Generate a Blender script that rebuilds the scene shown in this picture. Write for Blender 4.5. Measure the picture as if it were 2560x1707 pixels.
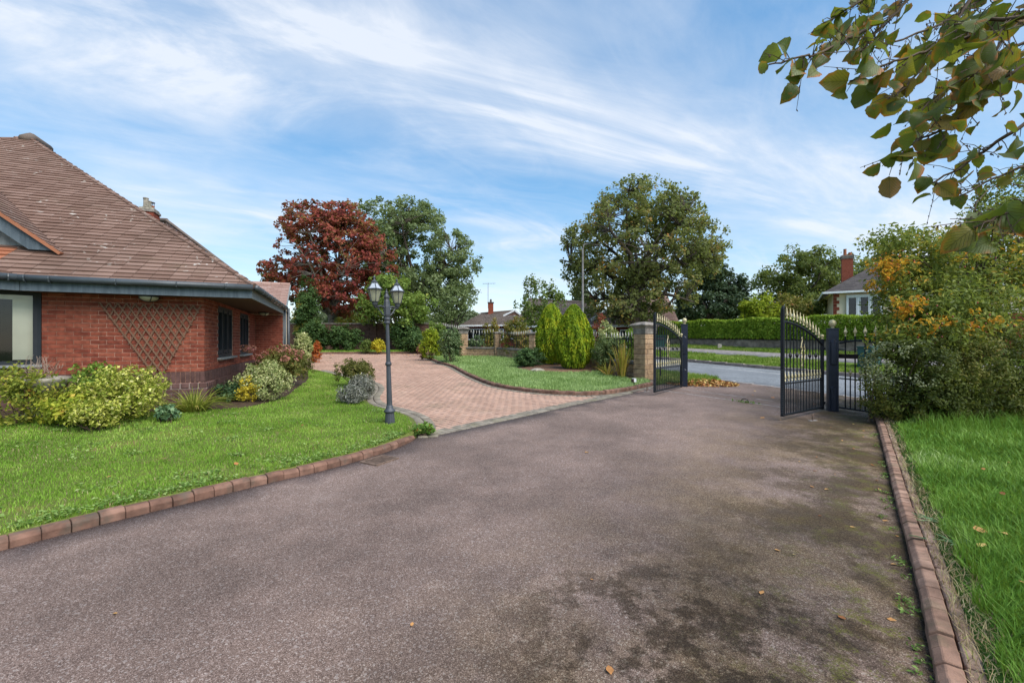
import bpy, bmesh, math, random
import numpy as np
from mathutils import Vector, Matrix
from mathutils.geometry import delaunay_2d_cdt

for o in list(bpy.data.objects):
    bpy.data.objects.remove(o, do_unlink=True)
R = math.radians
random.seed(11)
rng = np.random.default_rng(11)
scene = bpy.context.scene
col = scene.collection

# ------------------------------------------------------------------ camera
EYE = 1.45
cam_d = bpy.data.cameras.new('camera')
cam_d.sensor_width = 36.0
cam_d.lens = 15.19
cam_d.clip_start = 0.05
cam_d.clip_end = 3000
cam = bpy.data.objects.new('camera', cam_d)
cam.location = (0, 0, EYE)
cam.rotation_euler = (R(90), 0, 0)
col.objects.link(cam)
scene.camera = cam

# ------------------------------------------------------------------ sky and sun
SUN_EL, SUN_AZ = 50.0, 134.0          # degrees, azimuth clockwise from +Y
world = bpy.data.worlds.new('World')
scene.world = world
world.use_nodes = True
wn, wl = world.node_tree.nodes, world.node_tree.links
wn.clear()
w_out = wn.new('ShaderNodeOutputWorld')
sky = wn.new('ShaderNodeTexSky')
sky.sky_type = 'NISHITA'
sky.sun_disc = False
sky.sun_elevation = R(SUN_EL)
sky.sun_rotation = R(SUN_AZ)
sky.air_density = 1.0
sky.dust_density = 0.25
sky.ozone_density = 2.0
bg1 = wn.new('ShaderNodeBackground'); bg1.inputs['Strength'].default_value = 0.165
bg2 = wn.new('ShaderNodeBackground')
bg2.inputs['Color'].default_value = (0.86, 0.90, 0.97, 1); bg2.inputs['Strength'].default_value = 0.52
wmix = wn.new('ShaderNodeMixShader')
gam = wn.new('ShaderNodeGamma'); gam.inputs['Gamma'].default_value = 0.64      # soft contrast, as exposed in the photograph
wl.new(sky.outputs[0], gam.inputs['Color']); hsv = wn.new('ShaderNodeHueSaturation'); hsv.inputs['Saturation'].default_value = 1.65; hsv.inputs['Hue'].default_value = 0.496
wl.new(gam.outputs[0], hsv.inputs['Color']); wl.new(hsv.outputs[0], bg1.inputs['Color'])
tc = wn.new('ShaderNodeTexCoord')
sep = wn.new('ShaderNodeSeparateXYZ'); wl.new(tc.outputs['Generated'], sep.inputs[0])


def wmath(op, a, b=None, clamp=False):
    n = wn.new('ShaderNodeMath'); n.operation = op; n.use_clamp = clamp
    for i, s in enumerate((a, b)):
        if s is None: continue
        if isinstance(s, (int, float)): n.inputs[i].default_value = s
        else: wl.new(s, n.inputs[i])
    return n.outputs[0]


zup = wmath('MAXIMUM', sep.outputs['Z'], 0.0)
den = wmath('ADD', zup, 0.16)
px = wmath('DIVIDE', sep.outputs['X'], den)
py = wmath('DIVIDE', sep.outputs['Y'], den)
comb = wn.new('ShaderNodeCombineXYZ'); wl.new(px, comb.inputs[0]); wl.new(py, comb.inputs[1])


def cloud_layer(rot, stretch, loc, nscale, detail, lo, hi, dist, rough=0.58):
    """streaks: noise drawn out along a direction of the cloud plane"""
    m = wn.new('ShaderNodeMapping'); m.vector_type = 'TEXTURE'
    m.inputs['Rotation'].default_value = (0, 0, R(rot))
    m.inputs['Scale'].default_value = stretch; m.inputs['Location'].default_value = loc
    wl.new(comb.outputs[0], m.inputs[0])
    n = wn.new('ShaderNodeTexNoise'); n.inputs['Scale'].default_value = nscale
    n.inputs['Detail'].default_value = detail; n.inputs['Roughness'].default_value = rough
    n.inputs['Distortion'].default_value = dist
    wl.new(m.outputs[0], n.inputs['Vector'])
    r = wn.new('ShaderNodeMapRange'); r.interpolation_type = 'SMOOTHSTEP'
    r.inputs['From Min'].default_value = lo; r.inputs['From Max'].default_value = hi
    wl.new(n.outputs['Fac'], r.inputs['Value'])
    return r.outputs[0]


def band(rot, q0, w, wob):
    """one long bank of cirrus along a line of the cloud plane, with a wandering edge"""
    m = wn.new('ShaderNodeMapping'); m.vector_type = 'TEXTURE'; m.inputs['Rotation'].default_value = (0, 0, R(rot))
    wl.new(comb.outputs[0], m.inputs[0])
    sx = wn.new('ShaderNodeSeparateXYZ'); wl.new(m.outputs[0], sx.inputs[0])
    n = wn.new('ShaderNodeTexNoise'); n.inputs['Scale'].default_value = 1.3; n.inputs['Detail'].default_value = 7
    wl.new(m.outputs[0], n.inputs['Vector'])
    q = wmath('ADD', sx.outputs['Y'], wmath('MULTIPLY', wmath('SUBTRACT', n.outputs['Fac'], 0.5), wob))
    d = wmath('ABSOLUTE', wmath('SUBTRACT', q, q0))
    r = wn.new('ShaderNodeMapRange'); r.interpolation_type = 'SMOOTHSTEP'
    r.inputs['From Min'].default_value = w; r.inputs['From Max'].default_value = 0.0
    wl.new(d, r.inputs['Value'])
    return r.outputs[0]


c1 = cloud_layer(20, (1.9, 0.8, 1), (0.4, 0.1, 0), 1.5, 12, 0.36, 0.80, 1.3, 0.62)
c2 = cloud_layer(38, (1.5, 0.7, 1), (1.7, 0.3, 0), 2.0, 12, 0.40, 0.85, 1.2, 0.64)
c3 = cloud_layer(12, (1.6, 1.0, 1), (3.1, 0.9, 0), 0.8, 5, 0.36, 0.72, 0.2)
b1 = band(20, 1.30, 0.40, 0.6)
b2 = band(13, 2.35, 0.36, 0.7)
cs = wmath('MULTIPLY', b1, wmath('ADD', wmath('MULTIPLY', c1, 0.75), 0.30))
cs = wmath('ADD', cs, wmath('MULTIPLY', b2, wmath('ADD', wmath('MULTIPLY', c2, 0.5), 0.10)))
cs = wmath('ADD', cs, wmath('MULTIPLY', c1, 0.36))
cs = wmath('ADD', cs, wmath('MULTIPLY', c2, 0.24))
cs = wmath('ADD', cs, wmath('MULTIPLY', c3, 0.36))
haze_n = wmath('SUBTRACT', 1.0, wmath('MULTIPLY', zup, 2.4), True)
cs = wmath('ADD', cs, wmath('MULTIPLY', haze_n, 0.24), True)
cs = wmath('MULTIPLY', cs, 0.84)
wl.new(cs, wmix.inputs[0]); wl.new(bg1.outputs[0], wmix.inputs[1]); wl.new(bg2.outputs[0], wmix.inputs[2])
wl.new(wmix.outputs[0], w_out.inputs[0])

sun_d = bpy.data.lights.new('sun', 'SUN')
sun_d.energy = 2.55
sun_d.angle = R(55)
sun_d.color = (1.0, 0.95, 0.87)
sun = bpy.data.objects.new('sun', sun_d)
az, el = R(SUN_AZ), R(SUN_EL)
sdir = Vector((math.sin(az) * math.cos(el), math.cos(az) * math.cos(el), math.sin(el)))
sun.rotation_euler = (-sdir).to_track_quat('-Z', 'Y').to_euler()
sun.location = sdir * 60
col.objects.link(sun)

scene.cycles.max_bounces = 7
scene.cycles.diffuse_bounces = 3
scene.cycles.glossy_bounces = 3
scene.cycles.transmission_bounces = 4
scene.cycles.transparent_max_bounces = 6
scene.view_settings.view_transform = 'Standard'
scene.view_settings.look = 'None'
scene.view_settings.exposure = 1.08
scene.view_settings.gamma = 1.0

# ------------------------------------------------------------------ geometry of the place
FPX, CU, CV = 1080.0, 1280.0, 853.5


def at(u, v, Y):
    """world point seen at (u, v) of the photograph and Y metres in front of the camera"""
    return Vector(((u - CU) / FPX * Y, Y, EYE - (v - CV) / FPX * Y))


def ramp(y):
    y = np.minimum(y, 34.0)
    return np.where(y < 4, 0.0, np.where(y < 6, (y - 4) ** 2 / 4, y - 5))


GX, GY = 6.05, 8.35                       # a point on the gate line
GN = np.array((0.915, 0.403)); GD = np.array((-0.403, 0.915))


def gate_d(X, Y):
    return (np.asarray(X) - GX) * GN[0] + (np.asarray(Y) - GY) * GN[1]


def T(X, Y):
    """height of the drive: level near the camera, rising gently towards the street"""
    d = np.maximum(gate_d(X, Y), 0)
    return 0.03 * ramp(np.asarray(Y, dtype=float) - 0.403 * d)


def road_pt(t, d):
    """point t metres along the gate line and d metres out towards the street"""
    return (GX + GD[0] * t + GN[0] * d, GY + GD[1] * t + GN[1] * d)


def pip(px, py, poly):
    px = np.asarray(px); py = np.asarray(py)
    ins = np.zeros(px.shape, bool)
    n = len(poly)
    for i in range(n):
        x1, y1 = poly[i]; x2, y2 = poly[(i + 1) % n]
        c = ((y1 > py) != (y2 > py)) & (px < (x2 - x1) * (py - y1) / (y2 - y1 + 1e-12) + x1)
        ins ^= c
    return ins


def poly_dist(px, py, line):
    px = np.asarray(px, float); py = np.asarray(py, float)
    best = np.full(px.shape, 1e9)
    for (x1, y1), (x2, y2) in zip(line[:-1], line[1:]):
        dx, dy = x2 - x1, y2 - y1
        t = np.clip(((px - x1) * dx + (py - y1) * dy) / (dx * dx + dy * dy + 1e-9), 0, 1)
        best = np.minimum(best, np.hypot(px - x1 - t * dx, py - y1 - t * dy))
    return best


def smooth(t):
    t = np.clip(t, 0, 1); return t * t * (3 - 2 * t)


def catmull(pts, n=6):
    P = [np.array(p, float) for p in pts]
    P = [2 * P[0] - P[1]] + P + [2 * P[-1] - P[-2]]
    out = []
    for i in range(1, len(P) - 2):
        for k in range(n):
            t = k / n
            out.append(tuple(0.5 * ((2 * P[i]) + (-P[i - 1] + P[i + 1]) * t + (2 * P[i - 1] - 5 * P[i] + 4 * P[i + 1] - P[i + 2]) * t * t
                                    + (-P[i - 1] + 3 * P[i] - 3 * P[i + 1] + P[i + 2]) * t ** 3)))
    out.append(tuple(P[-2]))
    return out


# ------------------------------------------------------------------ object helpers
def tag(o, label=None, cat=None, group=None, kind=None):
    if label: o['label'] = label
    if cat: o['category'] = cat
    if group: o['group'] = group
    if kind: o['kind'] = kind
    return o


def link(o, parent=None):
    col.objects.link(o)
    if parent is not None: o.parent = parent
    return o


def thing(name, label, cat, loc=(0, 0, 0), rz=0, group=None):
    o = bpy.data.objects.new(name, None)
    o.empty_display_size = 0.2
    o.location = loc; o.rotation_euler = (0, 0, rz)
    return tag(link(o), label, cat, group)


def inst(name, mesh, parent, loc=(0, 0, 0), rot=(0, 0, 0), scale=(1, 1, 1)):
    o = bpy.data.objects.new(name, mesh)
    o.location = loc; o.rotation_euler = rot; o.scale = scale
    return link(o, parent)


class MB:
    """collects shapes into one mesh"""
    def __init__(s): s.v = []; s.f = []

    def add(s, vs, fs):
        b = len(s.v); s.v.extend([tuple(p) for p in vs]); s.f.extend([tuple(b + i for i in f) for f in fs]); return s

    def box(s, c, d, rz=0.0, M=None):
        hx, hy, hz = d[0] / 2, d[1] / 2, d[2] / 2
        vs = [(x, y, z) for z in (-hz, hz) for y in (-hy, hy) for x in (-hx, hx)]
        if M is None:
            M = Matrix.Translation(c) @ Matrix.Rotation(rz, 4, 'Z')
        vs = [M @ Vector(p) for p in vs]
        return s.add(vs, [(0, 2, 3, 1), (4, 5, 7, 6), (0, 1, 5, 4), (2, 6, 7, 3), (0, 4, 6, 2), (1, 3, 7, 5)])

    def bar(s, a, b, w, h=None, up=(0, 0, 1)):
        """box beam from a to b"""
        a, b = Vector(a), Vector(b); h = h or w
        d = (b - a); L = d.length
        if L < 1e-6: return s
        d.normalize(); u = Vector(up)
        if abs(d.dot(u)) > .98: u = Vector((1, 0, 0))
        x = d.cross(u).normalized(); y = x.cross(d).normalized()
        vs = []
        for p in (a, b):
            for i, j in ((-1, -1), (1, -1), (1, 1), (-1, 1)):
                vs.append(p + x * (i * w / 2) + y * (j * h / 2))
        return s.add(vs, [(3, 2, 1, 0), (4, 5, 6, 7), (0, 1, 5, 4), (1, 2, 6, 5), (2, 3, 7, 6), (3, 0, 4, 7)])

    def tube(s, pts, rad, n=6, cap=True):
        pts = [Vector(p) for p in pts]
        if not isinstance(rad, (list, tuple)): rad = [rad] * len(pts)
        b = len(s.v); prev = None
        for i, p in enumerate(pts):
            d = (pts[min(i + 1, len(pts) - 1)] - pts[max(i - 1, 0)])
            if d.length < 1e-9: d = Vector((0, 0, 1))
            d.normalize()
            if prev is None:
                u = Vector((1, 0, 0)) if abs(d.x) < .8 else Vector((0, 1, 0))
                x = d.cross(u).normalized()
            else:
                x = (prev - d * prev.dot(d))
                x = x.normalized() if x.length > 1e-6 else d.orthogonal().normalized()
            prev = x; y = d.cross(x)
            for k in range(n):
                a = 2 * math.pi * k / n
                s.v.append(tuple(p + (x * math.cos(a) + y * math.sin(a)) * rad[i]))
        for i in range(len(pts) - 1):
            for k in range(n):
                s.f.append((b + i * n + k, b + i * n + (k + 1) % n, b + (i + 1) * n + (k + 1) % n, b + (i + 1) * n + k))
        if cap:
            s.f.append(tuple(b + k for k in range(n))[::-1])
            e = b + (len(pts) - 1) * n
            s.f.append(tuple(e + k for k in range(n)))
        return s

    def lathe(s, prof, n=16, c=(0, 0, 0), flute=0.0, rot=0.0):
        b = len(s.v)
        for (r, z) in prof:
            for k in range(n):
                a = 2 * math.pi * k / n + rot
                rr = r * (1 - (flute if k % 2 else 0))
                s.v.append((c[0] + rr * math.cos(a), c[1] + rr * math.sin(a), c[2] + z))
        for i in range(len(prof) - 1):
            for k in range(n):
                s.f.append((b + i * n + k, b + i * n + (k + 1) % n, b + (i + 1) * n + (k + 1) % n, b + (i + 1) * n + k))
        s.f.append(tuple(b + k for k in range(n))[::-1])
        e = b + (len(prof) - 1) * n
        s.f.append(tuple(e + k for k in range(n)))
        return s

    def mesh(s, name, mat=None, smooth_shade=False):
        me = bpy.data.meshes.new(name)
        me.from_pydata(s.v, [], s.f)
        if smooth_shade:
            me.polygons.foreach_set('use_smooth', [True] * len(me.polygons))
        if mat: me.materials.append(mat)
        me.update()
        return me

    def build(s, name, mat, parent=None, loc=(0, 0, 0), smooth_shade=False):
        o = bpy.data.objects.new(name, s.mesh(name, mat, smooth_shade))
        o.location = loc
        return link(o, parent)


def cham(name, dx, dy, dz, c, mat):
    """chamfered block, centred"""
    bm = bmesh.new()
    bmesh.ops.create_cube(bm, size=1)
    for v in bm.verts: v.co = Vector((v.co.x * dx, v.co.y * dy, v.co.z * dz))
    bmesh.ops.bevel(bm, geom=bm.edges[:], offset=c, segments=1, affect='EDGES')
    me = bpy.data.meshes.new(name); bm.to_mesh(me); bm.free()
    me.materials.append(mat)
    return me


def arrays_mesh(name, V, faces, mat, smooth_shade=False):
    """faces: list of int arrays (n,k)"""
    me = bpy.data.meshes.new(name)
    V = np.asarray(V, np.float32)
    me.vertices.add(len(V)); me.vertices.foreach_set('co', V.ravel())
    loops = np.concatenate([f.ravel() for f in faces]).astype(np.int32)
    tot = np.concatenate([np.full(len(f), f.shape[1]) for f in faces]).astype(np.int32)
    start = np.concatenate([[0], np.cumsum(tot)[:-1]]).astype(np.int32)
    me.loops.add(len(loops)); me.loops.foreach_set('vertex_index', loops)
    me.polygons.add(len(tot)); me.polygons.foreach_set('loop_start', start)
    try: me.polygons.foreach_set('loop_total', tot)
    except Exception: pass
    if smooth_shade: me.polygons.foreach_set('use_smooth', np.ones(len(tot), bool))
    me.materials.append(mat)
    me.update(calc_edges=True)
    return me


def sheet(name, poly, zf, mat, res=0.5, skirt=0.0, label=None, kind='structure', parent=None, res_far=None):
    """surface over a polygon that follows zf(x, y); skirt gives its edge a depth"""
    P = []
    n = len(poly)
    for i in range(n):
        a, b = np.array(poly[i], float), np.array(poly[(i + 1) % n], float)
        k = max(1, int(np.hypot(*(b - a)) / res))
        for j in range(k): P.append(tuple(a + (b - a) * j / k))
    nb = len(P)
    xs = np.arange(min(p[0] for p in P), max(p[0] for p in P), res)
    ys = np.arange(min(p[1] for p in P), max(p[1] for p in P), res)
    gx, gy = np.meshgrid(xs, ys); gx = gx.ravel() + .013; gy = gy.ravel() + .017
    ok = pip(gx, gy, P) & (poly_dist(gx, gy, P + [P[0]]) > res * .45)
    pts = [Vector(p) for p in P] + [Vector((a, b)) for a, b in zip(gx[ok], gy[ok])]
    vo, eo, fo, *_ = delaunay_2d_cdt(pts, [(i, (i + 1) % nb) for i in range(nb)], [], 1, 1e-5)
    vx = np.array([p.x for p in vo]); vy = np.array([p.y for p in vo])
    vz = zf(vx, vy)
    V = [tuple(q) for q in zip(vx, vy, vz)]
    F = []
    for f in fo:
        a, b, c = (vo[i] for i in f[:3])
        F.append(tuple(f) if (b - a).cross(c - a) > 0 else tuple(f)[::-1])
    if skirt:
        cnt = {}
        for f in F:
            for i in range(len(f)):
                e = (f[i], f[(i + 1) % len(f)]); cnt[e] = 1
        bd = [e for e in cnt if (e[1], e[0]) not in cnt]
        low = {}
        for a, b in bd:
            for q in (a, b):
                if q not in low:
                    low[q] = len(V); V.append((V[q][0], V[q][1], V[q][2] - skirt))
            F.append((b, a, low[a], low[b]))
    me = bpy.data.meshes.new(name); me.from_pydata(V, [], F)
    me.polygons.foreach_set('use_smooth', [True] * len(me.polygons))
    me.materials.append(mat); me.update()
    o = link(bpy.data.objects.new(name, me), parent)
    tag(o, label, None, None, kind)
    return o


# ------------------------------------------------------------------ materials
class NT:
    def __init__(s, name):
        s.m = bpy.data.materials.new(name); s.m.use_nodes = True
        s.n = s.m.node_tree.nodes; s.l = s.m.node_tree.links; s.n.clear()
        s.out = s.n.new('ShaderNodeOutputMaterial')

    def node(s, t, ins=None, **kw):
        n = s.n.new('ShaderNode' + t)
        for k, v in kw.items(): setattr(n, k, v)
        for k, v in (ins or {}).items(): s.put(n.inputs[k], v)
        return n

    def put(s, sock, v):
        if hasattr(v, 'is_output'): s.l.new(v, sock)
        elif isinstance(v, tuple) and len(v) == 3 and sock.type == 'RGBA': sock.default_value = (*v, 1)
        else: sock.default_value = v

    def math(s, op, a, b=0.0, clamp=False):
        n = s.n.new('ShaderNodeMath'); n.operation = op; n.use_clamp = clamp
        s.put(n.inputs[0], a); s.put(n.inputs[1], b); return n.outputs[0]

    def pos(s): return s.node('NewGeometry').outputs['Position']

    def noise(s, scale, detail=4, rough=.55, vec=None, dist=0.0):
        n = s.node('TexNoise', {'Scale': scale, 'Detail': detail, 'Roughness': rough, 'Distortion': dist})
        s.l.new(vec if vec is not None else s.pos(), n.inputs['Vector']); return n.outputs['Fac']

    def voro(s, scale, vec=None, out='Distance', feature='F1'):
        n = s.node('TexVoronoi', {'Scale': scale}, feature=feature)
        s.l.new(vec if vec is not None else s.pos(), n.inputs['Vector']); return n.outputs[out]

    def rand(s):
        a = s.node('NewGeometry').outputs['Random Per Island']; b = s.node('ObjectInfo').outputs['Random']
        return s.math('FRACT', s.math('ADD', a, b))

    def cramp(s, fac, stops, interp='LINEAR'):
        n = s.n.new('ShaderNodeValToRGB'); n.color_ramp.interpolation = interp
        e = n.color_ramp.elements
        while len(e) < len(stops): e.new(.5)
        for i, (p, c) in enumerate(stops):
            e[i].position = p; e[i].color = (*c, 1) if len(c) == 3 else c
        s.put(n.inputs[0], fac); return n.outputs[0]

    def mrange(s, v, a, b, c=0.0, d=1.0, sm=True):
        n = s.node('MapRange', {'From Min': a, 'From Max': b, 'To Min': c, 'To Max': d}, interpolation_type='SMOOTHSTEP' if sm else 'LINEAR')
        s.put(n.inputs['Value'], v); return n.outputs[0]

    def mix(s, f, a, b, blend='MIX'):
        n = s.n.new('ShaderNodeMix'); n.data_type = 'RGBA'; n.blend_type = blend
        s.put(n.inputs[0], f); s.put(n.inputs[6], a); s.put(n.inputs[7], b); return n.outputs[2]

    def bump(s, h, strength=.3, dist=.01):
        n = s.node('Bump', {'Strength': strength, 'Distance': dist}); s.put(n.inputs['Height'], h); return n.outputs[0]

    def bsdf(s, color, rough=.8, normal=None, metal=0.0, spec=.3, **kw):
        n = s.node('BsdfPrincipled', {'Roughness': rough, 'Metallic': metal, 'Specular IOR Level': spec})
        s.put(n.inputs['Base Color'], color)
        if normal is not None: s.l.new(normal, n.inputs['Normal'])
        for k, v in kw.items(): s.put(n.inputs[k.replace('_', ' ')], v)
        return n.outputs[0]

    def done(s, sh): s.l.new(sh, s.out.inputs[0]); return s.m


def pm(name, stops, rough=.8, metal=0.0, nscale=6.0, namt=.3, bscale=80.0, bstr=.25, bdist=.006, spec=.3, nmix=.35, dirt=None):
    """painted or mineral surface: piece-to-piece colour, blotches, fine relief"""
    t = NT(name)
    r = t.rand()
    ns = t.noise(nscale, 5)
    if len(stops) > 1:
        f = t.math('ADD', t.math('MULTIPLY', r, 1 - nmix), t.math('MULTIPLY', ns, nmix), True)
        c = t.cramp(f, stops)
    else:
        c = t.mix(0.0, stops[0][1], stops[0][1])
    k = t.mrange(ns, .3, .7, 1 - namt, 1 + namt * .6)
    c = t.mix(1.0, c, t.node('CombineColor', {0: k, 1: k, 2: k}).outputs[0], 'MULTIPLY')
    if dirt:
        dcol, dsc, dlo, dhi, damt = dirt
        dm = t.math('MULTIPLY', t.mrange(t.noise(dsc, 6, .65), dlo, dhi), damt)
        c = t.mix(dm, c, dcol)
    b = t.bump(t.noise(bscale, 5, .6), bstr, bdist)
    return t.done(t.bsdf(c, rough, b, metal, spec))


def leafmat(name, stops, trans=.35, rough=.55, patch=.0, pscale=1.2, spec=.18, lo=.38, hi=.62, edge=None):
    """leaves: leaf-to-leaf colour, optional drift of colour through the crown, light passing through"""
    t = NT(name)
    r = t.rand()
    if patch > 0:
        p = t.mrange(t.noise(pscale, 3), lo, hi)
        r = t.math('ADD', t.math('MULTIPLY', r, 1 - patch), t.math('MULTIPLY', p, patch), True)
    c = t.cramp(r, [(p_, tuple(min(.8, q * 1.28) for q in c_)) for p_, c_ in stops])
    nn = t.noise(35, 3)
    k = t.mrange(nn, .3, .7, .8, 1.15)
    c = t.mix(1.0, c, t.node('CombineColor', {0: k, 1: k, 2: k}).outputs[0], 'MULTIPLY')
    a = t.bsdf(c, rough, None, 0, spec)
    tr = t.node('BsdfTranslucent'); t.put(tr.inputs[0], t.mix(.35, c, (.35, .42, .05)))
    m = t.node('MixShader', {0: trans}); t.l.new(a, m.inputs[1]); t.l.new(tr.outputs[0], m.inputs[2])
    return t.done(m.outputs[0])


def glassmat(name, tint=(.02, .025, .03), rough=.04):
    t = NT(name)
    g = t.node('BsdfGlossy', {'Color': (.9, .95, 1, 1), 'Roughness': rough})
    tr = t.node('BsdfTransparent', {'Color': (.88, .90, .90, 1)})
    fr = t.node('Fresnel', {'IOR': 1.5})
    f = t.math('ADD', t.math('MULTIPLY', fr.outputs[0], 1.0), .01, True)
    m = t.node('MixShader'); t.l.new(f, m.inputs[0]); t.l.new(tr.outputs[0], m.inputs[1]); t.l.new(g.outputs[0], m.inputs[2])
    return t.done(m.outputs[0])


# ------------------------------------------------------------------ foliage helpers
def leaf_cloud(C, N, size, aspect=.55, fold=.25, jitter=.7, seed=0, droop=0.0):
    """one folded rhombus per centre C facing about N -> verts, tris"""
    g = np.random.default_rng(seed)
    n = len(C)
    N = N / (np.linalg.norm(N, axis=1, keepdims=True) + 1e-9)
    N = N + g.normal(0, jitter, (n, 3)); N /= (np.linalg.norm(N, axis=1, keepdims=True) + 1e-9)
    t = g.normal(0, 1, (n, 3)); t[:, 2] -= droop
    t -= N * (t * N).sum(1, keepdims=True); t /= (np.linalg.norm(t, axis=1, keepdims=True) + 1e-9)
    b = np.cross(N, t)
    s = (size * g.uniform(.6, 1.3, n))[:, None]
    base = C - t * s * .5; tip = C + t * s * .5 - N * s * .08
    l = C + b * s * aspect * .5 + N * s * fold * .5 - t * s * .05
    r = C - b * s * aspect * .5 + N * s * fold * .5 - t * s * .05
    V = np.stack([base, l, tip, r], 1).reshape(-1, 3)
    i = np.arange(n) * 4
    Fc = np.concatenate([np.stack([i, i + 2, i + 1], 1), np.stack([i, i + 3, i + 2], 1)])
    return V, Fc


def clump_points(ells, nclump, per, clump_r, seed=0, fill=.25, zmin=None, flat=1.0):
    """points gathered in clumps over a set of ellipsoids (x,y,z,rx,ry,rz) -> centres, outward normals, clump centres"""
    g = np.random.default_rng(seed)
    E = np.array(ells, float)
    w = (E[:, 3] * E[:, 4] + E[:, 3] * E[:, 5] + E[:, 4] * E[:, 5]); w /= w.sum()
    k = g.choice(len(E), nclump, p=w)
    d = g.normal(0, 1, (nclump, 3)); d /= np.linalg.norm(d, axis=1, keepdims=True)
    rad = np.where(g.uniform(0, 1, nclump) < fill, g.uniform(.25, .8, nclump), g.uniform(.82, 1.03, nclump))[:, None]
    cc = E[k, :3] + d * rad * E[k, 3:]
    if zmin is not None: cc[:, 2] = np.maximum(cc[:, 2], zmin + g.uniform(0, .1, nclump))
    nn = d / E[k, 3:]
    nn /= np.linalg.norm(nn, axis=1, keepdims=True)
    idx = np.repeat(np.arange(nclump), per)
    off = g.normal(0, 1, (len(idx), 3)); off /= (np.linalg.norm(off, axis=1, keepdims=True))
    off *= (g.uniform(0, 1, (len(idx), 1)) ** (1 / 2.2)) * clump_r * g.uniform(.6, 1.3, nclump)[idx][:, None]
    off[:, 2] *= flat
    C = cc[idx] + off
    N = nn[idx] + off / clump_r * .8
    N[:, 2] += .35
    if zmin is not None:
        C[:, 2] = np.maximum(C[:, 2], zmin + g.uniform(0, .06, len(C)))
    return C, N, cc


def leaf_object(name, C, N, size, mat, parent=None, seed=0, kind='stuff', **kw):
    V, Fc = leaf_cloud(np.asarray(C), np.asarray(N), size, seed=seed, **kw)
    o = link(bpy.data.objects.new(name, arrays_mesh(name, V, [Fc], mat)), parent)
    if kind: o['kind'] = kind
    return o


def bush(name, label, cat, base, ells, leaf, mat, nclump=120, per=22, clump_r=.1, seed=1, stem_mat=None, stems=10,
         group=None, fill=.3, flat=1.0, jitter=.7, aspect=.55, droop=0.0):
    """shrub: stems from the ground to the outside, leaves in clumps; ells are relative to base"""
    t = thing(name, label, cat, base, 0, group)
    C, N, cc = clump_points(ells, nclump, per, clump_r, seed, fill, zmin=.02, flat=flat)
    leaf_object('foliage', C, N, leaf, mat, t, seed, jitter=jitter, aspect=aspect, droop=droop)
    g = random.Random(seed)
    m = MB()
    for k in range(stems):
        p = Vector(cc[g.randrange(len(cc))])
        a = Vector((g.uniform(-.08, .08), g.uniform(-.08, .08), -.05))
        mid = a.lerp(p, .5) + Vector((g.uniform(-.05, .05), g.uniform(-.05, .05), p.z * .12))
        m.tube([a, mid, p], [.012, .008, .004], 5)
    m.build('stems', stem_mat or MAT['twig'], t)
    return t


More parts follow.
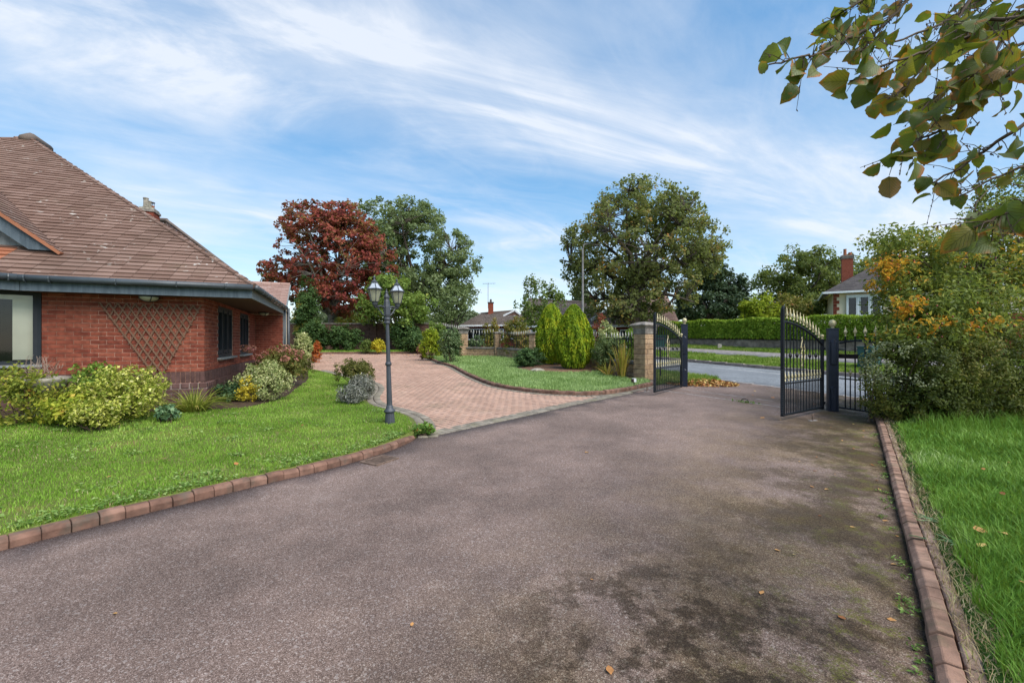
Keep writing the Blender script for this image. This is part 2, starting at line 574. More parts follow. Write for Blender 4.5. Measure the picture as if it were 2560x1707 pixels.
def tree(name, label, base, trunk_h, trunk_r, ells, leaf, lmat, bmat, nclump=160, per=60, clump_r=.5, seed=1, limbs=10,
         fill=.3, group=None, cat='tree', lean=(0, 0), jitter=.7, droop=.2, aspect=.6, flat=.8, twigs=True, spray=0):
    t = thing(name, label, cat, base, 0, group)
    C, N, cc = clump_points(ells, nclump, per, clump_r, seed, fill, flat=flat)
    if spray:      # loose shoots standing out of the crown
        big = [(e[0], e[1], e[2], e[3] * 1.12, e[4] * 1.12, e[5] * 1.12) for e in ells]
        C2, N2, cc2 = clump_points(big, spray, 14, clump_r * .55, seed + 500, 0.0, flat=1.2)
        C, N, cc = np.concatenate([C, C2]), np.concatenate([N, N2]), np.concatenate([cc, cc2])
    crown = leaf_object('crown', C, N, leaf, lmat, t, seed, jitter=jitter, droop=droop, aspect=aspect)
    g = random.Random(seed)
    top = Vector((lean[0], lean[1], trunk_h))
    m = MB()
    m.tube([(0, 0, -.2), (0, 0, .05), top * .35 + Vector((g.uniform(-.1, .1), 0, 0)), top * .7, top],
           [trunk_r * 1.5, trunk_r * 1.2, trunk_r, trunk_r * .92, trunk_r * .8], 9)
    # limbs: spread targets
    order = [int(np.argmax(cc[:, 2]))]
    dmin = np.linalg.norm(cc - cc[order[0]], axis=1)
    while len(order) < limbs:
        j = int(np.argmax(dmin)); order.append(j)
        dmin = np.minimum(dmin, np.linalg.norm(cc - cc[j], axis=1))
    nodes = []
    for j in order:
        p = Vector(cc[j]); f = g.uniform(.72, 1.0)
        a = top * f
        hd = (p - a)
        q1 = a + hd * .35 + Vector((0, 0, hd.length * .08)) + Vector((g.uniform(-1, 1), g.uniform(-1, 1), 0)) * hd.length * .06
        q2 = a + hd * .7 + Vector((0, 0, hd.length * .05)) + Vector((g.uniform(-1, 1), g.uniform(-1, 1), g.uniform(-.5, .5))) * hd.length * .06
        r0 = trunk_r * g.uniform(.42, .62)
        m.tube([a - Vector((0, 0, trunk_r)), a + hd * .1, q1, q2, p], [r0 * 1.1, r0, r0 * .7, r0 * .42, r0 * .15], 7)
        nodes += [(q1, r0 * .7), (q1.lerp(q2, .5), r0 * .55), (q2, r0 * .42), (q2.lerp(p, .5), r0 * .3)]
    if twigs:
        NP = np.array([tuple(q) for q, _ in nodes])
        for j in range(len(cc)):
            p = cc[j]; k = int(np.argmin(np.linalg.norm(NP - p, axis=1) + np.maximum(0, NP[:, 2] - p[2]) * .6))
            a, r0 = nodes[k]; p = Vector(p); hd = p - a
            mid = a + hd * .5 + Vector((g.uniform(-1, 1), g.uniform(-1, 1), g.uniform(0, 1))) * hd.length * .1
            m.tube([a, mid, p], [min(r0 * .5, .05), min(r0 * .33, .032), .008], 4, cap=False)
    m.build('trunk', bmat, t, smooth_shade=True)
    return t


def grass(name, poly, zf, density, h, mat, label, seed=0, w=.006, lean=.5, d0=4.0, power=1.3, keep=None, parent=None, maxd=60, hvar=.45):
    """blades over a polygon; fewer and broader ones further from the camera"""
    g = np.random.default_rng(seed)
    P = np.array(poly); x0, y0 = P.min(0); x1, y1 = P.max(0)
    n = int((x1 - x0) * (y1 - y0) * density)
    out = []
    X = g.uniform(x0, x1, n); Y = g.uniform(y0, y1, n)
    dist = np.hypot(X, Y)
    pr = np.minimum(1, (d0 / dist) ** power)
    vis = (Y > .25) & (np.abs(X) < Y * 1.30 + .8) & (dist < maxd)
    ok = (g.uniform(0, 1, n) < pr) & vis
    X, Y, dist, pr = X[ok], Y[ok], dist[ok], pr[ok]
    ok = pip(X, Y, poly)
    if keep is not None: ok &= keep(X, Y)
    X, Y, dist, pr = X[ok], Y[ok], dist[ok], pr[ok]
    n = len(X); Z = zf(X, Y)
    # wind-blown tufts: height and lean drift over the lawn
    tuft = .5 + .17 * (np.sin(X * 5.1 + 2.3 * np.sin(Y * 3.7)) + np.sin(Y * 9.3 + X * 4.1 + 1.9 * np.sin(X * 6.9)) + np.sin(X * 14.3 - Y * 11.7 + 2.1 * np.sin(Y * 8.1)))
    hh = h * g.uniform(1 - hvar, 1 + hvar, n) * (.7 + .5 * tuft)
    ww = w * np.sqrt(1 / pr) * g.uniform(.7, 1.3, n)
    a = g.uniform(0, 2 * np.pi, n); dirs = np.stack([np.cos(a), np.sin(a), np.zeros(n)], 1)
    la = a + g.normal(np.pi / 2, .6, n)
    le = np.stack([np.cos(la), np.sin(la), np.zeros(n)], 1) * (lean * hh * g.uniform(.1, 1.3, n))[:, None]
    B = np.stack([X, Y, Z - .005], 1)
    up = np.zeros((n, 3)); up[:, 2] = hh
    sd = dirs * ww[:, None] * .5
    m = B + up * .55 + le * .35
    V = np.stack([B - sd, B + sd, m + sd * .8, m - sd * .8, B + up * .96 + le], 1).reshape(-1, 3)
    i = np.arange(n) * 5
    Q = np.stack([i, i + 1, i + 2, i + 3], 1); Tt = np.stack([i + 3, i + 2, i + 4], 1)
    o = link(bpy.data.objects.new(name, arrays_mesh(name, V, [Q, Tt], mat)), parent)
    return tag(o, label, 'grass', None, 'stuff')


MAT = {}
# ------------------------------------------------------------------ material library
def tarmac_mat():
    t = NT('tarmac')
    p = t.pos()
    big = t.noise(.55, 5, .6); mid = t.noise(3.2, 6, .65)
    vc = t.node('TexVoronoi', {'Scale': 250.0}); t.l.new(p, vc.inputs['Vector'])
    vs = t.node('TexVoronoi', {'Scale': 105.0}); t.l.new(p, vs.inputs['Vector'])
    sepc = t.node('SeparateColor'); t.l.new(vc.outputs['Color'], sepc.inputs[0])
    seps = t.node('SeparateColor'); t.l.new(vs.outputs['Color'], seps.inputs[0])
    c = t.cramp(sepc.outputs[0], [(0, (.076, .050, .040)), (.35, (.142, .096, .078)), (.7, (.212, .148, .122)), (.93, (.305, .225, .192)), (1, (.46, .375, .335))])
    c = t.mix(t.math('MULTIPLY', t.math('GREATER_THAN', seps.outputs[0], .94), .5), c, (.40, .34, .31))
    k = t.mrange(big, .33, .68, .74, 1.22); k = t.math('MULTIPLY', k, t.mrange(mid, .25, .75, .86, 1.12))
    c = t.mix(1.0, c, t.node('CombineColor', {0: k, 1: k, 2: k}).outputs[0], 'MULTIPLY')
    # worn pale patch and dark oily marks
    c = t.mix(t.math('MULTIPLY', t.mrange(t.noise(.9, 3), .62, .74), .35), c, (.30, .235, .205))
    # damp, mossy side along the right-hand kerb
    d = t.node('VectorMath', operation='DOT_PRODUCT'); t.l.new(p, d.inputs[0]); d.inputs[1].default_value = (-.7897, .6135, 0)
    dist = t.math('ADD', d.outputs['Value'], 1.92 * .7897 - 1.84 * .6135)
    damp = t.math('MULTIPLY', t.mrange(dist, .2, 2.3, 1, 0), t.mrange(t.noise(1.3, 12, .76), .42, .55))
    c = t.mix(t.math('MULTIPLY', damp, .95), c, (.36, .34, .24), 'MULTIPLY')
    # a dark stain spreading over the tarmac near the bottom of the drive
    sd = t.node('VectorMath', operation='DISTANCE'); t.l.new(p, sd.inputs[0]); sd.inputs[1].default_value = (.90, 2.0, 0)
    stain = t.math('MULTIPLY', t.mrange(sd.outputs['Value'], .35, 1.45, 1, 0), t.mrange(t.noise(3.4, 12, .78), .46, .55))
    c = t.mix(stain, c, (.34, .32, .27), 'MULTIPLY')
    moss = t.math('MULTIPLY', t.mrange(dist, .02, 1.15, 1, 0), t.math('MULTIPLY', t.mrange(t.noise(5.0, 10, .80), .50, .60), t.mrange(t.noise(70, 4, .7), .40, .56)))
    c = t.mix(t.math('MULTIPLY', moss, .9), c, t.mix(t.noise(9, 3), (.045, .052, .010), (.16, .16, .02)))
    film = t.math('MULTIPLY', t.mrange(dist, .3, 3.2, 1, 0), t.mrange(t.noise(.8, 6, .7), .35, .65))
    c = t.mix(t.math('MULTIPLY', film, .85), c, (.86, .84, .55), 'MULTIPLY')
    h = t.math('ADD', t.math('MULTIPLY', vc.outputs['Distance'], -1.0), t.math('MULTIPLY', t.noise(240, 3), .5))
    b = t.bump(h, .55, .004)
    return t.done(t.bsdf(c, t.mrange(mid, .3, .7, .78, .95), b, 0, .25))


def road_mat():
    t = NT('road')
    v = t.node('TexVoronoi', {'Scale': 60.0}); t.l.new(t.pos(), v.inputs['Vector'])
    s = t.node('SeparateColor'); t.l.new(v.outputs['Color'], s.inputs[0])
    c = t.cramp(s.outputs[0], [(0, (.09, .10, .11)), (.6, (.17, .185, .20)), (1, (.30, .31, .32))])
    k = t.mrange(t.noise(.7, 5), .3, .7, .85, 1.12)
    c = t.mix(1.0, c, t.node('CombineColor', {0: k, 1: k, 2: k}).outputs[0], 'MULTIPLY')
    return t.done(t.bsdf(c, .85, t.bump(v.outputs['Distance'], .4, .005)))


def lawn_mat(name, a, b, bare=.0, bscale=1.0):
    t = NT(name)
    f = t.noise(2.2, 6, .65); g = t.noise(38, 4, .7)
    c = t.mix(t.mrange(g, .3, .7), a, b)
    c = t.mix(t.math('MULTIPLY', t.mrange(f, .5, .72), .45), c, (b[0] * 1.5, b[1] * 1.15, b[2] * .8))
    if bare:
        c = t.mix(t.math('MULTIPLY', t.mrange(t.noise(bscale, 6, .7), .60, .68), bare), c, (.22, .145, .07))
    return t.done(t.bsdf(c, .9, t.bump(g, .6, .03), 0, .1))


def blade_mat(name, stops, patch=.45, pscale=1.4, trans=.3):
    return leafmat(name, stops, trans=trans, rough=.5, patch=patch + .1, pscale=pscale * .8, spec=.15, lo=.3, hi=.7)


def tile_mat(name, stops, lichen=.75, warm=None):
    t = NT(name)
    r = t.rand(); ns = t.noise(9, 5, .6)
    c = t.cramp(t.math('ADD', t.math('MULTIPLY', r, .6), t.math('MULTIPLY', ns, .4), True), stops)
    c = t.mix(t.math('MULTIPLY', t.mrange(t.noise(.7, 4), .45, .7), .35), c, (stops[0][1][0] * .7, stops[0][1][1] * .8, stops[0][1][2] * .8))
    sp = t.math('MULTIPLY', t.mrange(t.noise(10, 3, .5), .635, .665), t.mrange(t.noise(.9, 3), .46, .62))
    c = t.mix(t.math('MULTIPLY', sp, lichen), c, (.55, .52, .47))
    c = t.mix(t.math('MULTIPLY', t.mrange(t.noise(1.3, 5, .7), .58, .78), .3), c, (.10, .11, .05))
    return t.done(t.bsdf(c, .9, t.bump(t.noise(120, 4, .6), .35, .004), 0, .2))


def wood_mat(name, a, b, sc=14.0, worn=None, rough=.7):
    t = NT(name)
    mp = t.node('Mapping', {'Scale': (1, 1, .12)}); t.l.new(t.pos(), mp.inputs[0])
    n = t.noise(sc * 3, 6, .6, mp.outputs[0])
    c = t.mix(t.mrange(n, .3, .7), a, b)
    if worn: c = t.mix(t.math('MULTIPLY', t.mrange(t.noise(5, 6, .7), .58, .75), .5), c, worn)
    return t.done(t.bsdf(c, rough, t.bump(n, .3, .003), 0, .3))


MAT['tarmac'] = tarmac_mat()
MAT['road'] = road_mat()
MAT['path'] = pm('footpath', [(0, (.20, .185, .18)), (1, (.27, .25, .245))], bscale=120)
MAT['lawn'] = lawn_mat('lawn_soil', (.085, .105, .026), (.16, .19, .05), .9, 1.3)
MAT['lawn2'] = lawn_mat('lawn_soil_pale', (.06, .115, .022), (.11, .19, .04), .3, 1.2)
MAT['lawn3'] = lawn_mat('lawn_soil_lush', (.028, .075, .010), (.07, .15, .02), .3, 1.0)
MAT['verge'] = lawn_mat('verge_grass', (.075, .13, .02), (.14, .21, .035), .8, .9)
MAT['ground'] = lawn_mat('ground_green', (.06, .10, .025), (.09, .14, .035), .2)
MAT['soil'] = pm('soil', [(0, (.045, .028, .017)), (1, (.09, .058, .035))], nscale=9, bscale=40, bstr=.8, bdist=.03)
MAT['mulch'] = pm('bark_mulch', [(0, (.05, .025, .015)), (.5, (.13, .065, .038)), (1, (.22, .13, .08))], nscale=14, bscale=30, bstr=.9, bdist=.02)
MAT['blade'] = blade_mat('grass_blade', [(0, (.080, .155, .015)), (.4, (.14, .26, .028)), (.75, (.21, .335, .048)), (1, (.34, .41, .12))])
MAT['blade2'] = blade_mat('grass_blade_pale', [(0, (.14, .215, .065)), (.5, (.225, .325, .11)), (1, (.34, .43, .20))])
MAT['blade3'] = blade_mat('grass_blade_lush', [(0, (.045, .110, .012)), (.45, (.10, .21, .024)), (.8, (.19, .31, .06)), (1, (.36, .44, .20))])
MAT['bladev'] = blade_mat('grass_blade_verge', [(0, (.07, .13, .015)), (.5, (.14, .225, .03)), (1, (.28, .30, .09))])

MAT['brick'] = pm('red_brick', [(0, (.140, .034, .022)), (.35, (.20, .052, .032)), (.7, (.25, .072, .043)), (1, (.30, .10, .062))],
                  rough=.9, nscale=14, namt=.22, bscale=90, bstr=.5, bdist=.004, spec=.15, nmix=.4, dirt=((.30, .22, .18), 5.5, .62, .8, .22))
MAT['brown'] = pm('brown_brick', [(0, (.072, .036, .030)), (.6, (.110, .058, .050)), (1, (.140, .078, .068))],
                  rough=.7, nscale=10, namt=.25, bscale=90, bstr=.4, bdist=.003, spec=.25, dirt=((.33, .27, .24), 7, .66, .8, .3))
MAT['mortar'] = pm('mortar', [(0, (.42, .235, .17))], nscale=20, bscale=150, bstr=.5)
MAT['mortar_d'] = pm('mortar_grey', [(0, (.26, .20, .18))], nscale=20, bscale=150, bstr=.5)
MAT['tile'] = tile_mat('roof_tile', [(0, (.130, .076, .057)), (.45, (.187, .116, .090)), (.8, (.230, .150, .120)), (1, (.265, .158, .115))])
MAT['tile_o'] = tile_mat('roof_tile_orange', [(0, (.26, .095, .05)), (.5, (.34, .13, .07)), (1, (.40, .19, .11))], .3)
MAT['tile_p'] = tile_mat('roof_tile_pink', [(0, (.25, .155, .125)), (.5, (.32, .205, .17)), (1, (.38, .26, .22))], .5)
MAT['tile_g'] = tile_mat('roof_tile_greybrown', [(0, (.105, .082, .070)), (.5, (.145, .115, .098)), (1, (.185, .15, .128))], .2)
MAT['tile_d'] = tile_mat('roof_tile_dark', [(0, (.060, .052, .052)), (.5, (.085, .075, .074)), (1, (.115, .10, .098))], .2)
MAT['under'] = pm('roof_underlay', [(0, (.05, .033, .028))], bstr=.1)
MAT['fascia'] = wood_mat('painted_board', (.060, .082, .100), (.105, .135, .158), 6, (.20, .23, .25))
MAT['fascia_g'] = wood_mat('weathered_board', (.15, .165, .165), (.24, .26, .255), 8, (.30, .31, .30))
MAT['soffit'] = wood_mat('soffit_board', (.075, .040, .028), (.13, .07, .045), 6)
MAT['gutter'] = pm('plastic_gutter', [(0, (.055, .066, .075))], rough=.42, nscale=3, namt=.25, bstr=.05, spec=.5)
MAT['pvc'] = pm('charcoal_window_frame', [(0, (.020, .024, .029))], rough=.55, nscale=4, namt=.15, bstr=.04, spec=.25)
MAT['pvc_l'] = pm('grey_window_bead', [(0, (.13, .15, .165))], rough=.45, bstr=.04)
MAT['white'] = pm('white_frame', [(0, (.72, .74, .76))], rough=.45, nscale=3, namt=.08, bstr=.04)
MAT['glass'] = glassmat('window_glass')
MAT['dark'] = pm('dark_room', [(0, (.018, .012, .012))], bstr=.05)
MAT['blind'] = pm('pale_green_blind', [(0, (.84, .81, .64))], rough=.85, nscale=2, namt=.08, bscale=160, bstr=.2)
MAT['stone'] = pm('stone_block', [(0, (.30, .190, .110)), (.5, (.385, .255, .150)), (1, (.46, .325, .21))], rough=.95, nscale=7, namt=.3, bscale=26, bstr=.8, bdist=.02,
                  dirt=((.12, .10, .08), 6, .58, .8, .5))
MAT['coping'] = pm('stone_coping', [(0, (.17, .15, .13)), (1, (.27, .24, .21))], rough=.95, nscale=5, namt=.4, bscale=40, bstr=.6, bdist=.01, dirt=((.07, .065, .055), 4, .5, .7, .6))
MAT['kerb'] = pm('kerb_block', [(0, (.140, .074, .052)), (.5, (.190, .104, .074)), (1, (.24, .140, .102))], rough=.95, nscale=9, namt=.35, bscale=120, bstr=.6, bdist=.006,
                 dirt=((.10, .088, .068), 5, .5, .68, .62))
MAT['kerb_r'] = pm('kerb_block_tan', [(0, (.225, .128, .088)), (.5, (.285, .170, .120)), (1, (.345, .220, .162))], rough=.95, nscale=9, namt=.35, bscale=120, bstr=.6, bdist=.006,
                   dirt=((.14, .12, .065), 5, .50, .68, .40))
MAT['kerb_pale'] = pm('kerb_brick_pale', [(0, (.24, .155, .115)), (1, (.34, .235, .18))], rough=.95, nscale=9, namt=.35, bscale=90, bstr=.6, dirt=((.11, .10, .06), 5, .5, .7, .55))
MAT['kerb_c'] = pm('street_kerb', [(0, (.24, .19, .165)), (1, (.33, .27, .24))], rough=.95, bscale=90)
MAT['paver'] = pm('paving_brick', [(0, (.365, .225, .165)), (.35, (.385, .242, .180)), (.75, (.41, .265, .200)), (1, (.44, .295, .228))], rough=.92, nscale=1.2, namt=.14,
                  bscale=120, bstr=.5, bdist=.004, nmix=.3, dirt=((.19, .16, .10), 1.1, .5, .75, .45))
MAT['sett'] = pm('grey_sett', [(0, (.185, .158, .125)), (.6, (.225, .195, .155)), (1, (.275, .24, .195))], rough=.92, nscale=5, namt=.3, bscale=90, bstr=.5, dirt=((.16, .155, .07), 3, .5, .7, .45))
MAT['joint'] = pm('paving_joint', [(0, (.060, .045, .032))], nscale=12, bstr=.4)
MAT['iron'] = pm('black_iron', [(0, (.010, .012, .016))], rough=.5, nscale=8, namt=.3, bscale=60, bstr=.12, spec=.3, dirt=((.14, .15, .16), 22, .70, .8, .35))
MAT['post'] = pm('navy_post', [(0, (.012, .017, .034))], rough=.5, nscale=4, namt=.35, bscale=30, bstr=.15, spec=.45, dirt=((.13, .15, .17), 9, .64, .8, .45))
MAT['lamp'] = pm('slate_grey_iron', [(0, (.048, .054, .064))], rough=.5, nscale=5, namt=.25, bscale=60, bstr=.12, spec=.45, dirt=((.16, .17, .18), 12, .64, .8, .35))
MAT['gold'] = pm('worn_gold_paint', [(0, (.48, .41, .22)), (1, (.62, .54, .33))], rough=.5, metal=.25, nscale=16, namt=.3, bstr=.1)
MAT['frost'] = pm('frosted_lantern_glass', [(0, (.46, .47, .36))], rough=.5, nscale=3, namt=.1, bstr=.02, spec=.5)
MAT['lantern_top'] = pm('lantern_roof_glass', [(0, (.42, .46, .52))], rough=.3, nscale=5, namt=.15, bstr=.03, spec=.5)
MAT['bulb'] = pm('bulb_white', [(0, (.72, .72, .60))], rough=.4, bstr=.02)
MAT['trellis'] = wood_mat('weathered_trellis', (.125, .064, .038), (.20, .112, .068), 20, (.26, .175, .12))
MAT['render'] = pm('cream_render', [(0, (.68, .58, .42))], rough=.95, nscale=1.2, namt=.10, bscale=50, bstr=.3, dirt=((.33, .27, .18), 1.3, .55, .8, .4))
MAT['paint_w'] = pm('road_paint', [(0, (.50, .49, .47))], rough=.8, nscale=10, namt=.4)
MAT['channel'] = pm('concrete_channel', [(0, (.30, .275, .26)), (1, (.40, .375, .36))], nscale=9, namt=.4)
MAT['green_box'] = pm('green_cabinet', [(0, (.018, .075, .068))], rough=.5, nscale=3, namt=.2, bstr=.05, spec=.4)
MAT['grate'] = pm('cast_iron_grate', [(0, (.17, .115, .085))], rough=.8, nscale=20, namt=.4, bscale=120)
MAT['urn'] = pm('weathered_stone_urn', [(0, (.30, .27, .22))], nscale=9, namt=.4, bscale=60, bstr=.5, dirt=((.10, .11, .05), 8, .5, .7, .5))
MAT['wall_old'] = pm('old_brown_brick', [(0, (.085, .045, .034)), (.5, (.125, .068, .05)), (1, (.165, .095, .07))], nscale=4, namt=.35, bscale=40, bstr=.4)
MAT['hedge_wall'] = pm('brown_block', [(0, (.25, .19, .15)), (.5, (.32, .245, .195)), (1, (.39, .305, .25))], nscale=3, namt=.35, bscale=30, bstr=.5, bdist=.02, dirt=((.07, .055, .045), 2.2, .5, .7, .5))
MAT['concrete_post'] = pm('concrete_marker', [(0, (.38, .34, .28))], nscale=8)
MAT['bark'] = pm('bark', [(0, (.060, .046, .036)), (1, (.105, .082, .062))], nscale=6, namt=.4, bscale=24, bstr=.9, bdist=.03)
MAT['bark_p'] = pm('pale_bark', [(0, (.16, .145, .12)), (1, (.24, .215, .175))], nscale=6, namt=.4, bscale=24, bstr=.9, bdist=.03)
MAT['twig'] = pm('twig', [(0, (.075, .050, .032)), (1, (.13, .092, .06))], nscale=12, namt=.3)
MAT['dead'] = pm('dead_stem', [(0, (.21, .15, .11)), (1, (.32, .24, .19))], nscale=12, namt=.3)
MAT['pole'] = pm('street_pole', [(0, (.16, .155, .15))], rough=.6, nscale=3)
MAT['berry'] = pm('red_berry', [(0, (.20, .018, .012)), (1, (.30, .04, .02))], rough=.35, bstr=.02, spec=.5)

# leaves
L_ = {}
L_['maple'] = leafmat('red_maple_leaf', [(0, (.095, .022, .022)), (.35, (.175, .035, .033)), (.62, (.255, .056, .044)), (.84, (.33, .095, .060)), (.93, (.22, .17, .06)), (1, (.15, .19, .05))], .42, patch=.4, pscale=.45)
L_['oak'] = leafmat('oak_leaf', [(0, (.068, .100, .040)), (.5, (.125, .168, .066)), (.85, (.19, .24, .108)), (1, (.26, .31, .17))], .38, patch=.35, pscale=.45)
L_['magnolia'] = leafmat('light_green_leaf', [(0, (.075, .125, .020)), (.5, (.135, .205, .040)), (.9, (.215, .285, .065)), (1, (.32, .30, .06))], .4, patch=.3, pscale=.8)
L_['sycamore'] = leafmat('sycamore_leaf', [(0, (.082, .098, .036)), (.45, (.145, .165, .056)), (.72, (.20, .215, .08)), (.90, (.26, .20, .065)), (1, (.42, .18, .045))], .5, patch=.5, pscale=.42)
L_['conifer'] = leafmat('dark_conifer_leaf', [(0, (.020, .040, .020)), (.6, (.042, .070, .034)), (1, (.085, .12, .065))], .15, patch=.3, pscale=.7)
L_['ash'] = leafmat('ash_leaf', [(0, (.062, .088, .024)), (.5, (.115, .148, .040)), (.85, (.18, .205, .06)), (1, (.30, .21, .05))], .42, patch=.4, pscale=.5)
L_['young'] = leafmat('young_tree_leaf', [(0, (.050, .085, .018)), (.5, (.10, .150, .032)), (1, (.19, .235, .07))], .4)
L_['hedge'] = leafmat('bright_hedge_leaf', [(0, (.095, .16, .013)), (.5, (.185, .28, .022)), (1, (.33, .41, .05))], .25, patch=.3, pscale=3)
L_['golden'] = leafmat('golden_conifer_leaf', [(0, (.082, .145, .008)), (.4, (.165, .25, .012)), (.75, (.27, .335, .016)), (1, (.47, .44, .025))], .25, patch=.45, pscale=3.2)
L_['juniper'] = leafmat('juniper_leaf', [(0, (.025, .055, .018)), (.6, (.055, .105, .032)), (1, (.11, .17, .06))], .15, patch=.3, pscale=3)
L_['privet'] = leafmat('privet_leaf', [(0, (.024, .036, .008)), (.4, (.052, .070, .013)), (.75, (.098, .112, .022)), (1, (.19, .16, .036))], .3, patch=.55, pscale=1.1)
L_['privet_v'] = leafmat('pale_privet_leaf', [(0, (.08, .10, .04)), (.5, (.19, .21, .10)), (1, (.36, .37, .24))], .3)
L_['rose'] = leafmat('rosehip_leaf', [(0, (.065, .090, .020)), (.4, (.13, .17, .036)), (.7, (.21, .24, .055)), (.85, (.32, .28, .05)), (.95, (.52, .27, .03)), (1, (.58, .20, .02))], .4, patch=.35, pscale=1.0)
L_['rose_o'] = leafmat('orange_rosehip_leaf', [(0, (.18, .16, .03)), (.3, (.42, .27, .03)), (.7, (.60, .28, .022)), (1, (.56, .17, .02))], .45)
L_['euonymus'] = leafmat('gold_variegated_leaf', [(0, (.085, .125, .014)), (.35, (.19, .235, .026)), (.6, (.36, .37, .06)), (.85, (.52, .50, .14)), (1, (.62, .60, .30))], .3, patch=.15, pscale=6)
L_['green_shrub'] = leafmat('fresh_green_leaf', [(0, (.060, .115, .016)), (.5, (.125, .21, .030)), (1, (.24, .32, .06))], .4, patch=.3, pscale=3)
L_['peony'] = leafmat('yellowing_green_leaf', [(0, (.090, .135, .014)), (.45, (.20, .26, .028)), (.8, (.37, .38, .045)), (.96, (.50, .43, .07)), (1, (.45, .19, .06))], .4, patch=.35, pscale=3)
L_['roseleaf'] = leafmat('yellow_green_rose_leaf', [(0, (.06, .09, .014)), (.4, (.15, .185, .028)), (.75, (.31, .32, .05)), (.93, (.42, .36, .06)), (1, (.46, .19, .05))], .4, patch=.3, pscale=3)
L_['columbine'] = leafmat('blue_green_leaf', [(0, (.045, .095, .045)), (.6, (.105, .185, .085)), (1, (.20, .29, .15))], .3)
L_['strap'] = leafmat('strappy_leaf', [(0, (.085, .115, .018)), (.5, (.19, .225, .035)), (.85, (.32, .33, .065)), (1, (.40, .30, .10))], .4)
L_['hellebore'] = leafmat('dark_green_leaf', [(0, (.020, .042, .016)), (.6, (.040, .080, .034)), (1, (.08, .13, .06))], .2)
L_['silver'] = leafmat('cream_edged_leaf', [(0, (.10, .145, .045)), (.4, (.24, .28, .10)), (.75, (.44, .44, .20)), (1, (.60, .58, .36))], .3, patch=.2, pscale=5)
L_['goldspot'] = leafmat('golden_yellow_leaf', [(0, (.30, .25, .02)), (.5, (.52, .40, .035)), (1, (.66, .52, .08))], .4)
L_['hydrangea'] = leafmat('bronze_green_leaf', [(0, (.060, .075, .016)), (.5, (.115, .128, .030)), (.8, (.19, .15, .045)), (1, (.26, .10, .05))], .3, patch=.4, pscale=3)
L_['flower'] = leafmat('faded_pink_flower', [(0, (.22, .085, .06)), (.5, (.36, .16, .12)), (.8, (.46, .24, .17)), (1, (.46, .15, .18))], .3)
L_['cistus'] = leafmat('dull_olive_leaf', [(0, (.042, .048, .012)), (.5, (.085, .090, .022)), (.9, (.15, .14, .035)), (1, (.32, .30, .10))], .25, patch=.3, pscale=4)
L_['lavender'] = leafmat('grey_lavender_leaf', [(0, (.12, .125, .10)), (.5, (.21, .215, .18)), (1, (.34, .34, .31))], .2)
L_['laurel'] = leafmat('laurel_leaf', [(0, (.016, .038, .010)), (.5, (.034, .070, .018)), (.9, (.068, .115, .032)), (1, (.12, .17, .05))], .2, patch=.4, pscale=.8)
L_['red'] = leafmat('scarlet_leaf', [(0, (.20, .035, .012)), (.5, (.36, .075, .02)), (1, (.46, .16, .04))], .35)
L_['yellowbush'] = leafmat('yellow_leaf', [(0, (.26, .25, .015)), (.5, (.50, .42, .03)), (1, (.66, .52, .06))], .4)
L_['lime'] = leafmat('lime_leaf', [(0, (.105, .155, .010)), (.5, (.22, .28, .018)), (1, (.38, .40, .04))], .4, patch=.3, pscale=2)
L_['holly'] = leafmat('holly_leaf', [(0, (.035, .065, .022)), (.55, (.075, .120, .042)), (.9, (.15, .20, .09)), (1, (.28, .31, .18))], .15, rough=.35)
L_['phormium'] = leafmat('yellow_striped_strap_leaf', [(0, (.13, .15, .025)), (.4, (.32, .27, .04)), (.75, (.46, .33, .07)), (1, (.36, .17, .06))], .35)
L_['rusty'] = leafmat('rusty_fence_shrub_leaf', [(0, (.070, .075, .018)), (.4, (.14, .15, .03)), (.75, (.24, .19, .05)), (1, (.30, .12, .05))], .35, patch=.4, pscale=1.5)
L_['fallen'] = leafmat('fallen_leaf', [(0, (.16, .06, .022)), (.4, (.32, .13, .045)), (.75, (.46, .25, .09)), (1, (.52, .40, .14))], .1)
L_['weed'] = leafmat('weed_leaf', [(0, (.06, .12, .02)), (.6, (.14, .23, .05)), (1, (.26, .34, .12))], .3)
L_['geranium'] = leafmat('geranium_leaf', [(0, (.045, .10, .016)), (.55, (.11, .21, .035)), (.9, (.20, .31, .08)), (1, (.42, .14, .035))], .35)
L_['straw'] = leafmat('dry_thatch', [(0, (.20, .14, .075)), (.5, (.33, .25, .14)), (.85, (.40, .33, .20)), (1, (.22, .26, .06))], .2)
L_['far'] = leafmat('hazy_green_leaf', [(0, (.06, .085, .045)), (1, (.14, .17, .09))], .25)
L_['verge_y'] = leafmat('yellow_autumn_leaf', [(0, (.20, .20, .035)), (.5, (.42, .34, .06)), (1, (.55, .42, .10))], .4)


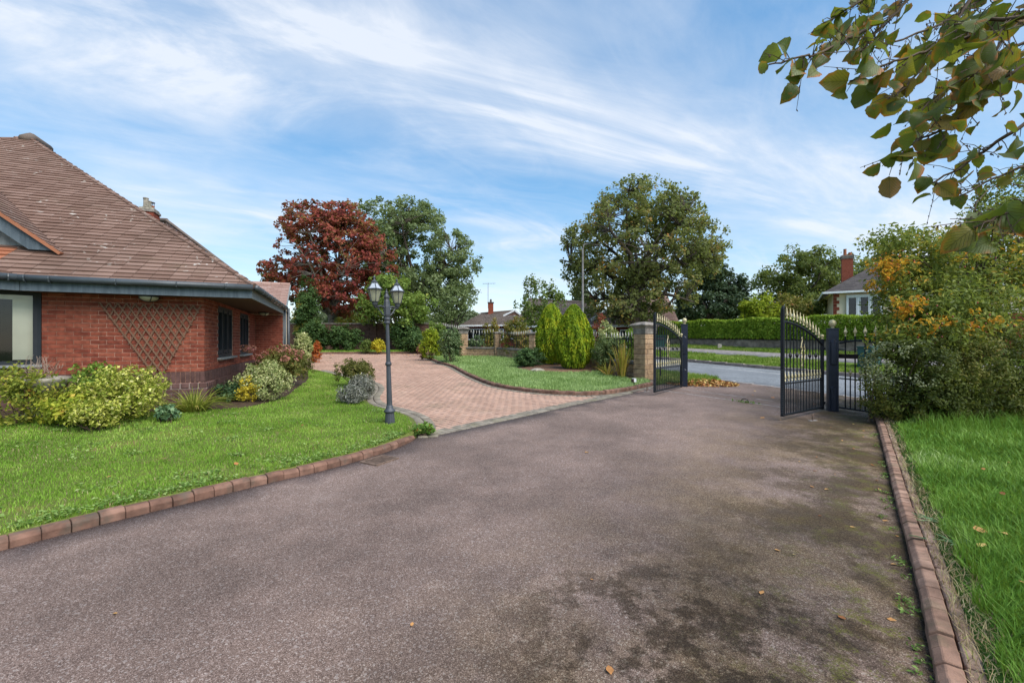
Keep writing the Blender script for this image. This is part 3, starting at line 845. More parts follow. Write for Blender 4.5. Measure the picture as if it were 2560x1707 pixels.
def hazel_mat():
    t = NT('hazel_leaf')
    r = t.rand()
    c = t.cramp(r, [(0, (.070, .110, .014)), (.35, (.125, .170, .020)), (.6, (.090, .135, .034)), (.8, (.19, .21, .025)), (.92, (.26, .19, .028)), (1, (.26, .13, .04))])
    uv = t.node('Attribute', attribute_name='leafuv').outputs['Vector']
    s = t.node('SeparateXYZ'); t.l.new(uv, s.inputs[0])
    ax = t.math('ABSOLUTE', s.outputs[0])
    # side veins run forward from the midrib
    v = t.math('FRACT', t.math('MULTIPLY', t.math('SUBTRACT', s.outputs[1], t.math('MULTIPLY', ax, .75)), 7.5))
    vein = t.mrange(t.math('ABSOLUTE', t.math('SUBTRACT', v, .5)), .36, .47)
    mid = t.mrange(ax, .012, .035, 1, 0)
    vein = t.math('MAXIMUM', vein, mid)
    c = t.mix(t.math('MULTIPLY', vein, .6), c, (.055, .055, .012))
    # scorched margins
    edge = s.outputs[2]
    burn = t.math('MULTIPLY', t.mrange(edge, .45, .9), t.mrange(t.noise(11, 4, .6), .48, .60))
    burn2 = t.mrange(t.noise(20, 4, .6), .60, .67)
    c = t.mix(t.math('MAXIMUM', burn, t.math('MULTIPLY', burn2, .7)), c, t.mix(t.noise(60, 2), (.34, .085, .015), (.50, .19, .03)))
    b = t.bump(t.math('MULTIPLY', vein, -1.0), .5, .003)
    a = t.bsdf(c, .5, b, 0, .45)
    tr = t.node('BsdfTranslucent'); t.put(tr.inputs[0], t.mix(.4, c, (.26, .30, .02)))
    m = t.node('MixShader', {0: .45}); t.l.new(a, m.inputs[1]); t.l.new(tr.outputs[0], m.inputs[2])
    return t.done(m.outputs[0])


L_['hazel'] = hazel_mat()
# ------------------------------------------------------------------ the setting
xs = [-700, -300, -150, -90, -60] + list(range(-44, 46, 2)) + [60, 90, 150, 300, 700]
ys = [-60, -20, -8] + list(np.arange(-4, 44, 1.0)) + [50, 60, 80, 120, 200, 400, 900]
V = [(x, y, float(T(x, y)) - .10) for y in ys for x in xs]
nx = len(xs)
F = [(j * nx + i, j * nx + i + 1, (j + 1) * nx + i + 1, (j + 1) * nx + i) for j in range(len(ys) - 1) for i in range(nx - 1)]
tag(MB().add(V, F).build('ground', MAT['ground']), 'green ground around the houses and gardens', None, None, 'structure')

kerbL = catmull([(-5.0, .9), (-4.3, 1.95), (-3.55, 2.99), (-3.2, 3.5), (-2.84, 3.97), (-2.5, 4.41), (-2.11, 4.85), (-1.68, 5.5), (-1.45, 6.05), (-1.40, 6.35)])
lawnL_edge = catmull([(-1.40, 6.35), (-1.48, 6.62), (-1.58, 7.1), (-1.84, 7.75), (-2.35, 8.38), (-2.9, 8.95), (-3.35, 9.9), (-4.0, 12.2), (-6.1, 14.9), (-7.4, 16.4)])
sett_edge = [(-1.25, 6.33), (0.03, 7.65), (1.42, 9.14), (2.25, 9.95), (3.05, 10.72)]
kerbC = catmull([(-4.9, 23.4), (-4.39, 22.5), (-3.3, 19.6), (-2.57, 18.0), (-1.95, 16.0), (-1.36, 14.1), (-0.55, 12.0), (0.26, 10.95), (1.09, 10.42), (2.02, 10.33), (2.94, 11.0), (3.97, 12.1)])
kerbF = [(-13.5, 27.0), (-12.2, 27.1), (-9.3, 27.4), (-6.0, 27.4), (-5.2, 26.2)]
kerbR = catmull([(6.55, 7.8), (4.78, 5.55), (3.48, 3.92), (2.40, 2.56), (1.80, 1.83), (1.1, .95), (.5, .1)])


def offset_line(line, d):
    out = []
    for i, p in enumerate(line):
        a, b = line[max(i - 1, 0)], line[min(i + 1, len(line) - 1)]
        L = math.hypot(b[0] - a[0], b[1] - a[1]) + 1e-9
        out.append((p[0] - (b[1] - a[1]) / L * d, p[1] + (b[0] - a[0]) / L * d))
    return out


def kdist_L(x, y):
    return poly_dist(x, y, kerbL)


def zL(x, y):
    x = np.asarray(x, float); y = np.asarray(y, float)
    e = np.minimum(kdist_L(x, y), poly_dist(x, y, lawnL_edge))
    return T(x, y) + .025 + .06 * smooth(1 - kdist_L(x, y) / 1.6) + .20 * smooth(e / 4.6)


def zC(x, y):
    return T(x, y) + .075 + .07 * smooth(poly_dist(x, y, kerbC) / 3.0)


def zR(x, y):
    return T(x, y) + .075 + .05 * smooth(poly_dist(x, y, kerbR) / 2.0)


def zV(x, y):
    d = gate_d(x, y)
    return T(x, y) + .10 + .52 * smooth((d - 8.4) / 5.4)


# driveway of pinkish tarmac, running out through the gateway to the street
drive = [(-7.5, -2.5)] + [p for p in kerbL] + [p for p in sett_edge[0:]] + [(3.0, 10.98), (3.97, 12.1), (4.35, 12.45)] + \
    [road_pt(3.9, .6), road_pt(4.0, 2.7), road_pt(0, 2.7), road_pt(-6, 2.7), road_pt(-6, .2), (6.75, 7.55)] + [p for p in kerbR] + [(.2, -2.5)]
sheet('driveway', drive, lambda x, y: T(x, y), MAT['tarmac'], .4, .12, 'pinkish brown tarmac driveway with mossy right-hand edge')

# left lawn, bed and grass
lawnL = offset_line(kerbL, .10)[:-2] + lawnL_edge[1:] + [(-8.6, 17.2), (-14, 17), (-17, 8), (-17, .9)]
sheet('lawn', lawnL, zL, MAT['lawn'], .3, .2, 'bright green front lawn between the driveway and the brick house')

HW, HA = (-5.91, 8.3), math.atan2(.387, .922)
dF, dS = np.array((math.cos(HA), math.sin(HA))), np.array((-math.sin(HA), math.cos(HA)))


def hw(x, y):
    p = np.array(HW) + dF * x + dS * y
    return (float(p[0]), float(p[1]))


bedL = catmull([hw(-7, -3.2), hw(-4.6, -2.35), hw(-3.4, -1.75), hw(-2.2, -1.4), hw(-1.0, -1.05), hw(0, -.8), hw(.75, -.55), hw(1.25, .6), hw(1.45, 2.2), hw(1.6, 4.2), hw(1.5, 6.2), hw(1.4, 7.5)], 4)
bed_poly = bedL + [hw(.2, 7.5), hw(.2, .2), hw(-8, .2)]
sheet('flower_bed', bed_poly, lambda x, y: zL(x, y) + .02, MAT['soil'], .35, .1, 'dark soil bed running along the foot of the brick house')


def keepL(x, y):
    edge = np.minimum(kdist_L(x, y), poly_dist(x, y, lawnL_edge))
    ns = np.sin(x * 3.1 + 1.7 * np.sin(y * 2.3)) + np.sin(y * 4.4 + 1.3 * np.sin(x * 3.7))
    bare = (kdist_L(x, y) < .75) & (ns > 1.25)
    thin = np.random.default_rng(2).uniform(0, 1, np.shape(x)) < .6
    return ~pip(x, y, bed_poly) & (edge > .07) & ~(bare & thin)


grass('grass', lawnL, zL, 6500, .036, MAT['blade'], 'short bright green grass of the lawn by the brick house', 3, .0048, .55, 4.2, 1.5, keepL, maxd=19)
# clover and weeds creeping over the kerb edge
g_ = np.random.default_rng(5)
wx, wy = [], []
for k in range(2600):
    i = g_.integers(6, len(kerbL) - 1); f = g_.uniform()
    a, b = np.array(kerbL[i - 1]), np.array(kerbL[i]); p = a + (b - a) * f
    nrm = np.array((-(b - a)[1], (b - a)[0])); nrm /= np.linalg.norm(nrm) + 1e-9
    p = p + nrm * (.10 + abs(g_.normal(0, .13)))
    if math.sin(p[0] * 5) + math.sin(p[1] * 3.3 + 1) > -.5: wx.append(p[0]); wy.append(p[1])
wx, wy = np.array(wx), np.array(wy)
C = np.stack([wx, wy, zL(wx, wy) + g_.uniform(.008, .045, len(wx))], 1); N = np.tile((0, 0, 1.0), (len(C), 1))
tag(leaf_object('clover', C, N, .026, L_['weed'], None, 3, jitter=.35, aspect=.9), 'low clover and weeds along the lawn side of the left kerb', 'clover', None, 'stuff')

# broad-leaved weeds dotted through the front lawn
wc = []
for k in range(46):
    x, y = g_.uniform(-6.2, -1.7), g_.uniform(3.2, 8.4)
    if not pip(np.array([x]), np.array([y]), lawnL)[0] or pip(np.array([x]), np.array([y]), bed_poly)[0]: continue
    m_ = int(g_.uniform(18, 60)); r_ = g_.uniform(.04, .16)
    wc.append(np.stack([g_.normal(x, r_, m_), g_.normal(y, r_ * .8, m_), np.zeros(m_)], 1))
wc = np.concatenate(wc); wc = wc[pip(wc[:, 0], wc[:, 1], lawnL)]
wc[:, 2] = zL(wc[:, 0], wc[:, 1]) + g_.uniform(.012, .034, len(wc))
tag(leaf_object('clover', wc, wc * 0 + (0, 0, 1.0), .034, L_['weed'], None, 13, jitter=.4, aspect=.75), 'pale clover and weed patches dotted through the front lawn', 'clover', None, 'stuff')
grass('dry_grass', lawnL, zL, 420, .034, L_['straw'], 'dry straw-coloured blades mixed into the front lawn', 33, .005, .8, 4.2, 1.5, lambda x, y: keepL(x, y) & ((kdist_L(x, y) < 1.0) | (np.sin(x * 2.2 + np.sin(y * 1.7)) * np.sin(y * 2.9) > .35)), maxd=14)

# centre lawn with its mulch bed
PIL = {'gate': (4.0, 13.03), 'a': (-2.62, 23.2), 'b': (-.77, 22.5), 'c': (.97, 19.6), 'e': (2.62, 16.3), 'd': (-4.66, 25.0)}
lawnC = offset_line(kerbC, .085) + [(4.0, 12.6), (4.0, 13.05), (2.62, 16.3), (.97, 19.6), (-.77, 22.5), (-2.62, 23.2), (-4.0, 24.3)]
sheet('lawn.001', lawnC, zC, MAT['lawn2'], .4, .2, 'pale green lawn in front of the low stone wall and railings')
mulch = [(1.75 + 1.55 * math.cos(a) - .25 * math.sin(a), 15.7 + 1.5 * math.sin(a)) for a in np.linspace(0, 2 * math.pi, 22)[:-1]]
sheet('mulch_bed', mulch, lambda x, y: zC(x, y) + .02 + .04 * smooth(poly_dist(x, y, mulch + mulch[:1]) / .5), MAT['mulch'], .25, .1, 'reddish bark mulch bed under the two golden conifers')
bedW = [(3.65, 12.75), (3.9, 13.2), (2.55, 16.3), (1.0, 19.4), (.5, 18.6), (2.0, 16.2), (2.9, 14.4), (3.15, 13.3)]
sheet('flower_bed.001', bedW, lambda x, y: zC(x, y) + .015, MAT['soil'], .4, .1, 'narrow soil bed along the inside of the railings')
grass('grass.001', lawnC, zC, 3400, .075, MAT['blade2'], 'pale tufted grass of the lawn before the stone wall', 4, .008, .6, 6.5, 1.4,
      lambda x, y: ~pip(x, y, mulch) & ~pip(x, y, bedW) & (poly_dist(x, y, kerbC) > .08), maxd=30)

# right-hand lawn
lawnR = offset_line(kerbR, .155)[::-1] + [(7.6, 7.3), (16, 7), (16, -1), (1.4, -1)]
lawnR = [(p[0], p[1]) for p in lawnR]
sheet('lawn.002', lawnR, zR, MAT['lawn3'], .3, .2, 'lush dark green lawn right of the driveway below the hedge')
grass('grass.002', lawnR, zR, 9500, .085, MAT['blade3'], 'long lush grass on the lawn right of the driveway', 6, .0050, .85, 2.6, 1.35,
      lambda x, y: (poly_dist(x, y, kerbR) > .20 + .06 * np.sin(x * 9.0) * np.sin(y * 7.0)) & ((y < 6.9)), maxd=11)
thatch = offset_line(kerbR, .10) + offset_line(kerbR, .28)[::-1]
grass('thatch', thatch, lambda x, y: T(x, y) + .07, 4200, .04, L_['straw'], 'dry straw-coloured thatch along the lawn side of the right kerb', 16, .004, 1.5, 3.0, 1.2, lambda x, y: (y < 7.4), maxd=10)

# street: carriageway, verges, footpath
TT = [-14, -8, -4, 0, 4, 8, 12, 16, 20, 26, 32, 40, 48]
def strip(d0, d1, t0=-14, t1=48):
    ts = [t for t in TT if t0 < t < t1]
    return [road_pt(t, d0) for t in [t0] + ts + [t1]] + [road_pt(t, d1) for t in ([t0] + ts + [t1])[::-1]]


road = sheet('road', strip(2.74, 8.4), lambda x, y: T(x, y) - .02, MAT['road'], 1.0, .1, 'grey asphalt street beyond the open gates')
for k in range(7):
    t0 = -6 + k * 5.5
    m = MB()
    q = [road_pt(t0, 6.7), road_pt(t0 + 3.6, 6.7), road_pt(t0 + 3.6, 6.79), road_pt(t0, 6.79)]
    m.add([(x, y, float(T(x, y)) - .014) for x, y in q], [(0, 3, 2, 1)])
    m.build('road_marking', MAT['paint_w'], road)
sheet('verge', strip(8.52, 14.2), zV, MAT['verge'], 1.0, .2, 'grassy bank across the street below the block wall')
sheet('footpath', strip(10.9, 12.1, -14, 48), lambda x, y: zV(x, y) + .02, MAT['path'], 1.0, .05, 'grey tarmac footpath crossing the grassy bank')
tx = road_pt(-1.5, 8.6)
sheet('driveway.001', [road_pt(-7.2, 8.45), road_pt(-.6, 8.45), road_pt(-.9, 13.6), road_pt(-7.2, 13.6)], lambda x, y: zV(x, y) + .03, MAT['path'], 1.0, .05, 'grey driveway of the cream house across the street')
grass('grass.003', strip(8.6, 13.9, -1, 20), zV, 900, .10, MAT['bladev'], 'rough grass on the bank across the street', 8, .022, .6, 17, 1.0,
      lambda x, y: ((gate_d(x, y) < 10.85) | (gate_d(x, y) > 12.15)) & (np.sin(x * 1.3 + np.sin(y)) * np.sin(y * 1.7) < .55), maxd=45, parent=None)
sheet('verge.001', [road_pt(4.05, .55)] + [road_pt(t, .2) for t in (5, 8, 12, 16, 22)] + [road_pt(22, 2.66), road_pt(12, 2.66), road_pt(8, 2.66), road_pt(4.6, 2.6), road_pt(3.95, 1.6)],
      lambda x, y: T(x, y) + .06, MAT['verge'], .6, .15, 'strip of grass beside the street left of the gateway')
grass('grass.004', [road_pt(4.1, .3), road_pt(16, .3), road_pt(16, 2.6), road_pt(4.6, 2.5), road_pt(4.0, 1.5)], lambda x, y: T(x, y) + .06, 1800, .11, MAT['bladev'],
      'grass strip outside the railings left of the gateway', 9, .012, .6, 12, 1.0, maxd=30)

sk = bpy.data.objects.new('street_kerb', None); link(sk); tag(sk, 'line of concrete kerb stones along the far side of the street', None, None, 'structure')
kst = cham('kerb_stone', .905, .13, .26, .012, MAT['kerb_c'])
for k in range(42):
    x, y = road_pt(-9.5 + k * .915, 8.46)
    inst('kerb_stone', kst, sk, (x, y, float(T(x, y)) - .015), (0, 0, math.atan2(GD[1], GD[0])))
ch = bpy.data.objects.new('drain_channel', None); link(ch); tag(ch, 'pale concrete channel blocks along the near edge of the street', None, None, 'structure')
chm = cham('channel_block', .60, .14, .08, .006, MAT['channel'])
for k in range(24):
    x, y = road_pt(-6.5 + k * .61, 2.72)
    inst('channel_block', chm, ch, (x, y, float(T(x, y)) - .03), (0, 0, math.atan2(GD[1], GD[0])))
for (a, b, w, nm) in (((3.62, 11.57), (5.52, 8.72), .045, 'pale joint line across the gateway, nearer of the two'), ((4.40, 11.5), (5.98, 9.2), .035, 'pale joint line across the gateway, farther of the two')):
    a, b = np.array(a), np.array(b); n = np.array((-(b - a)[1], (b - a)[0])); n /= np.linalg.norm(n)
    m = MB()
    K = 14
    for k in range(K):
        if k in (9, 12) and w < .04: continue
        p0 = a + (b - a) * k / K; p1 = a + (b - a) * (k + .985) / K
        j = g_.uniform(.75, 1.2)
        q = [p0 - n * w * j / 2, p1 - n * w / 2, p1 + n * w * j / 2, p0 + n * w / 2]
        m.add([(x, y, float(T(x, y)) + .004) for x, y in q], [(0, 1, 2, 3)])
    tag(m.build('joint_line', MAT['channel']), nm, None, None, 'structure')

# ------------------------------------------------------------------ kerbs of shaped blocks
def walk(line, step):
    out, carry = [], 0.0
    for (x1, y1), (x2, y2) in zip(line[:-1], line[1:]):
        L = math.hypot(x2 - x1, y2 - y1)
        s = carry
        while s < L:
            f = s / L; out.append((x1 + (x2 - x1) * f, y1 + (y2 - y1) * f, math.atan2(y2 - y1, x2 - x1))); s += step
        carry = s - L
    return out


def kerb_block_mesh(name, L, W, Hh, mat, ch=.03):
    """block with a broad chamfer on its drive side (local -y)"""
    bm = bmesh.new()
    prof = [(-W / 2, -Hh), (W / 2, -Hh), (W / 2, 0), (-W / 2 + ch, 0), (-W / 2, -ch * .9)]
    vs0 = [bm.verts.new((-L / 2, y, z)) for y, z in prof]; vs1 = [bm.verts.new((L / 2, y, z)) for y, z in prof]
    bm.faces.new(vs0); bm.faces.new(vs1[::-1])
    for i in range(5): bm.faces.new((vs0[i], vs1[i], vs1[(i + 1) % 5], vs0[(i + 1) % 5])[::-1])
    bmesh.ops.recalc_face_normals(bm, faces=bm.faces)
    bmesh.ops.bevel(bm, geom=[e for e in bm.edges], offset=.004, segments=1, affect='EDGES')
    me = bpy.data.meshes.new(name); bm.to_mesh(me); bm.free(); me.materials.append(mat)
    return me


def kerb(name, label, line, step, W, top, mesh, side, zfun, parent=None, lo=None, jit=.008):
    k0 = parent or tag(link(bpy.data.objects.new(name, None)), label, None, None, 'structure')
    g = random.Random(3)
    for i, (x, y, a) in enumerate(walk(line, step)):
        ox, oy = -math.sin(a) * side * W / 2, math.cos(a) * side * W / 2
        t = top(i, x, y) if callable(top) else top
        inst('kerb_block', mesh, k0, (x + ox, y + oy, float(T(x, y)) + t + g.uniform(-jit, jit)),
             (g.uniform(-.035, .035), g.uniform(-.03, .03), a + (0 if side > 0 else math.pi) + g.uniform(-.03, .03)))
    return k0


kb = kerb_block_mesh('kerb_block', .152, .095, .24, MAT['kerb'], .030)
kerb('kerb', 'raised brown block kerb curving along the left edge of the driveway', kerbL, .157, .095, lambda i, x, y: .085 - .045 * smooth((y - 5.6) / .8), kb, 1, T)
kbc = kerb_block_mesh('kerb_block_slim', .197, .10, .22, MAT['kerb'], .022)
kerb('kerb.001', 'curved brown block kerb around the pale lawn by the wall', kerbC, .201, .10, .10, kbc, 1, T)
kerb('kerb.002', 'brown block kerb at the far end of the block paving', kerbF[::-1], .201, .10, .12, kbc, -1, T)
kr = kerb('kerb.003', 'double brick kerb along the right edge of the driveway', kerbR[:-6], .125, .085, .075,
          kerb_block_mesh('kerb_block_header', .119, .088, .22, MAT['kerb_r'], .030), 1, T)
kb2 = cham('kerb_brick', .205, .065, .10, .008, MAT['kerb_pale'])
g2 = random.Random(8)
for (x, y, a) in walk(kerbR[:-6], .212):
    ox, oy = -math.sin(a) * .128, math.cos(a) * .128
    inst('kerb_brick', kb2, kr, (x + ox, y + oy, float(T(x, y)) + .015 + g2.uniform(-.006, .006)), (g2.uniform(-.03, .03), g2.uniform(-.03, .03), a + g2.uniform(-.03, .03)))

# ------------------------------------------------------------------ block paving
pave = sett_edge + [(p[0], p[1]) for p in kerbC[::-1]] + [(-4.9, 24.0), (-5.2, 26.2), (-6.0, 27.4), (-9.3, 27.4), (-12.2, 27.1), (-13.5, 27.0), (-12, 22), (-8.6, 17.2)] + lawnL_edge[::-1]
bp = sheet('block_paving', pave, lambda x, y: T(x, y) - .012, MAT['joint'], .6, .1, 'salmon pink block paving sweeping left from the driveway')
pd = np.array((.70, -.714)); qd = np.array((.714, .70))
ii, jj = np.meshgrid(np.arange(-170, 120), np.arange(-20, 340), indexing='ij')
org = np.array((-1.2, 6.4))
a_ = (ii + .5 * (jj % 2)) * .205; b_ = jj * .105
bx = org[0] + pd[0] * a_ + qd[0] * b_; by = org[1] + pd[1] * a_ + qd[1] * b_
bx, by = bx.ravel(), by.ravel()
ok = (by > 5) & (by < 28) & (bx < 4) & (bx > -14)
bx, by = bx[ok], by[ok]
ok = pip(bx, by, pave)
bx, by = bx[ok], by[ok]
ok = (poly_dist(bx, by, sett_edge) > .23) & (poly_dist(bx, by, lawnL_edge) > .25) & (poly_dist(bx, by, kerbC) > .10) & (poly_dist(bx, by, kerbF) > .12)
bx, by = bx[ok], by[ok]
order = np.argsort(np.hypot(bx, by)); bx, by = bx[order], by[order]
ang = math.atan2(pd[1], pd[0])
pb = cham('paving_brick', .198, .098, .05, .004, MAT['paver'])
g3 = random.Random(5)
for k in range(300):
    inst('paving_brick', pb, bp, (bx[k], by[k], float(T(bx[k], by[k])) - .023 + g3.uniform(-.0025, .0025)), (g3.uniform(-.008, .008), g3.uniform(-.008, .008), ang))


def flat_blocks(X, Y, A, lx, ly, top, bevel=.004, seed=0):
    """many chamfered block tops in one mesh"""
    g = np.random.default_rng(seed); n = len(X)
    c, s = np.cos(A), np.sin(A)
    Z = T(X, Y) + top + g.uniform(-.003, .003, n)
    vs = []
    for (sx, sy) in ((-1, -1), (1, -1), (1, 1), (-1, 1)):
        for (inn, dz) in ((0, -.02), (0, -bevel), (bevel, 0)):
            dx, dy = sx * (lx / 2 - inn), sy * (ly / 2 - inn)
            vs.append(np.stack([X + dx * c - dy * s, Y + dx * s + dy * c, Z + dz], 1))
    V = np.stack(vs, 1).reshape(-1, 3)
    b = np.arange(n) * 12
    Q = []
    for k in range(4):
        k2 = (k + 1) % 4
        for l in range(2):
            Q.append(np.stack([b + k * 3 + l, b + k2 * 3 + l, b + k2 * 3 + l + 1, b + k * 3 + l + 1], 1))
    Q.append(np.stack([b + 2, b + 5, b + 8, b + 11], 1))
    return V, np.concatenate(Q)


V, Q = flat_blocks(bx[300:], by[300:], np.full(len(bx) - 300, ang), .198, .098, .002, seed=3)
o = link(bpy.data.objects.new('paving_field', arrays_mesh('paving_field', V, [Q], MAT['paver'])), bp); o['kind'] = 'stuff'
sm = cham('sett', .098, .145, .05, .005, MAT['sett'])
for (x, y, a) in walk(sett_edge, .1025):
    for r_ in range(2):
        ox, oy = -math.sin(a) * (.085 + .15 * r_), math.cos(a) * (.085 + .15 * r_)
        if r_ == 0: inst('sett', sm, bp, (x + ox, y + oy, float(T(x, y)) - .014 + g3.uniform(-.002, .002)), (0, 0, a + g3.uniform(-.02, .02)))
        else: inst('sett', sm, bp, (x + ox, y + oy, float(T(x, y)) - .015 + g3.uniform(-.002, .002)), (0, 0, a + g3.uniform(-.02, .02)))
bxs, bys, bas = [], [], []
for line, side, offs in ((lawnL_edge, -1, (.085, .24)), (kerbC, -1, (.075,))):
    for (x, y, a) in walk(line, .104):
        for of in offs:
            bxs.append(x - math.sin(a) * side * of); bys.append(y + math.cos(a) * side * of); bas.append(a)
V, Q = flat_blocks(np.array(bxs), np.array(bys), np.array(bas), .098, .14, .011, seed=4)
o = link(bpy.data.objects.new('sett_border', arrays_mesh('sett_border', V, [Q], MAT['sett'])), bp); o['kind'] = 'stuff'
# strip of grass and earth at the far end, in front of the old wall
sheet('lawn.003', [(-16, 26.9)] + [(x, y + .12) for x, y in kerbF] + [(-4.6, 26.4), (-4.6, 31), (-20, 31), (-20, 27)], lambda x, y: T(x, y) + .10, MAT['lawn'], 1.0, .2, 'narrow strip of grass before the old brick wall')
grass('grass.005', [(-14, 27.2), (-6.2, 27.6), (-5.0, 26.6), (-4.8, 29.2), (-14, 29.4)], lambda x, y: T(x, y) + .10, 700, .10, MAT['blade'], 'grass strip in the shade of the old brick wall', 10, .02, .5, 25, 1.0, maxd=40)

# drain grate at the kerb
dg = thing('drain_grate', 'small rusty drain grate at the left kerb of the driveway', 'drain', (-1.60, 5.22, .012), math.atan2(.86, .5))
m = MB()
m.box((0, .13, .004), (.36, .02, .02)); m.box((0, -.13, .004), (.36, .02, .02)); m.box((.17, 0, .004), (.02, .24, .02)); m.box((-.17, 0, .004), (.02, .24, .02))
m.build('frame', MAT['grate'], dg)
gb = MB().box((0, 0, 0), (.016, .235, .016)).mesh('grate_bar', MAT['grate'])
for k in range(9): inst('bar', gb, dg, (-.14 + k * .035, 0, .003))
MB().box((0, 0, -.006), (.32, .23, .006)).build('sump', MAT['soil'], dg)
# ------------------------------------------------------------------ the brick house on the left
def wall_box(mb, x0, x1, y0, y1, z0, z1):
    mb.box(((x0 + x1) / 2, (y0 + y1) / 2, (z0 + z1) / 2), (abs(x1 - x0), abs(y1 - y0), abs(z1 - z0)))


def course_roof(mb, e0, e1, r0, r1, rows, tile_w, lip=.022, over=1.12, rnd=None):
    """overlapping tiles on a four-sided slope, each tile a raised lip and a top"""
    e0, e1, r0, r1 = map(Vector, (e0, e1, r0, r1))
    n = (e1 - e0).cross(r0 - e0)
    if n.length < 1e-6: n = (e1 - e0).cross(r1 - e0)
    n.normalize()
    if n.z < 0: n = -n
    g = rnd or random.Random(2)
    for r in range(rows):
        f0, f1 = r / rows, min((r + over) / rows, 1.0)
        a0, b0, a1, b1 = e0.lerp(r0, f0), e1.lerp(r1, f0), e0.lerp(r0, f1), e1.lerp(r1, f1)
        L = (b0 - a0).length
        k = max(1, int(round(L / tile_w)))
        cuts = [0] + [(i + (.5 if r % 2 else 0)) / k for i in range(1 if r % 2 == 0 else 0, k)] + [1]
        for i in range(len(cuts) - 1):
            c0, c1 = cuts[i] + .004 / max(L, .1), cuts[i + 1]
            if c1 - c0 < .001: continue
            j = g.uniform(-.003, .003)
            p0, p1 = a0.lerp(b0, c0), a0.lerp(b0, c1)
            q0, q1 = a1.lerp(b1, c0), a1.lerp(b1, c1)
            up = n * (lip + j)
            mb.add([p0, p1, p1 + up, p0 + up, q1 + n * .003, q0 + n * .003], [(0, 1, 2, 3), (3, 2, 4, 5)])


H = thing('brick_house', 'low red brick house with sweeping brown tiled roof and dark eaves', 'house', (HW[0], HW[1], 0), HA)
PITCH = math.atan(.722)
EX, EY, EZ = .85, -.40, 2.50                 # eaves corner (local)
camL = Vector((2.24, -9.94, EYE))            # camera in house coordinates


def hu(x, y):
    p = hw(x, y); return 1280 + 1080 * p[0] / max(p[1], .05)


def xloc(u, y=0.0):
    """local x on the plane y that is seen in column u"""
    k = (u - 1280) / 1080
    bx0, by0 = np.array(HW) + dS * y
    return (k * by0 - bx0) / (dF[0] - k * dF[1])


# wall cores
XL = -2.33
mw2 = MB(); wall_box(mw2, -9.0, -4.5, -.9, -.7, 0, 1.05); mw2.build('wall', MAT['mortar'], H)
m = MB()
wall_box(m, XL, -.012, .010, .25, .0, 2.30)
for (y0, y1, z0, z1) in ((.012, 1.12, 0, 2.3), (1.12, 2.66, 0, 1.075), (1.12, 2.66, 2.245, 2.3), (2.66, 3.58, 0, 2.3), (3.58, 4.95, 0, 1.075), (3.58, 4.95, 2.245, 2.3), (4.95, 6.06, 0, 2.3)):
    wall_box(m, -.25, -.0105, y0, y1, z0, z1)
wall_box(m, -.2, .80, 6.082, 6.3, 0, 2.6)
wall_box(m, .6, .80, 6.30, 7.4, 0, 2.6)
W_ = m.build('wall', MAT['mortar'], H)

bricks = []      # (cx, cy, cz, lx, ly, lz, mat)
BZ0, CH = .878, .075


def run(length, course, half=.1125, full=.225):
    o = 0.0 if course % 2 == 0 else -half
    out = []
    while o < length - .02:
        a, b = max(o, 0), min(o + full, length)
        if b - a > .03: out.append((a + .004, b - .005))
        o += full
    return out


for c in range(19):
    z = BZ0 + c * CH + .0325
    if z + .03 > 2.30: break
    for a, b in run(2.33, c):
        bricks.append((-(a + b) / 2, .045, z, b - a, .09, .0655, 'brick'))
    for a, b in run(6.05, c + 1):
        mid = (a + b) / 2
        skip = False
        for (w0, w1) in ((1.12, 2.66), (3.58, 4.95)):
            if w0 < mid < w1 and 1.04 < z < 2.25: skip = True
        if skip: continue
        for (w0, w1) in ((1.12, 2.66), (3.58, 4.95)):
            if 1.04 < z < 2.25:
                if a < w0 < b: b = w0
                if a < w1 < b: a = w1
        if b - a > .03: bricks.append((-.045, (a + b) / 2 + .002, z, .09, b - a, .0655, 'brick'))
    for a, b in run(.80, c):
        bricks.append(((a + b) / 2, 6.11, z, b - a, .075, .0655, 'brick'))
# brown soldier course, sloped plinth cap and plinth
for k in range(31):
    bricks.append((-(k + .5) * .075, .043, .776, .067, .09, .196, 'brown'))
for k in range(80):
    bricks.append((-.043, (k + .5) * .075 + .006, .776, .09, .067, .196, 'brown'))
for k in range(17):
    bricks.append((.06 - (k + .5) * .142, -.001, .614, .133, .125, .112, 'brown'))
for k in range(42):
    bricks.append((.001, -.06 + (k + 1.05) * .142, .614, .125, .133, .112, 'brown'))
for c in range(5):
    z = .555 - c * .075 - .035
    for a, b in run(2.36, c):
        bricks.append((.06 - (a + b) / 2, -.015, z, b - a, .09, .0655, 'brown'))
    for a, b in run(6.0, c + 1):
        bricks.append((.015, -.058 + (a + b) / 2, z, .09, b - a, .0655, 'brown'))
m = MB(); wall_box(m, -2.4, .05, -.05, .009, .0, .66); wall_box(m, -.0095, .05, .009, 6.0, .0, .66); m.build('plinth', MAT['mortar_d'], H)
bricks.sort(key=lambda b: (Vector(b[:3]) - camL).length)
cache, restb = {}, {'brick': MB(), 'brown': MB()}
g4 = random.Random(4)
cnt = 0
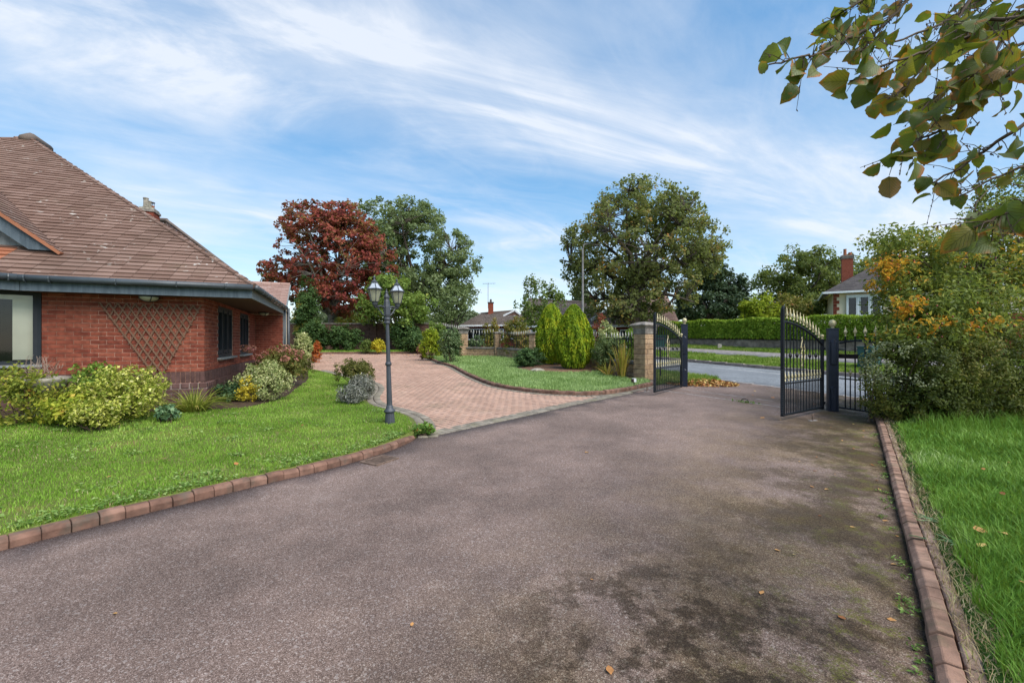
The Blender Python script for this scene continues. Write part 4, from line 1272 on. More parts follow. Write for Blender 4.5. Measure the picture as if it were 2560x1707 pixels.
for b in bricks:
    u = hu(b[0], b[1])
    jit = g4.uniform(-.0025, .0025)
    if cnt < 300 and u > 60:
        key = (round(b[3], 2), round(b[4], 2), round(b[5], 2), b[6])
        if key not in cache: cache[key] = cham('brick', b[3], b[4], b[5], .005 if b[6] == 'brick' else (.018 if abs(b[5] - .112) < .001 else .005), MAT[b[6]])
        on_side = b[0] > -.06 and b[4] > .1 and b[1] < 6
        inst('brick', cache[key], W_, (b[0] + (jit if on_side else 0), b[1] + (0 if on_side else jit), b[2]))
        cnt += 1
    else:
        restb[b[6]].box(b[:3], b[3:6])
for k in restb:
    o = restb[k].build('brick_courses' if k == 'brick' else 'brown_brick_courses', MAT[k], W_); o['kind'] = 'stuff'

# dark rooms behind the glass, ceiling and back of the house
m = MB()
wall_box(m, -3.2, -.9, 1.0, 1.05, .3, 2.29); wall_box(m, -.95, -.9, 1.05, 5.9, .3, 2.29); wall_box(m, -9, -2.6, 1.6, 1.65, .3, 2.29)
wall_box(m, -9, -.26, .3, 6.0, 2.30, 2.33)
wall_box(m, -.9, -.255, .25, 6.0, .30, .34)
m.build('interior_wall', MAT['dark'], H)


def window(parent, P0, P1, z0, z1, n, frame=.07, depth=.07, sill=True, mat='pvc', thick=.05, bar=None, blind=None):
    """frame from P0 to P1 (local xy); panes and sill are its pieces"""
    P0, P1 = Vector((*P0, 0)), Vector((*P1, 0))
    d = (P1 - P0).normalized(); L = (P1 - P0).length
    nrm = Vector((d.y, -d.x, 0))
    m = MB()
    def vbar(s, w, za, zb, dep=depth, off=0.0):
        a = P0 + d * s + nrm * off
        m.bar(a + Vector((0, 0, za)), a + Vector((0, 0, zb)), w, dep, up=nrm)
    def hbar(z, h, s0, s1, dep=depth, off=0.0):
        m.bar(P0 + d * s0 + nrm * off + Vector((0, 0, z)), P0 + d * s1 + nrm * off + Vector((0, 0, z)), dep, h)
    hbar(z0 + frame / 2, frame, 0, L); hbar(z1 - frame / 2, frame, 0, L)
    vbar(frame / 2, frame, z0 + frame, z1 - frame); vbar(L - frame / 2, frame, z0 + frame, z1 - frame)
    for k in range(1, n): vbar(L * k / n, frame * 1.0, z0 + frame, z1 - frame)
    f = m.build('window', MAT[mat], parent)
    for k in range(n):
        s0, s1 = L * k / n + frame * .5, L * (k + 1) / n - frame * .5
        sm_ = MB(); mm = m; m = sm_
        if bar:
            w = .045
            vbar(s0 + w / 2 + .012, w, z0 + frame, z1 - frame, depth * .8, .02); vbar(s1 - w / 2 - .012, w, z0 + frame, z1 - frame, depth * .8, .02)
            hbar(z0 + frame + .05, .07, s0 + .055, s1 - .055, depth * .8, .02); hbar(z1 - frame - .04, .06, s0 + .055, s1 - .055, depth * .8, .02)
            sm_.build('sash', MAT[bar], f)
        m = mm
        q = [P0 + d * s0, P0 + d * s1]
        pz = MB().add([q[0] - nrm * .01 + Vector((0, 0, z0 + frame)), q[1] - nrm * .01 + Vector((0, 0, z0 + frame)), q[1] - nrm * .01 + Vector((0, 0, z1 - frame)), q[0] - nrm * .01 + Vector((0, 0, z1 - frame))], [(0, 1, 2, 3)])
        pz.build('pane', MAT['glass'], f)
    if sill:
        c = (P0 + P1) / 2 + nrm * .06
        MB().bar(P0 + nrm * .06 - d * .05 + Vector((0, 0, z0 - .022)), P1 + nrm * .06 + d * .05 + Vector((0, 0, z0 - .022)), .17, .04).build('sill', MAT['fascia_g'] if mat == 'pvc' else MAT[mat], f)
    return f


window(H, (-.06, 1.125), (-.06, 2.655), 1.10, 2.24, 3, .075, .07, bar='pvc')
window(H, (-.06, 3.585), (-.06, 4.945), 1.10, 2.24, 3, .075, .07, bar='pvc')
# blank boards behind the sashes (drawn blinds)
m = MB(); wall_box(m, -.20, -.19, 1.05, 2.75, 1.0, 2.28); wall_box(m, -.20, -.19, 3.5, 5.0, 1.0, 2.28); m.build('roller_blind', MAT['pvc_l'], H)

# corner post and angled bay window with a half-drawn blind
m = MB(); wall_box(m, XL - .05, XL - .001, -.01, .20, .3, 2.30); m.build('corner_post', MAT['pvc'], H)
bq0, bq1 = Vector((-2.385, .03, 0)), Vector((-4.30, -.77, 0))
bd = (bq1 - bq0).normalized(); bn = Vector((-bd.y, bd.x, 0))
if bn.y > 0: bn = -bn
fw = window(H, (bq1.x, bq1.y), (bq0.x, bq0.y), 1.06, 2.29, 2, .06, .08)
m = MB()
for s0, s1, zb in ((.055, .295, 1.14),):
    a = bq0 + bd * s0 - bn * .10; b = bq0 + bd * s1 - bn * .10
    m.add([a + Vector((0, 0, zb)), b + Vector((0, 0, zb)), b + Vector((0, 0, 2.18)), a + Vector((0, 0, 2.18))], [(0, 1, 2, 3)])
m.build('blind', MAT['blind'], fw)
m = MB(); m.bar(bq0 + bd * .06 - bn * .085 + Vector((0, 0, 2.20)), bq0 + bd * 1.8 - bn * .085 + Vector((0, 0, 2.20)), .05, .09); m.build('blind_rail', MAT['blind'], fw)
m = MB(); m.bar(bq0 + Vector((0, 0, .53)), bq1 + Vector((0, 0, .53)), .10, 1.06); m.build('bay_wall', MAT['brown'], H)

# eaves: soffit, fascia boards, gutters
SZ = 2.285
m = MB()
m.add([(-2.4, .3, SZ), (EX - .02, .3, SZ), (EX - .02, EY + .02, SZ), (-2.4, EY + .02, SZ)], [(0, 3, 2, 1)])
m.add([(-.3, .3, SZ + .003), (EX - .02, .3, SZ + .003), (EX - .06, 6.1, SZ + .08), (-.3, 6.1, SZ + .08)], [(0, 1, 2, 3)])
m.add([(-2.4, EY + .02, SZ + .004), (-2.4, .3, SZ + .004), (-5, .3, SZ + .004), (-5, -1.5, SZ + .004)], [(0, 1, 2, 3)])
m.build('soffit', MAT['soffit'], H)
m = MB()
m.bar((-2.40, EY, 2.362), (EX, EY, 2.362), .026, .176); m.build('fascia', MAT['fascia'], H)
m = MB(); m.bar((EX - .013, EY + .014, 2.362), (EX - .05, 6.12, 2.45), .026, .176); m.build('fascia', MAT['fascia_g'], H)
m = MB(); m.bar((-2.413, EY + .002, 2.362), (-5.0, -1.62, 2.362), .026, .176); m.build('fascia', MAT['fascia'], H)


def gutter(pts, r=.056):
    o = MB().tube(pts, r, 10).build('gutter', MAT['gutter'], H, smooth_shade=True)
    return o


gz = 2.475
gt = gutter([(-2.42, EY - .075, gz), (EX + .03, EY - .075, gz)])
gm = MB().tube([(0, 0, -.066), (0, -.05, -.05), (0, -.068, 0), (0, -.055, .04)], .011, 5).mesh('bracket', MAT['gutter'])
for k, bx_ in enumerate((-2.30, -2.0, -1.15, -.30, .45)): inst('bracket', gm, gt, (bx_, EY - .075, gz))
gt2 = gutter([(EX + .075, EY - .05, gz), (EX + .06, 3.0, gz + .04), (EX + .035, 6.2, gz + .085)])
gm2 = MB().tube([(0, 0, -.066), (.05, 0, -.05), (.068, 0, 0), (.055, 0, .04)], .012, 5).mesh('bracket', MAT['gutter'])
for k in range(9): inst('bracket', gm2, gt2, (EX + .07 - k * .005, .2 + k * .72, gz + k * .0095), (0, 0, 0), (1, 1.6, 1))
gt3 = gutter([(-2.40, EY - .078, gz + .004), (-5.0, -1.70, gz + .004)])
for k in range(2): inst('bracket', gm, gt3, (-2.48 - k * .12, EY - .12 - k * .056, gz), (0, 0, R(25)))
dp = MB().tube([(EX - .02, 6.16, 2.50), (EX - .02, 6.16, .3)], .045, 10).build('downpipe', MAT['gutter'], H, smooth_shade=True)
MB().tube([(EX + .0, 7.3, 2.62), (EX + .0, 7.3, .3)], .05, 10).build('downpipe', MAT['gutter'], H, smooth_shade=True)
MB().box((EX - .052, 6.09, 1.4), (.03, .03, 2.2)).build('corner_trim', MAT['fascia_g'], H)
MB().box((EX - .035, 6.75, 1.4), (.02, .45, 2.3)).build('corner_panel', MAT['render'], H)

# roof: deck and tiles
AX, AY, AZ = EX - 5.98, EY + 5.98, EZ + 5.98 * .722
m = MB()
m.add([(EX + .02, EY - .03, EZ - .03), (EX - 11.96, EY - .03, EZ - .03), (AX, AY, AZ - .03), (AX, 16, AZ - .03), (EX, 16, EZ - .03), (EX - 11.96, 16, EZ - .03)],
      [(1, 0, 2), (0, 4, 3, 2), (5, 1, 2, 3)])
RF = m.build('roof', MAT['under'], H)
ES, TW = .145, .27
cp, spn = math.cos(PITCH), math.sin(PITCH)
tiles = []
for r in range(51):
    s = r * ES; sh = s * cp
    xr, xl = EX + .03 - sh, EX - 11.99 + sh
    x = xr - (.135 if r % 2 else 0)
    if r % 2: tiles.append((xr, xr - .135, s, r))
    while x > xl:
        x2 = max(x - TW, xl); y = EY + sh
        if hu((x + x2) / 2, y) > -60: tiles.append((x, x2, s, r))
        x -= TW


def tile_verts(x0, x1, s, h0, h1, L=.19):
    out = []
    for (xx, ss, hh) in ((x0, s, h0 - .030), (x1, s, h0 - .030), (x1, s, h0), (x0, s, h0), (x1, s + L, h1), (x0, s + L, h1)):
        out.append((xx, EY - .05 + ss * cp - hh * spn, EZ - .03 + ss * spn + hh * cp))
    return out


tl = MB()
tl.add([(-TW / 2 + .003, 0, .014), (TW / 2 - .003, 0, .014), (TW / 2 - .003, 0, .038), (-TW / 2 + .003, 0, .038), (TW / 2 - .003, .19, .010), (-TW / 2 + .003, .19, .010)],
       [(0, 1, 2, 3), (3, 2, 4, 5), (0, 3, 5), (1, 4, 2)])
tile_me = tl.mesh('roof_tile', MAT['tile'])
tile_or = tl.mesh('roof_tile_warm', MAT['tile_o'])
cand = sorted(range(len(tiles)), key=lambda i: (Vector(((tiles[i][0] + tiles[i][1]) / 2, EY + tiles[i][2] * cp, EZ + tiles[i][2] * spn)) - camL).length)
as_obj = set([i for i in cand if abs(tiles[i][0] - tiles[i][1]) > .26 and hu((tiles[i][0] + tiles[i][1]) / 2, EY + tiles[i][2] * cp) > 5][:300])
rest, resto = MB(), MB()
for i, (x0, x1, s, r) in enumerate(tiles):
    j = g4.uniform(-.003, .004); yaw = g4.uniform(-.010, .010)
    warm = (4 <= r <= 10) and (x0 < -2.72 - (r - 4) * .03)
    if i in as_obj:
        xc = (x0 + x1) / 2
        inst('roof_tile', tile_or if warm else tile_me, RF, (xc, EY - .05 + s * cp - j * spn, EZ - .03 + s * spn + j * cp), (PITCH, 0, yaw))
    else:
        (resto if warm else rest).add(tile_verts(x1 + .003, x0 - .003, s + yaw * .15, .038 + j, .010 + j), [(0, 1, 2, 3), (3, 2, 4, 5), (0, 3, 5), (1, 4, 2)])
o = rest.build('roof_tile_courses', MAT['tile'], RF); o['kind'] = 'stuff'
if resto.v:
    o = resto.build('warm_roof_tile_courses', MAT['tile_o'], RF); o['kind'] = 'stuff'
# hip and ridge cappings
hipm = MB()
ha, hb = Vector((EX + .05, EY - .06, EZ)), Vector((AX, AY, AZ + .02))
n_ = 34
for k in range(n_):
    a = ha.lerp(hb, k / n_); b = ha.lerp(hb, (k + 1.06) / n_)
    hipm.tube([a + Vector((0, 0, .006)), b - Vector((0, 0, .012))], [.052, .045], 8)
hb2 = Vector((EX - 11.96, EY, EZ))
for k in range(12):
    a = hb.lerp(hb2, k / n_); b = hb.lerp(hb2, (k + 1.06) / n_)
    hipm.tube([a - Vector((0, 0, .012)), b + Vector((0, 0, .004))], [.05, .058], 8)
hipm.build('hip_cap', MAT['tile'], RF)
MB().tube([hb - Vector((0, .25, .12)), hb + Vector((0, .05, .03)), hb + Vector((0, .8, .03))], [.10, .13, .13], 10).build('ridge_cap', MAT['tile_g'], RF, smooth_shade=True)

# small gable over the bay: tiles, orange verge, barge board
m = MB()
DX0, DZ0, DK = -2.18, 3.03, .80
da = math.atan(DK)
for r in range(22):
    xx = DX0 - r * ES * math.cos(da); zz = DZ0 + r * ES * math.sin(da)
    xn = DX0 - (r * ES + .19) * math.cos(da); zn = DZ0 + (r * ES + .19) * math.sin(da)
    yv = (zz - EZ) / .722 + EY + .06
    y = .16 - (.125 if r % 2 else 0)
    while y < yv:
        ya, yb = max(y, .16) + .003, min(y + TW, yv) - .003
        if yb > ya + .01:
            m.add([(xx, ya, zz), (xx, yb, zz), (xx + .012, yb, zz + .018), (xx + .012, ya, zz + .018), (xn, yb, zn + .004), (xn, ya, zn + .004)], [(0, 1, 2, 3), (3, 2, 4, 5)])
        y += TW
o = m.build('gable_tile_courses', MAT['tile'], RF); o['kind'] = 'stuff'
m = MB(); m.bar((DX0 + .02, .20, DZ0 - .035), (DX0 - 2.0, .20, DZ0 - .035 + 2.02 * DK), .10, .05); m.build('verge', MAT['tile_o'], RF)
m = MB()
m.add([(DX0 - .10, .22, DZ0 + .02), (DX0 - 2.0, .22, DZ0 - .02 + 1.96 * DK), (DX0 - 2.0, .22, DZ0 - .27 + 1.96 * DK), (DX0 - .52, .22, DZ0 + .10), (DX0 - .42, .22, DZ0 + .02)], [(0, 4, 3, 2, 1)])
m.build('barge_board', MAT['fascia'], RF)
m = MB(); m.add([(DX0 - .3, .42, DZ0), (DX0 - 2.2, .42, DZ0), (DX0 - 2.2, .42, DZ0 + 1.5)], [(0, 2, 1)]); m.build('gable_panel', MAT['fascia_g'], RF)
# kicked eaves over the bay
m = MB()
course_roof(m, (-2.42, EY - .06, EZ - .01), (-5.0, -1.70, EZ - .01), (-2.55, EY + .06, EZ + .07), (-5.0, EY + .3, EZ + .62), 5, .25)
o = m.build('bay_tile_courses', MAT['tile'], RF); o['kind'] = 'stuff'

# entrance wing roof behind the side eaves
m = MB(); course_roof(m, (-2.2, 5.95, 2.56), (EX + .05, 5.95, 2.56), (-2.2, 8.57, 3.60), (EX - .04, 8.57, 3.60), 16, .25)
PR = m.build('wing_roof', MAT['tile_p'], H)
m = MB()
for k in range(9): m.tube([(EX - .04 - k * .32, 8.57, 3.60), (EX - .04 - k * .32 - .31, 8.57, 3.60)], .085, 8)
m.build('ridge_tile', MAT['tile_p'], PR)
m = MB(); m.bar((EX + .055, 5.93, 2.54), (EX - .03, 8.57, 3.57), .03, .09); m.build('verge_board', MAT['fascia_g'], PR)
m = MB(); m.add([(EX + .03, 5.95, 2.52), (EX - .05, 8.57, 3.56), (EX - .3, 8.57, 2.6)], [(0, 1, 2)]); m.build('gable_end', MAT['brick'], PR)

# rear roof and chimney stack
def toL(p):
    d = np.array((p[0] - HW[0], p[1] - HW[1])); return Vector((float(d @ dF), float(d @ dS), p[2]))


rA = toL(at(417, 551, 20)); rB = toL(at(330, 545, 21))
rC = toL(at(640, 720, 18.6)); rD = toL(at(300, 715, 17.6))
m = MB(); course_roof(m, rD, rC, rB, rA, 34, .25)
RR = m.build('rear_roof', MAT['tile'], H)
m = MB()
for k in range(16):
    a, b = rA.lerp(rC, k / 16), rA.lerp(rC, (k + 1.05) / 16)
    m.tube([a, b], .06, 7)
m.tube([rA, rB], .09, 8); m.build('ridge_tile', MAT['tile_g'], RR)
cc_ = at(374, 560, 18.6); cl = toL(cc_)
CHM = MB().box((cl.x, cl.y, 6.18), (.50, .72, 1.6)).build('chimney', MAT['brick'], H)
MB().box((cl.x, cl.y, 7.00), (.58, .80, .10)).build('chimney_cap', MAT['coping'], CHM)
MB().box((cl.x, cl.y, 7.08), (.50, .70, .10)).build('flaunching', MAT['urn'], CHM)
for k, (dy, hh, mt) in enumerate(((-.24, .42, 'urn'), (0, .36, 'urn'), (.23, .22, 'tile_o'))):
    MB().lathe([(.10, 0), (.115, .04), (.095, .08), (.09, hh - .05), (.105, hh - .04), (.105, hh)], 10, (cl.x - .05 + .03 * k, cl.y + dy, 7.12)).build('chimney_pot', MAT[mt], CHM, smooth_shade=False)
m = MB()
for k in range(4):
    a = k * math.pi / 2; m.tube([(cl.x + .09 * math.cos(a), cl.y + .23 + .09 * math.sin(a), 7.32), (cl.x + .09 * math.cos(a), cl.y + .23 + .09 * math.sin(a), 7.48)], .012, 5)
m.lathe([(.13, 0), (.12, .03), (.02, .05)], 10, (cl.x, cl.y + .23, 7.47)); m.build('chimney_cowl', MAT['lamp'], CHM)

# lights under the eaves
def bowl_light(label, x, y, z):
    wx_, wy_ = hw(x, y)
    t = thing('eaves_light', label, 'light', (wx_, wy_, z), HA, 'bowl lights under the eaves')
    MB().lathe([(.04, .0), (.13, -.005), (.15, -.02), (.15, -.03), (.14, -.03)], 20).build('base_ring', MAT['lamp'], t, smooth_shade=True)
    pr = [(.138 * math.cos(a), -.03 - .075 * math.sin(a)) for a in np.linspace(0, math.pi / 2 * .97, 7)]
    MB().lathe(pr, 20).build('bowl', MAT['frost'], t, smooth_shade=True)
    rib = MB().tube([(.145 * math.cos(a), 0, -.03 - .082 * math.sin(a)) for a in np.linspace(0, math.pi, 11)], .009, 5).mesh('rib', MAT['lamp'])
    for k in range(2): inst('rib', rib, t, (0, 0, 0), (0, 0, k * math.pi / 2 + .5))
    return t


bowl_light('round cream bowl light under the front eaves above the trellis', xloc(373, -.17), -.17, SZ - .002)
bowl_light('small bowl light under the side eaves near the recessed brick wall', .34, 5.3, SZ + .065)

# diamond trellis on the front wall
tx0, tx1, txb = xloc(249, -.03), xloc(502, -.03), xloc(396, -.03)
def zat(u, v, y=-.03):
    x = xloc(u, y); return EYE - (v - CV) / FPX * hw(x, y)[1]
zt, zb = 2.09, .70
Pl, Pr, Pb = Vector((tx0, 0, zat(249, 756))), Vector((tx1, 0, zat(502, 763))), Vector((txb, 0, zat(394, 950)))
Pl.z = Pr.z = (Pl.z + Pr.z) / 2
wx_, wy_ = hw(0, 0)
TR = thing('trellis', 'brown wooden diamond trellis tapering to a point on the brick wall', 'trellis', (wx_, wy_, 0), HA)
NS, MBW = 12, .025
for i in range(NS + 1):
    f = i / NS
    a = Pl.lerp(Pr, f)
    if i < NS:      # runs parallel to the left edge
        b = Pb.lerp(Pr, f)
        MB().bar(a + Vector((0, -.028, 0)), b + (b - a).normalized() * .04 + Vector((0, -.028, 0)), MBW, .012, up=(0, 1, 0)).build('slat', MAT['trellis'], TR)
    if i > 0:       # parallel to the right edge
        b = Pb.lerp(Pl, 1 - f)
        MB().bar(a + Vector((0, -.014, 0)), b + (b - a).normalized() * .04 + Vector((0, -.014, 0)), MBW, .012, up=(0, 1, 0)).build('slat', MAT['trellis'], TR)
# ------------------------------------------------------------------ twin-headed garden lamp post
def lantern_glass():
    t = NT('lantern_glass')
    d = t.node('BsdfDiffuse', {'Color': (.60, .60, .44, 1)}); tr = t.node('BsdfTranslucent', {'Color': (.60, .60, .44, 1)})
    gl = t.node('BsdfGlossy', {'Roughness': .15}); tp = t.node('BsdfTransparent', {'Color': (.9, .9, .78, 1)})
    a = t.node('MixShader', {0: .5}); t.l.new(d.outputs[0], a.inputs[1]); t.l.new(tr.outputs[0], a.inputs[2])
    b = t.node('MixShader', {0: .38}); t.l.new(a.outputs[0], b.inputs[1]); t.l.new(tp.outputs[0], b.inputs[2])
    c = t.node('MixShader', {0: .07}); t.l.new(b.outputs[0], c.inputs[1]); t.l.new(gl.outputs[0], c.inputs[2])
    return t.done(c.outputs[0])


MAT['lantern_glass'] = lantern_glass()
lx, ly = -1.99, 7.05
lz = float(zL(lx, ly))
LP = thing('lamp_post', 'slate grey twin-lantern lamp post standing at the corner of the lawn', 'lamp post', (lx, ly, lz - .03), 0)
LP.rotation_euler = (R(-.6), R(-1.7), 0)
MB().lathe([(.082, 0), (.082, .04), (.068, .21)], 28, flute=.07).build('base', MAT['lamp'], LP)
MB().lathe([(.07, .205), (.088, .215), (.092, .235), (.085, .25), (.062, .27), (.055, .30), (.046, .33)], 20).build('collar', MAT['lamp'], LP, smooth_shade=True)
MB().lathe([(.047, .32), (.036, .98)], 10).build('shaft', MAT['lamp'], LP)
MB().lathe([(.036, .97), (.050, .98), (.052, 1.0), (.046, 1.02), (.038, 1.035)], 18).build('collar', MAT['lamp'], LP, smooth_shade=True)
MB().lathe([(.036, 1.03), (.028, 1.66)], 10).build('shaft', MAT['lamp'], LP)
MB().lathe([(.03, 1.65), (.048, 1.66), (.05, 1.675), (.04, 1.69), (.04, 1.71), (.05, 1.72), (.05, 1.74), (.036, 1.76)], 18).build('collar', MAT['lamp'], LP, smooth_shade=True)
MB().lathe([(.036, 1.75), (.055, 1.80), (.058, 1.93), (.048, 2.02), (.038, 2.06), (.05, 2.075), (.05, 2.10), (.035, 2.12), (.022, 2.15), (.028, 2.165), (.012, 2.19), (.004, 2.23)], 8).build('head', MAT['lamp'], LP)


def lantern(par, p):
    L = bpy.data.objects.new('lantern', MB().lathe([(.022, -.06), (.040, -.03), (.045, 0), (.052, .012), (.060, .02)], 12).mesh('lantern_cup', MAT['lamp']))
    L.location = p; link(L, par)
    n = 6
    MB().lathe([(.058, .02), (.107, .20)], n).build('glass', MAT['lantern_glass'], L)
    m = MB()
    for k in range(n):
        a = 2 * math.pi * k / n
        m.tube([(.060 * math.cos(a), .060 * math.sin(a), .018), (.111 * math.cos(a), .111 * math.sin(a), .205)], .0065, 5)
    m.lathe([(.118, .200), (.128, .205), (.128, .218), (.112, .224)], n)
    m.build('frame', MAT['lamp'], L)
    MB().lathe([(.112, .222), (.075, .270), (.046, .315)], n).build('lantern_roof', MAT['lantern_top'], L)
    m = MB()
    for k in range(n):
        a = 2 * math.pi * k / n
        m.tube([(.114 * math.cos(a), .114 * math.sin(a), .224), (.077 * math.cos(a), .077 * math.sin(a), .272), (.048 * math.cos(a), .048 * math.sin(a), .316)], .006, 4)
    m.lathe([(.05, .312), (.054, .325), (.04, .34), (.02, .36), (.012, .38), (.02, .395), (.02, .405), (.006, .43)], 10)
    m.build('finial', MAT['lamp'], L)
    MB().lathe([(.02, .03), (.02, .07), (.034, .10), (.036, .13), (.025, .155), (.005, .165)], 12).build('bulb', MAT['bulb'], L, smooth_shade=True)
    return L


for d in ((-.135, -.19), (.125, .18)):
    p = Vector((d[0], d[1], 1.985))
    MB().tube([(0, 0, 1.90), p * .5 + Vector((0, 0, .95)), p + Vector((0, 0, -.075)), p + Vector((0, 0, -.06))], [.018, .015, .015, .02], 8).build('arm', MAT['lamp'], LP, smooth_shade=True)
    m = MB(); c = [Vector((d[0] * f, d[1] * f, z)) for f, z in ((.05, 1.78), (.35, 1.80), (.6, 1.86), (.75, 1.905))]
    m.tube(c, .011, 6); m.build('bracket', MAT['lamp'], LP)
    lantern(LP, p)

# ------------------------------------------------------------------ stone boundary: pillars, low walls, railings
BLK = {}
def blockmesh(lx, ly, lz, mat, c=.010):
    k = (round(lx, 3), round(ly, 3), round(lz, 3), mat.name)
    if k not in BLK: BLK[k] = cham('block', lx, ly, lz, c, mat)
    return BLK[k]


GA = math.atan2(GD[1], GD[0])


def pillar(label, p, zb, h, W, rz, cap='pyramid', name='stone_pillar'):
    t = thing(name, label, 'pillar', (p[0], p[1], zb), rz)
    MB().box((0, 0, h / 2 - .1), (W - .03, W - .03, h + .2)).build('core', MAT['mortar_d'], t)
    ch = .150; n = int(h / ch); g = random.Random(int(p[0] * 100))
    for k in range(n):
        z = (k + .5) * ch
        if k % 2 == 0:
            inst('block', blockmesh(W, W, ch - .009, MAT['stone']), t, (g.uniform(-.004, .004), g.uniform(-.004, .004), z))
        else:
            f = .28 * W
            for sx in (-1, 0, 1):
                w_ = W * .22 if sx else W * .52
                inst('block', blockmesh(w_, W, ch - .009, MAT['stone']), t, (sx * W * .385, g.uniform(-.004, .004), z))
    q = math.sqrt(2) / 2 * W
    if cap == 'pyramid':
        pr = [(q * .98, 0), (q * 1.04, .02), (q * 1.04, .05), (q * 1.02, .06), (q * 1.06, .18), (q * 1.16, .20), (q * 1.17, .225), (q * 1.38, .25), (q * 1.42, .275), (q * 1.40, .29), (q * .75, .36), (q * .1, .385)]
    else:
        pr = [(q * 1.04, 0), (q * 1.25, .02), (q * 1.28, .06), (q * 1.2, .08), (q * .1, .11)]
    MB().lathe(pr, 4, (0, 0, n * ch), rot=math.pi / 4).build('cap', MAT['coping'], t)
    return t


def zc(p): return float(zC(np.array(p[0]), np.array(p[1])))


pillar('tall stone gate pillar with pyramid cap beside the left gate', PIL['gate'], zc(PIL['gate']) - .02, 1.36, .46, GA - math.pi / 2 + .12)
pillar('tall stone pillar left of the first railing panel beside the holly', PIL['a'], zc(PIL['a']) - .02, 1.25, .46, .2)
pillar('short stone pillar between the two railing panels', PIL['b'], zc(PIL['b']) - .02, 1.2, .30, .35, 'flat')
pillar('short stone pillar just left of the golden conifers', PIL['c'], zc(PIL['c']) - .02, 1.2, .30, .95, 'flat')
pillar('short stone pillar hidden behind the golden conifers', PIL['e'], zc(PIL['e']) - .02, 1.1, .30, 1.1, 'flat')
pillar('far stone pillar of the second gateway behind the yellow-green shrub', PIL['d'], float(T(*PIL['d'])) + .05, 1.3, .46, .2)

MAT['pale'] = pm('pale_painted_finial', [(0, (.40, .39, .34)), (1, (.52, .51, .45))], rough=.5, nscale=12, namt=.2, bstr=.05)
FIN = MB().lathe([(.010, 0), (.019, .006), (.019, .014), (.009, .022), (.008, .034), (.024, .075), (.018, .105), (.008, .150), (.002, .205)], 6).mesh('finial', MAT['gold'], True)
FINS = MB().lathe([(.010, 0), (.017, .006), (.017, .012), (.008, .02), (.007, .03), (.020, .065), (.015, .09), (.006, .13), (.002, .165)], 6).mesh('finial', MAT['gold'], True)
FINW = MB().lathe([(.012, 0), (.020, .006), (.020, .014), (.010, .022), (.010, .034), (.030, .075), (.022, .115), (.008, .17), (.002, .205)], 6).mesh('finial', MAT['pale'], True)


def railing(la, lb, a, b, rail, label_w, label_r, ztop, hw_=.40):
    a, b = np.array(a), np.array(b); d = b - a; L = float(np.hypot(*d)); d /= L
    rz = math.atan2(d[1], d[0])
    za, zb_ = zc(a), zc(b)
    z0 = min(za, zb_) - .02
    t = thing('garden_wall', label_w, 'wall', (a[0], a[1], 0), rz)
    s0, s1 = la, L - lb
    sl = (zb_ - za) / L
    bl = .43; n = max(1, int(round((s1 - s0) / bl))); w = (s1 - s0) / n
    for c in range(3):
        for k in range(n + (1 if c % 2 else 0)):
            x0 = s0 + (k - (.5 if c % 2 else 0)) * w; x1 = x0 + w
            x0, x1 = max(x0, s0), min(x1, s1)
            if x1 - x0 < .05: continue
            xm = (x0 + x1) / 2
            inst('block', blockmesh(round(x1 - x0 - .010, 2), .20, .134, MAT['stone']), t, (xm, 0, za + sl * xm + .0 + c * .143 + .04))
    m = MB(); m.bar((s0, 0, za + sl * s0 + .19), (s1, 0, za + sl * s1 + .19), .17, .40); m.build('core', MAT['mortar_d'], t)
    m = MB(); m.bar((s0, 0, za + sl * s0 + hw_ + .035), (s1, 0, za + sl * s1 + hw_ + .035), .28, .06); m.bar((s0, 0, za + sl * s0 + hw_ + .075), (s1, 0, za + sl * s1 + hw_ + .075), .18, .03)
    m.build('coping', MAT['coping'], t)
    if not rail: return
    r = thing('railing', label_r, 'railing', (a[0], a[1], 0), rz, 'railing panels on the low stone wall')
    n = int((s1 - s0) / .15)
    bm_ = MB().box((0, 0, .5), (.016, .016, 1.0)).mesh('bar', MAT['iron'])
    for k in range(n):
        f = (k + .5) / n; x = s0 + (s1 - s0) * f
        zb2 = za + sl * x + hw_ + .10; zt_ = za + sl * x + ztop - .10 * math.sin(math.pi * f)
        inst('bar', bm_, r, (x, 0, zb2), (0, 0, 0), (1, 1, zt_ - zb2))
        inst('finial', FINW, r, (x, 0, zt_), (0, 0, 0), (.8, .8, .85))
    for zz in (hw_ + .16,):
        MB().bar((s0, 0, za + sl * s0 + zz), (s1, 0, za + sl * s1 + zz), .03, .012).build('rail', MAT['iron'], r)
    MB().tube([(s0 + (s1 - s0) * f, 0, za + sl * (s0 + (s1 - s0) * f) + ztop - .06 - .10 * math.sin(math.pi * f)) for f in np.linspace(0, 1, 9)], .014, 6).build('rail', MAT['iron'], r)


railing(.23, .15, PIL['a'], PIL['b'], True, 'low stone wall panel between the tall and short pillars at left', 'black railing with pale spear tips, leftmost panel', 1.30)
railing(.15, .15, PIL['b'], PIL['c'], True, 'low stone wall panel left of the golden conifers', 'black railing backed by rusty shrubs left of the conifers', 1.25)
railing(.15, .15, PIL['c'], PIL['e'], True, 'low stone wall panel behind the golden conifers', 'railing panel behind the golden conifers', 1.22)
railing(.15, .23, PIL['e'], PIL['gate'], True, 'low stone wall panel ending at the tall gate pillar', 'railing panel reaching the tall stone gate pillar', 1.28)

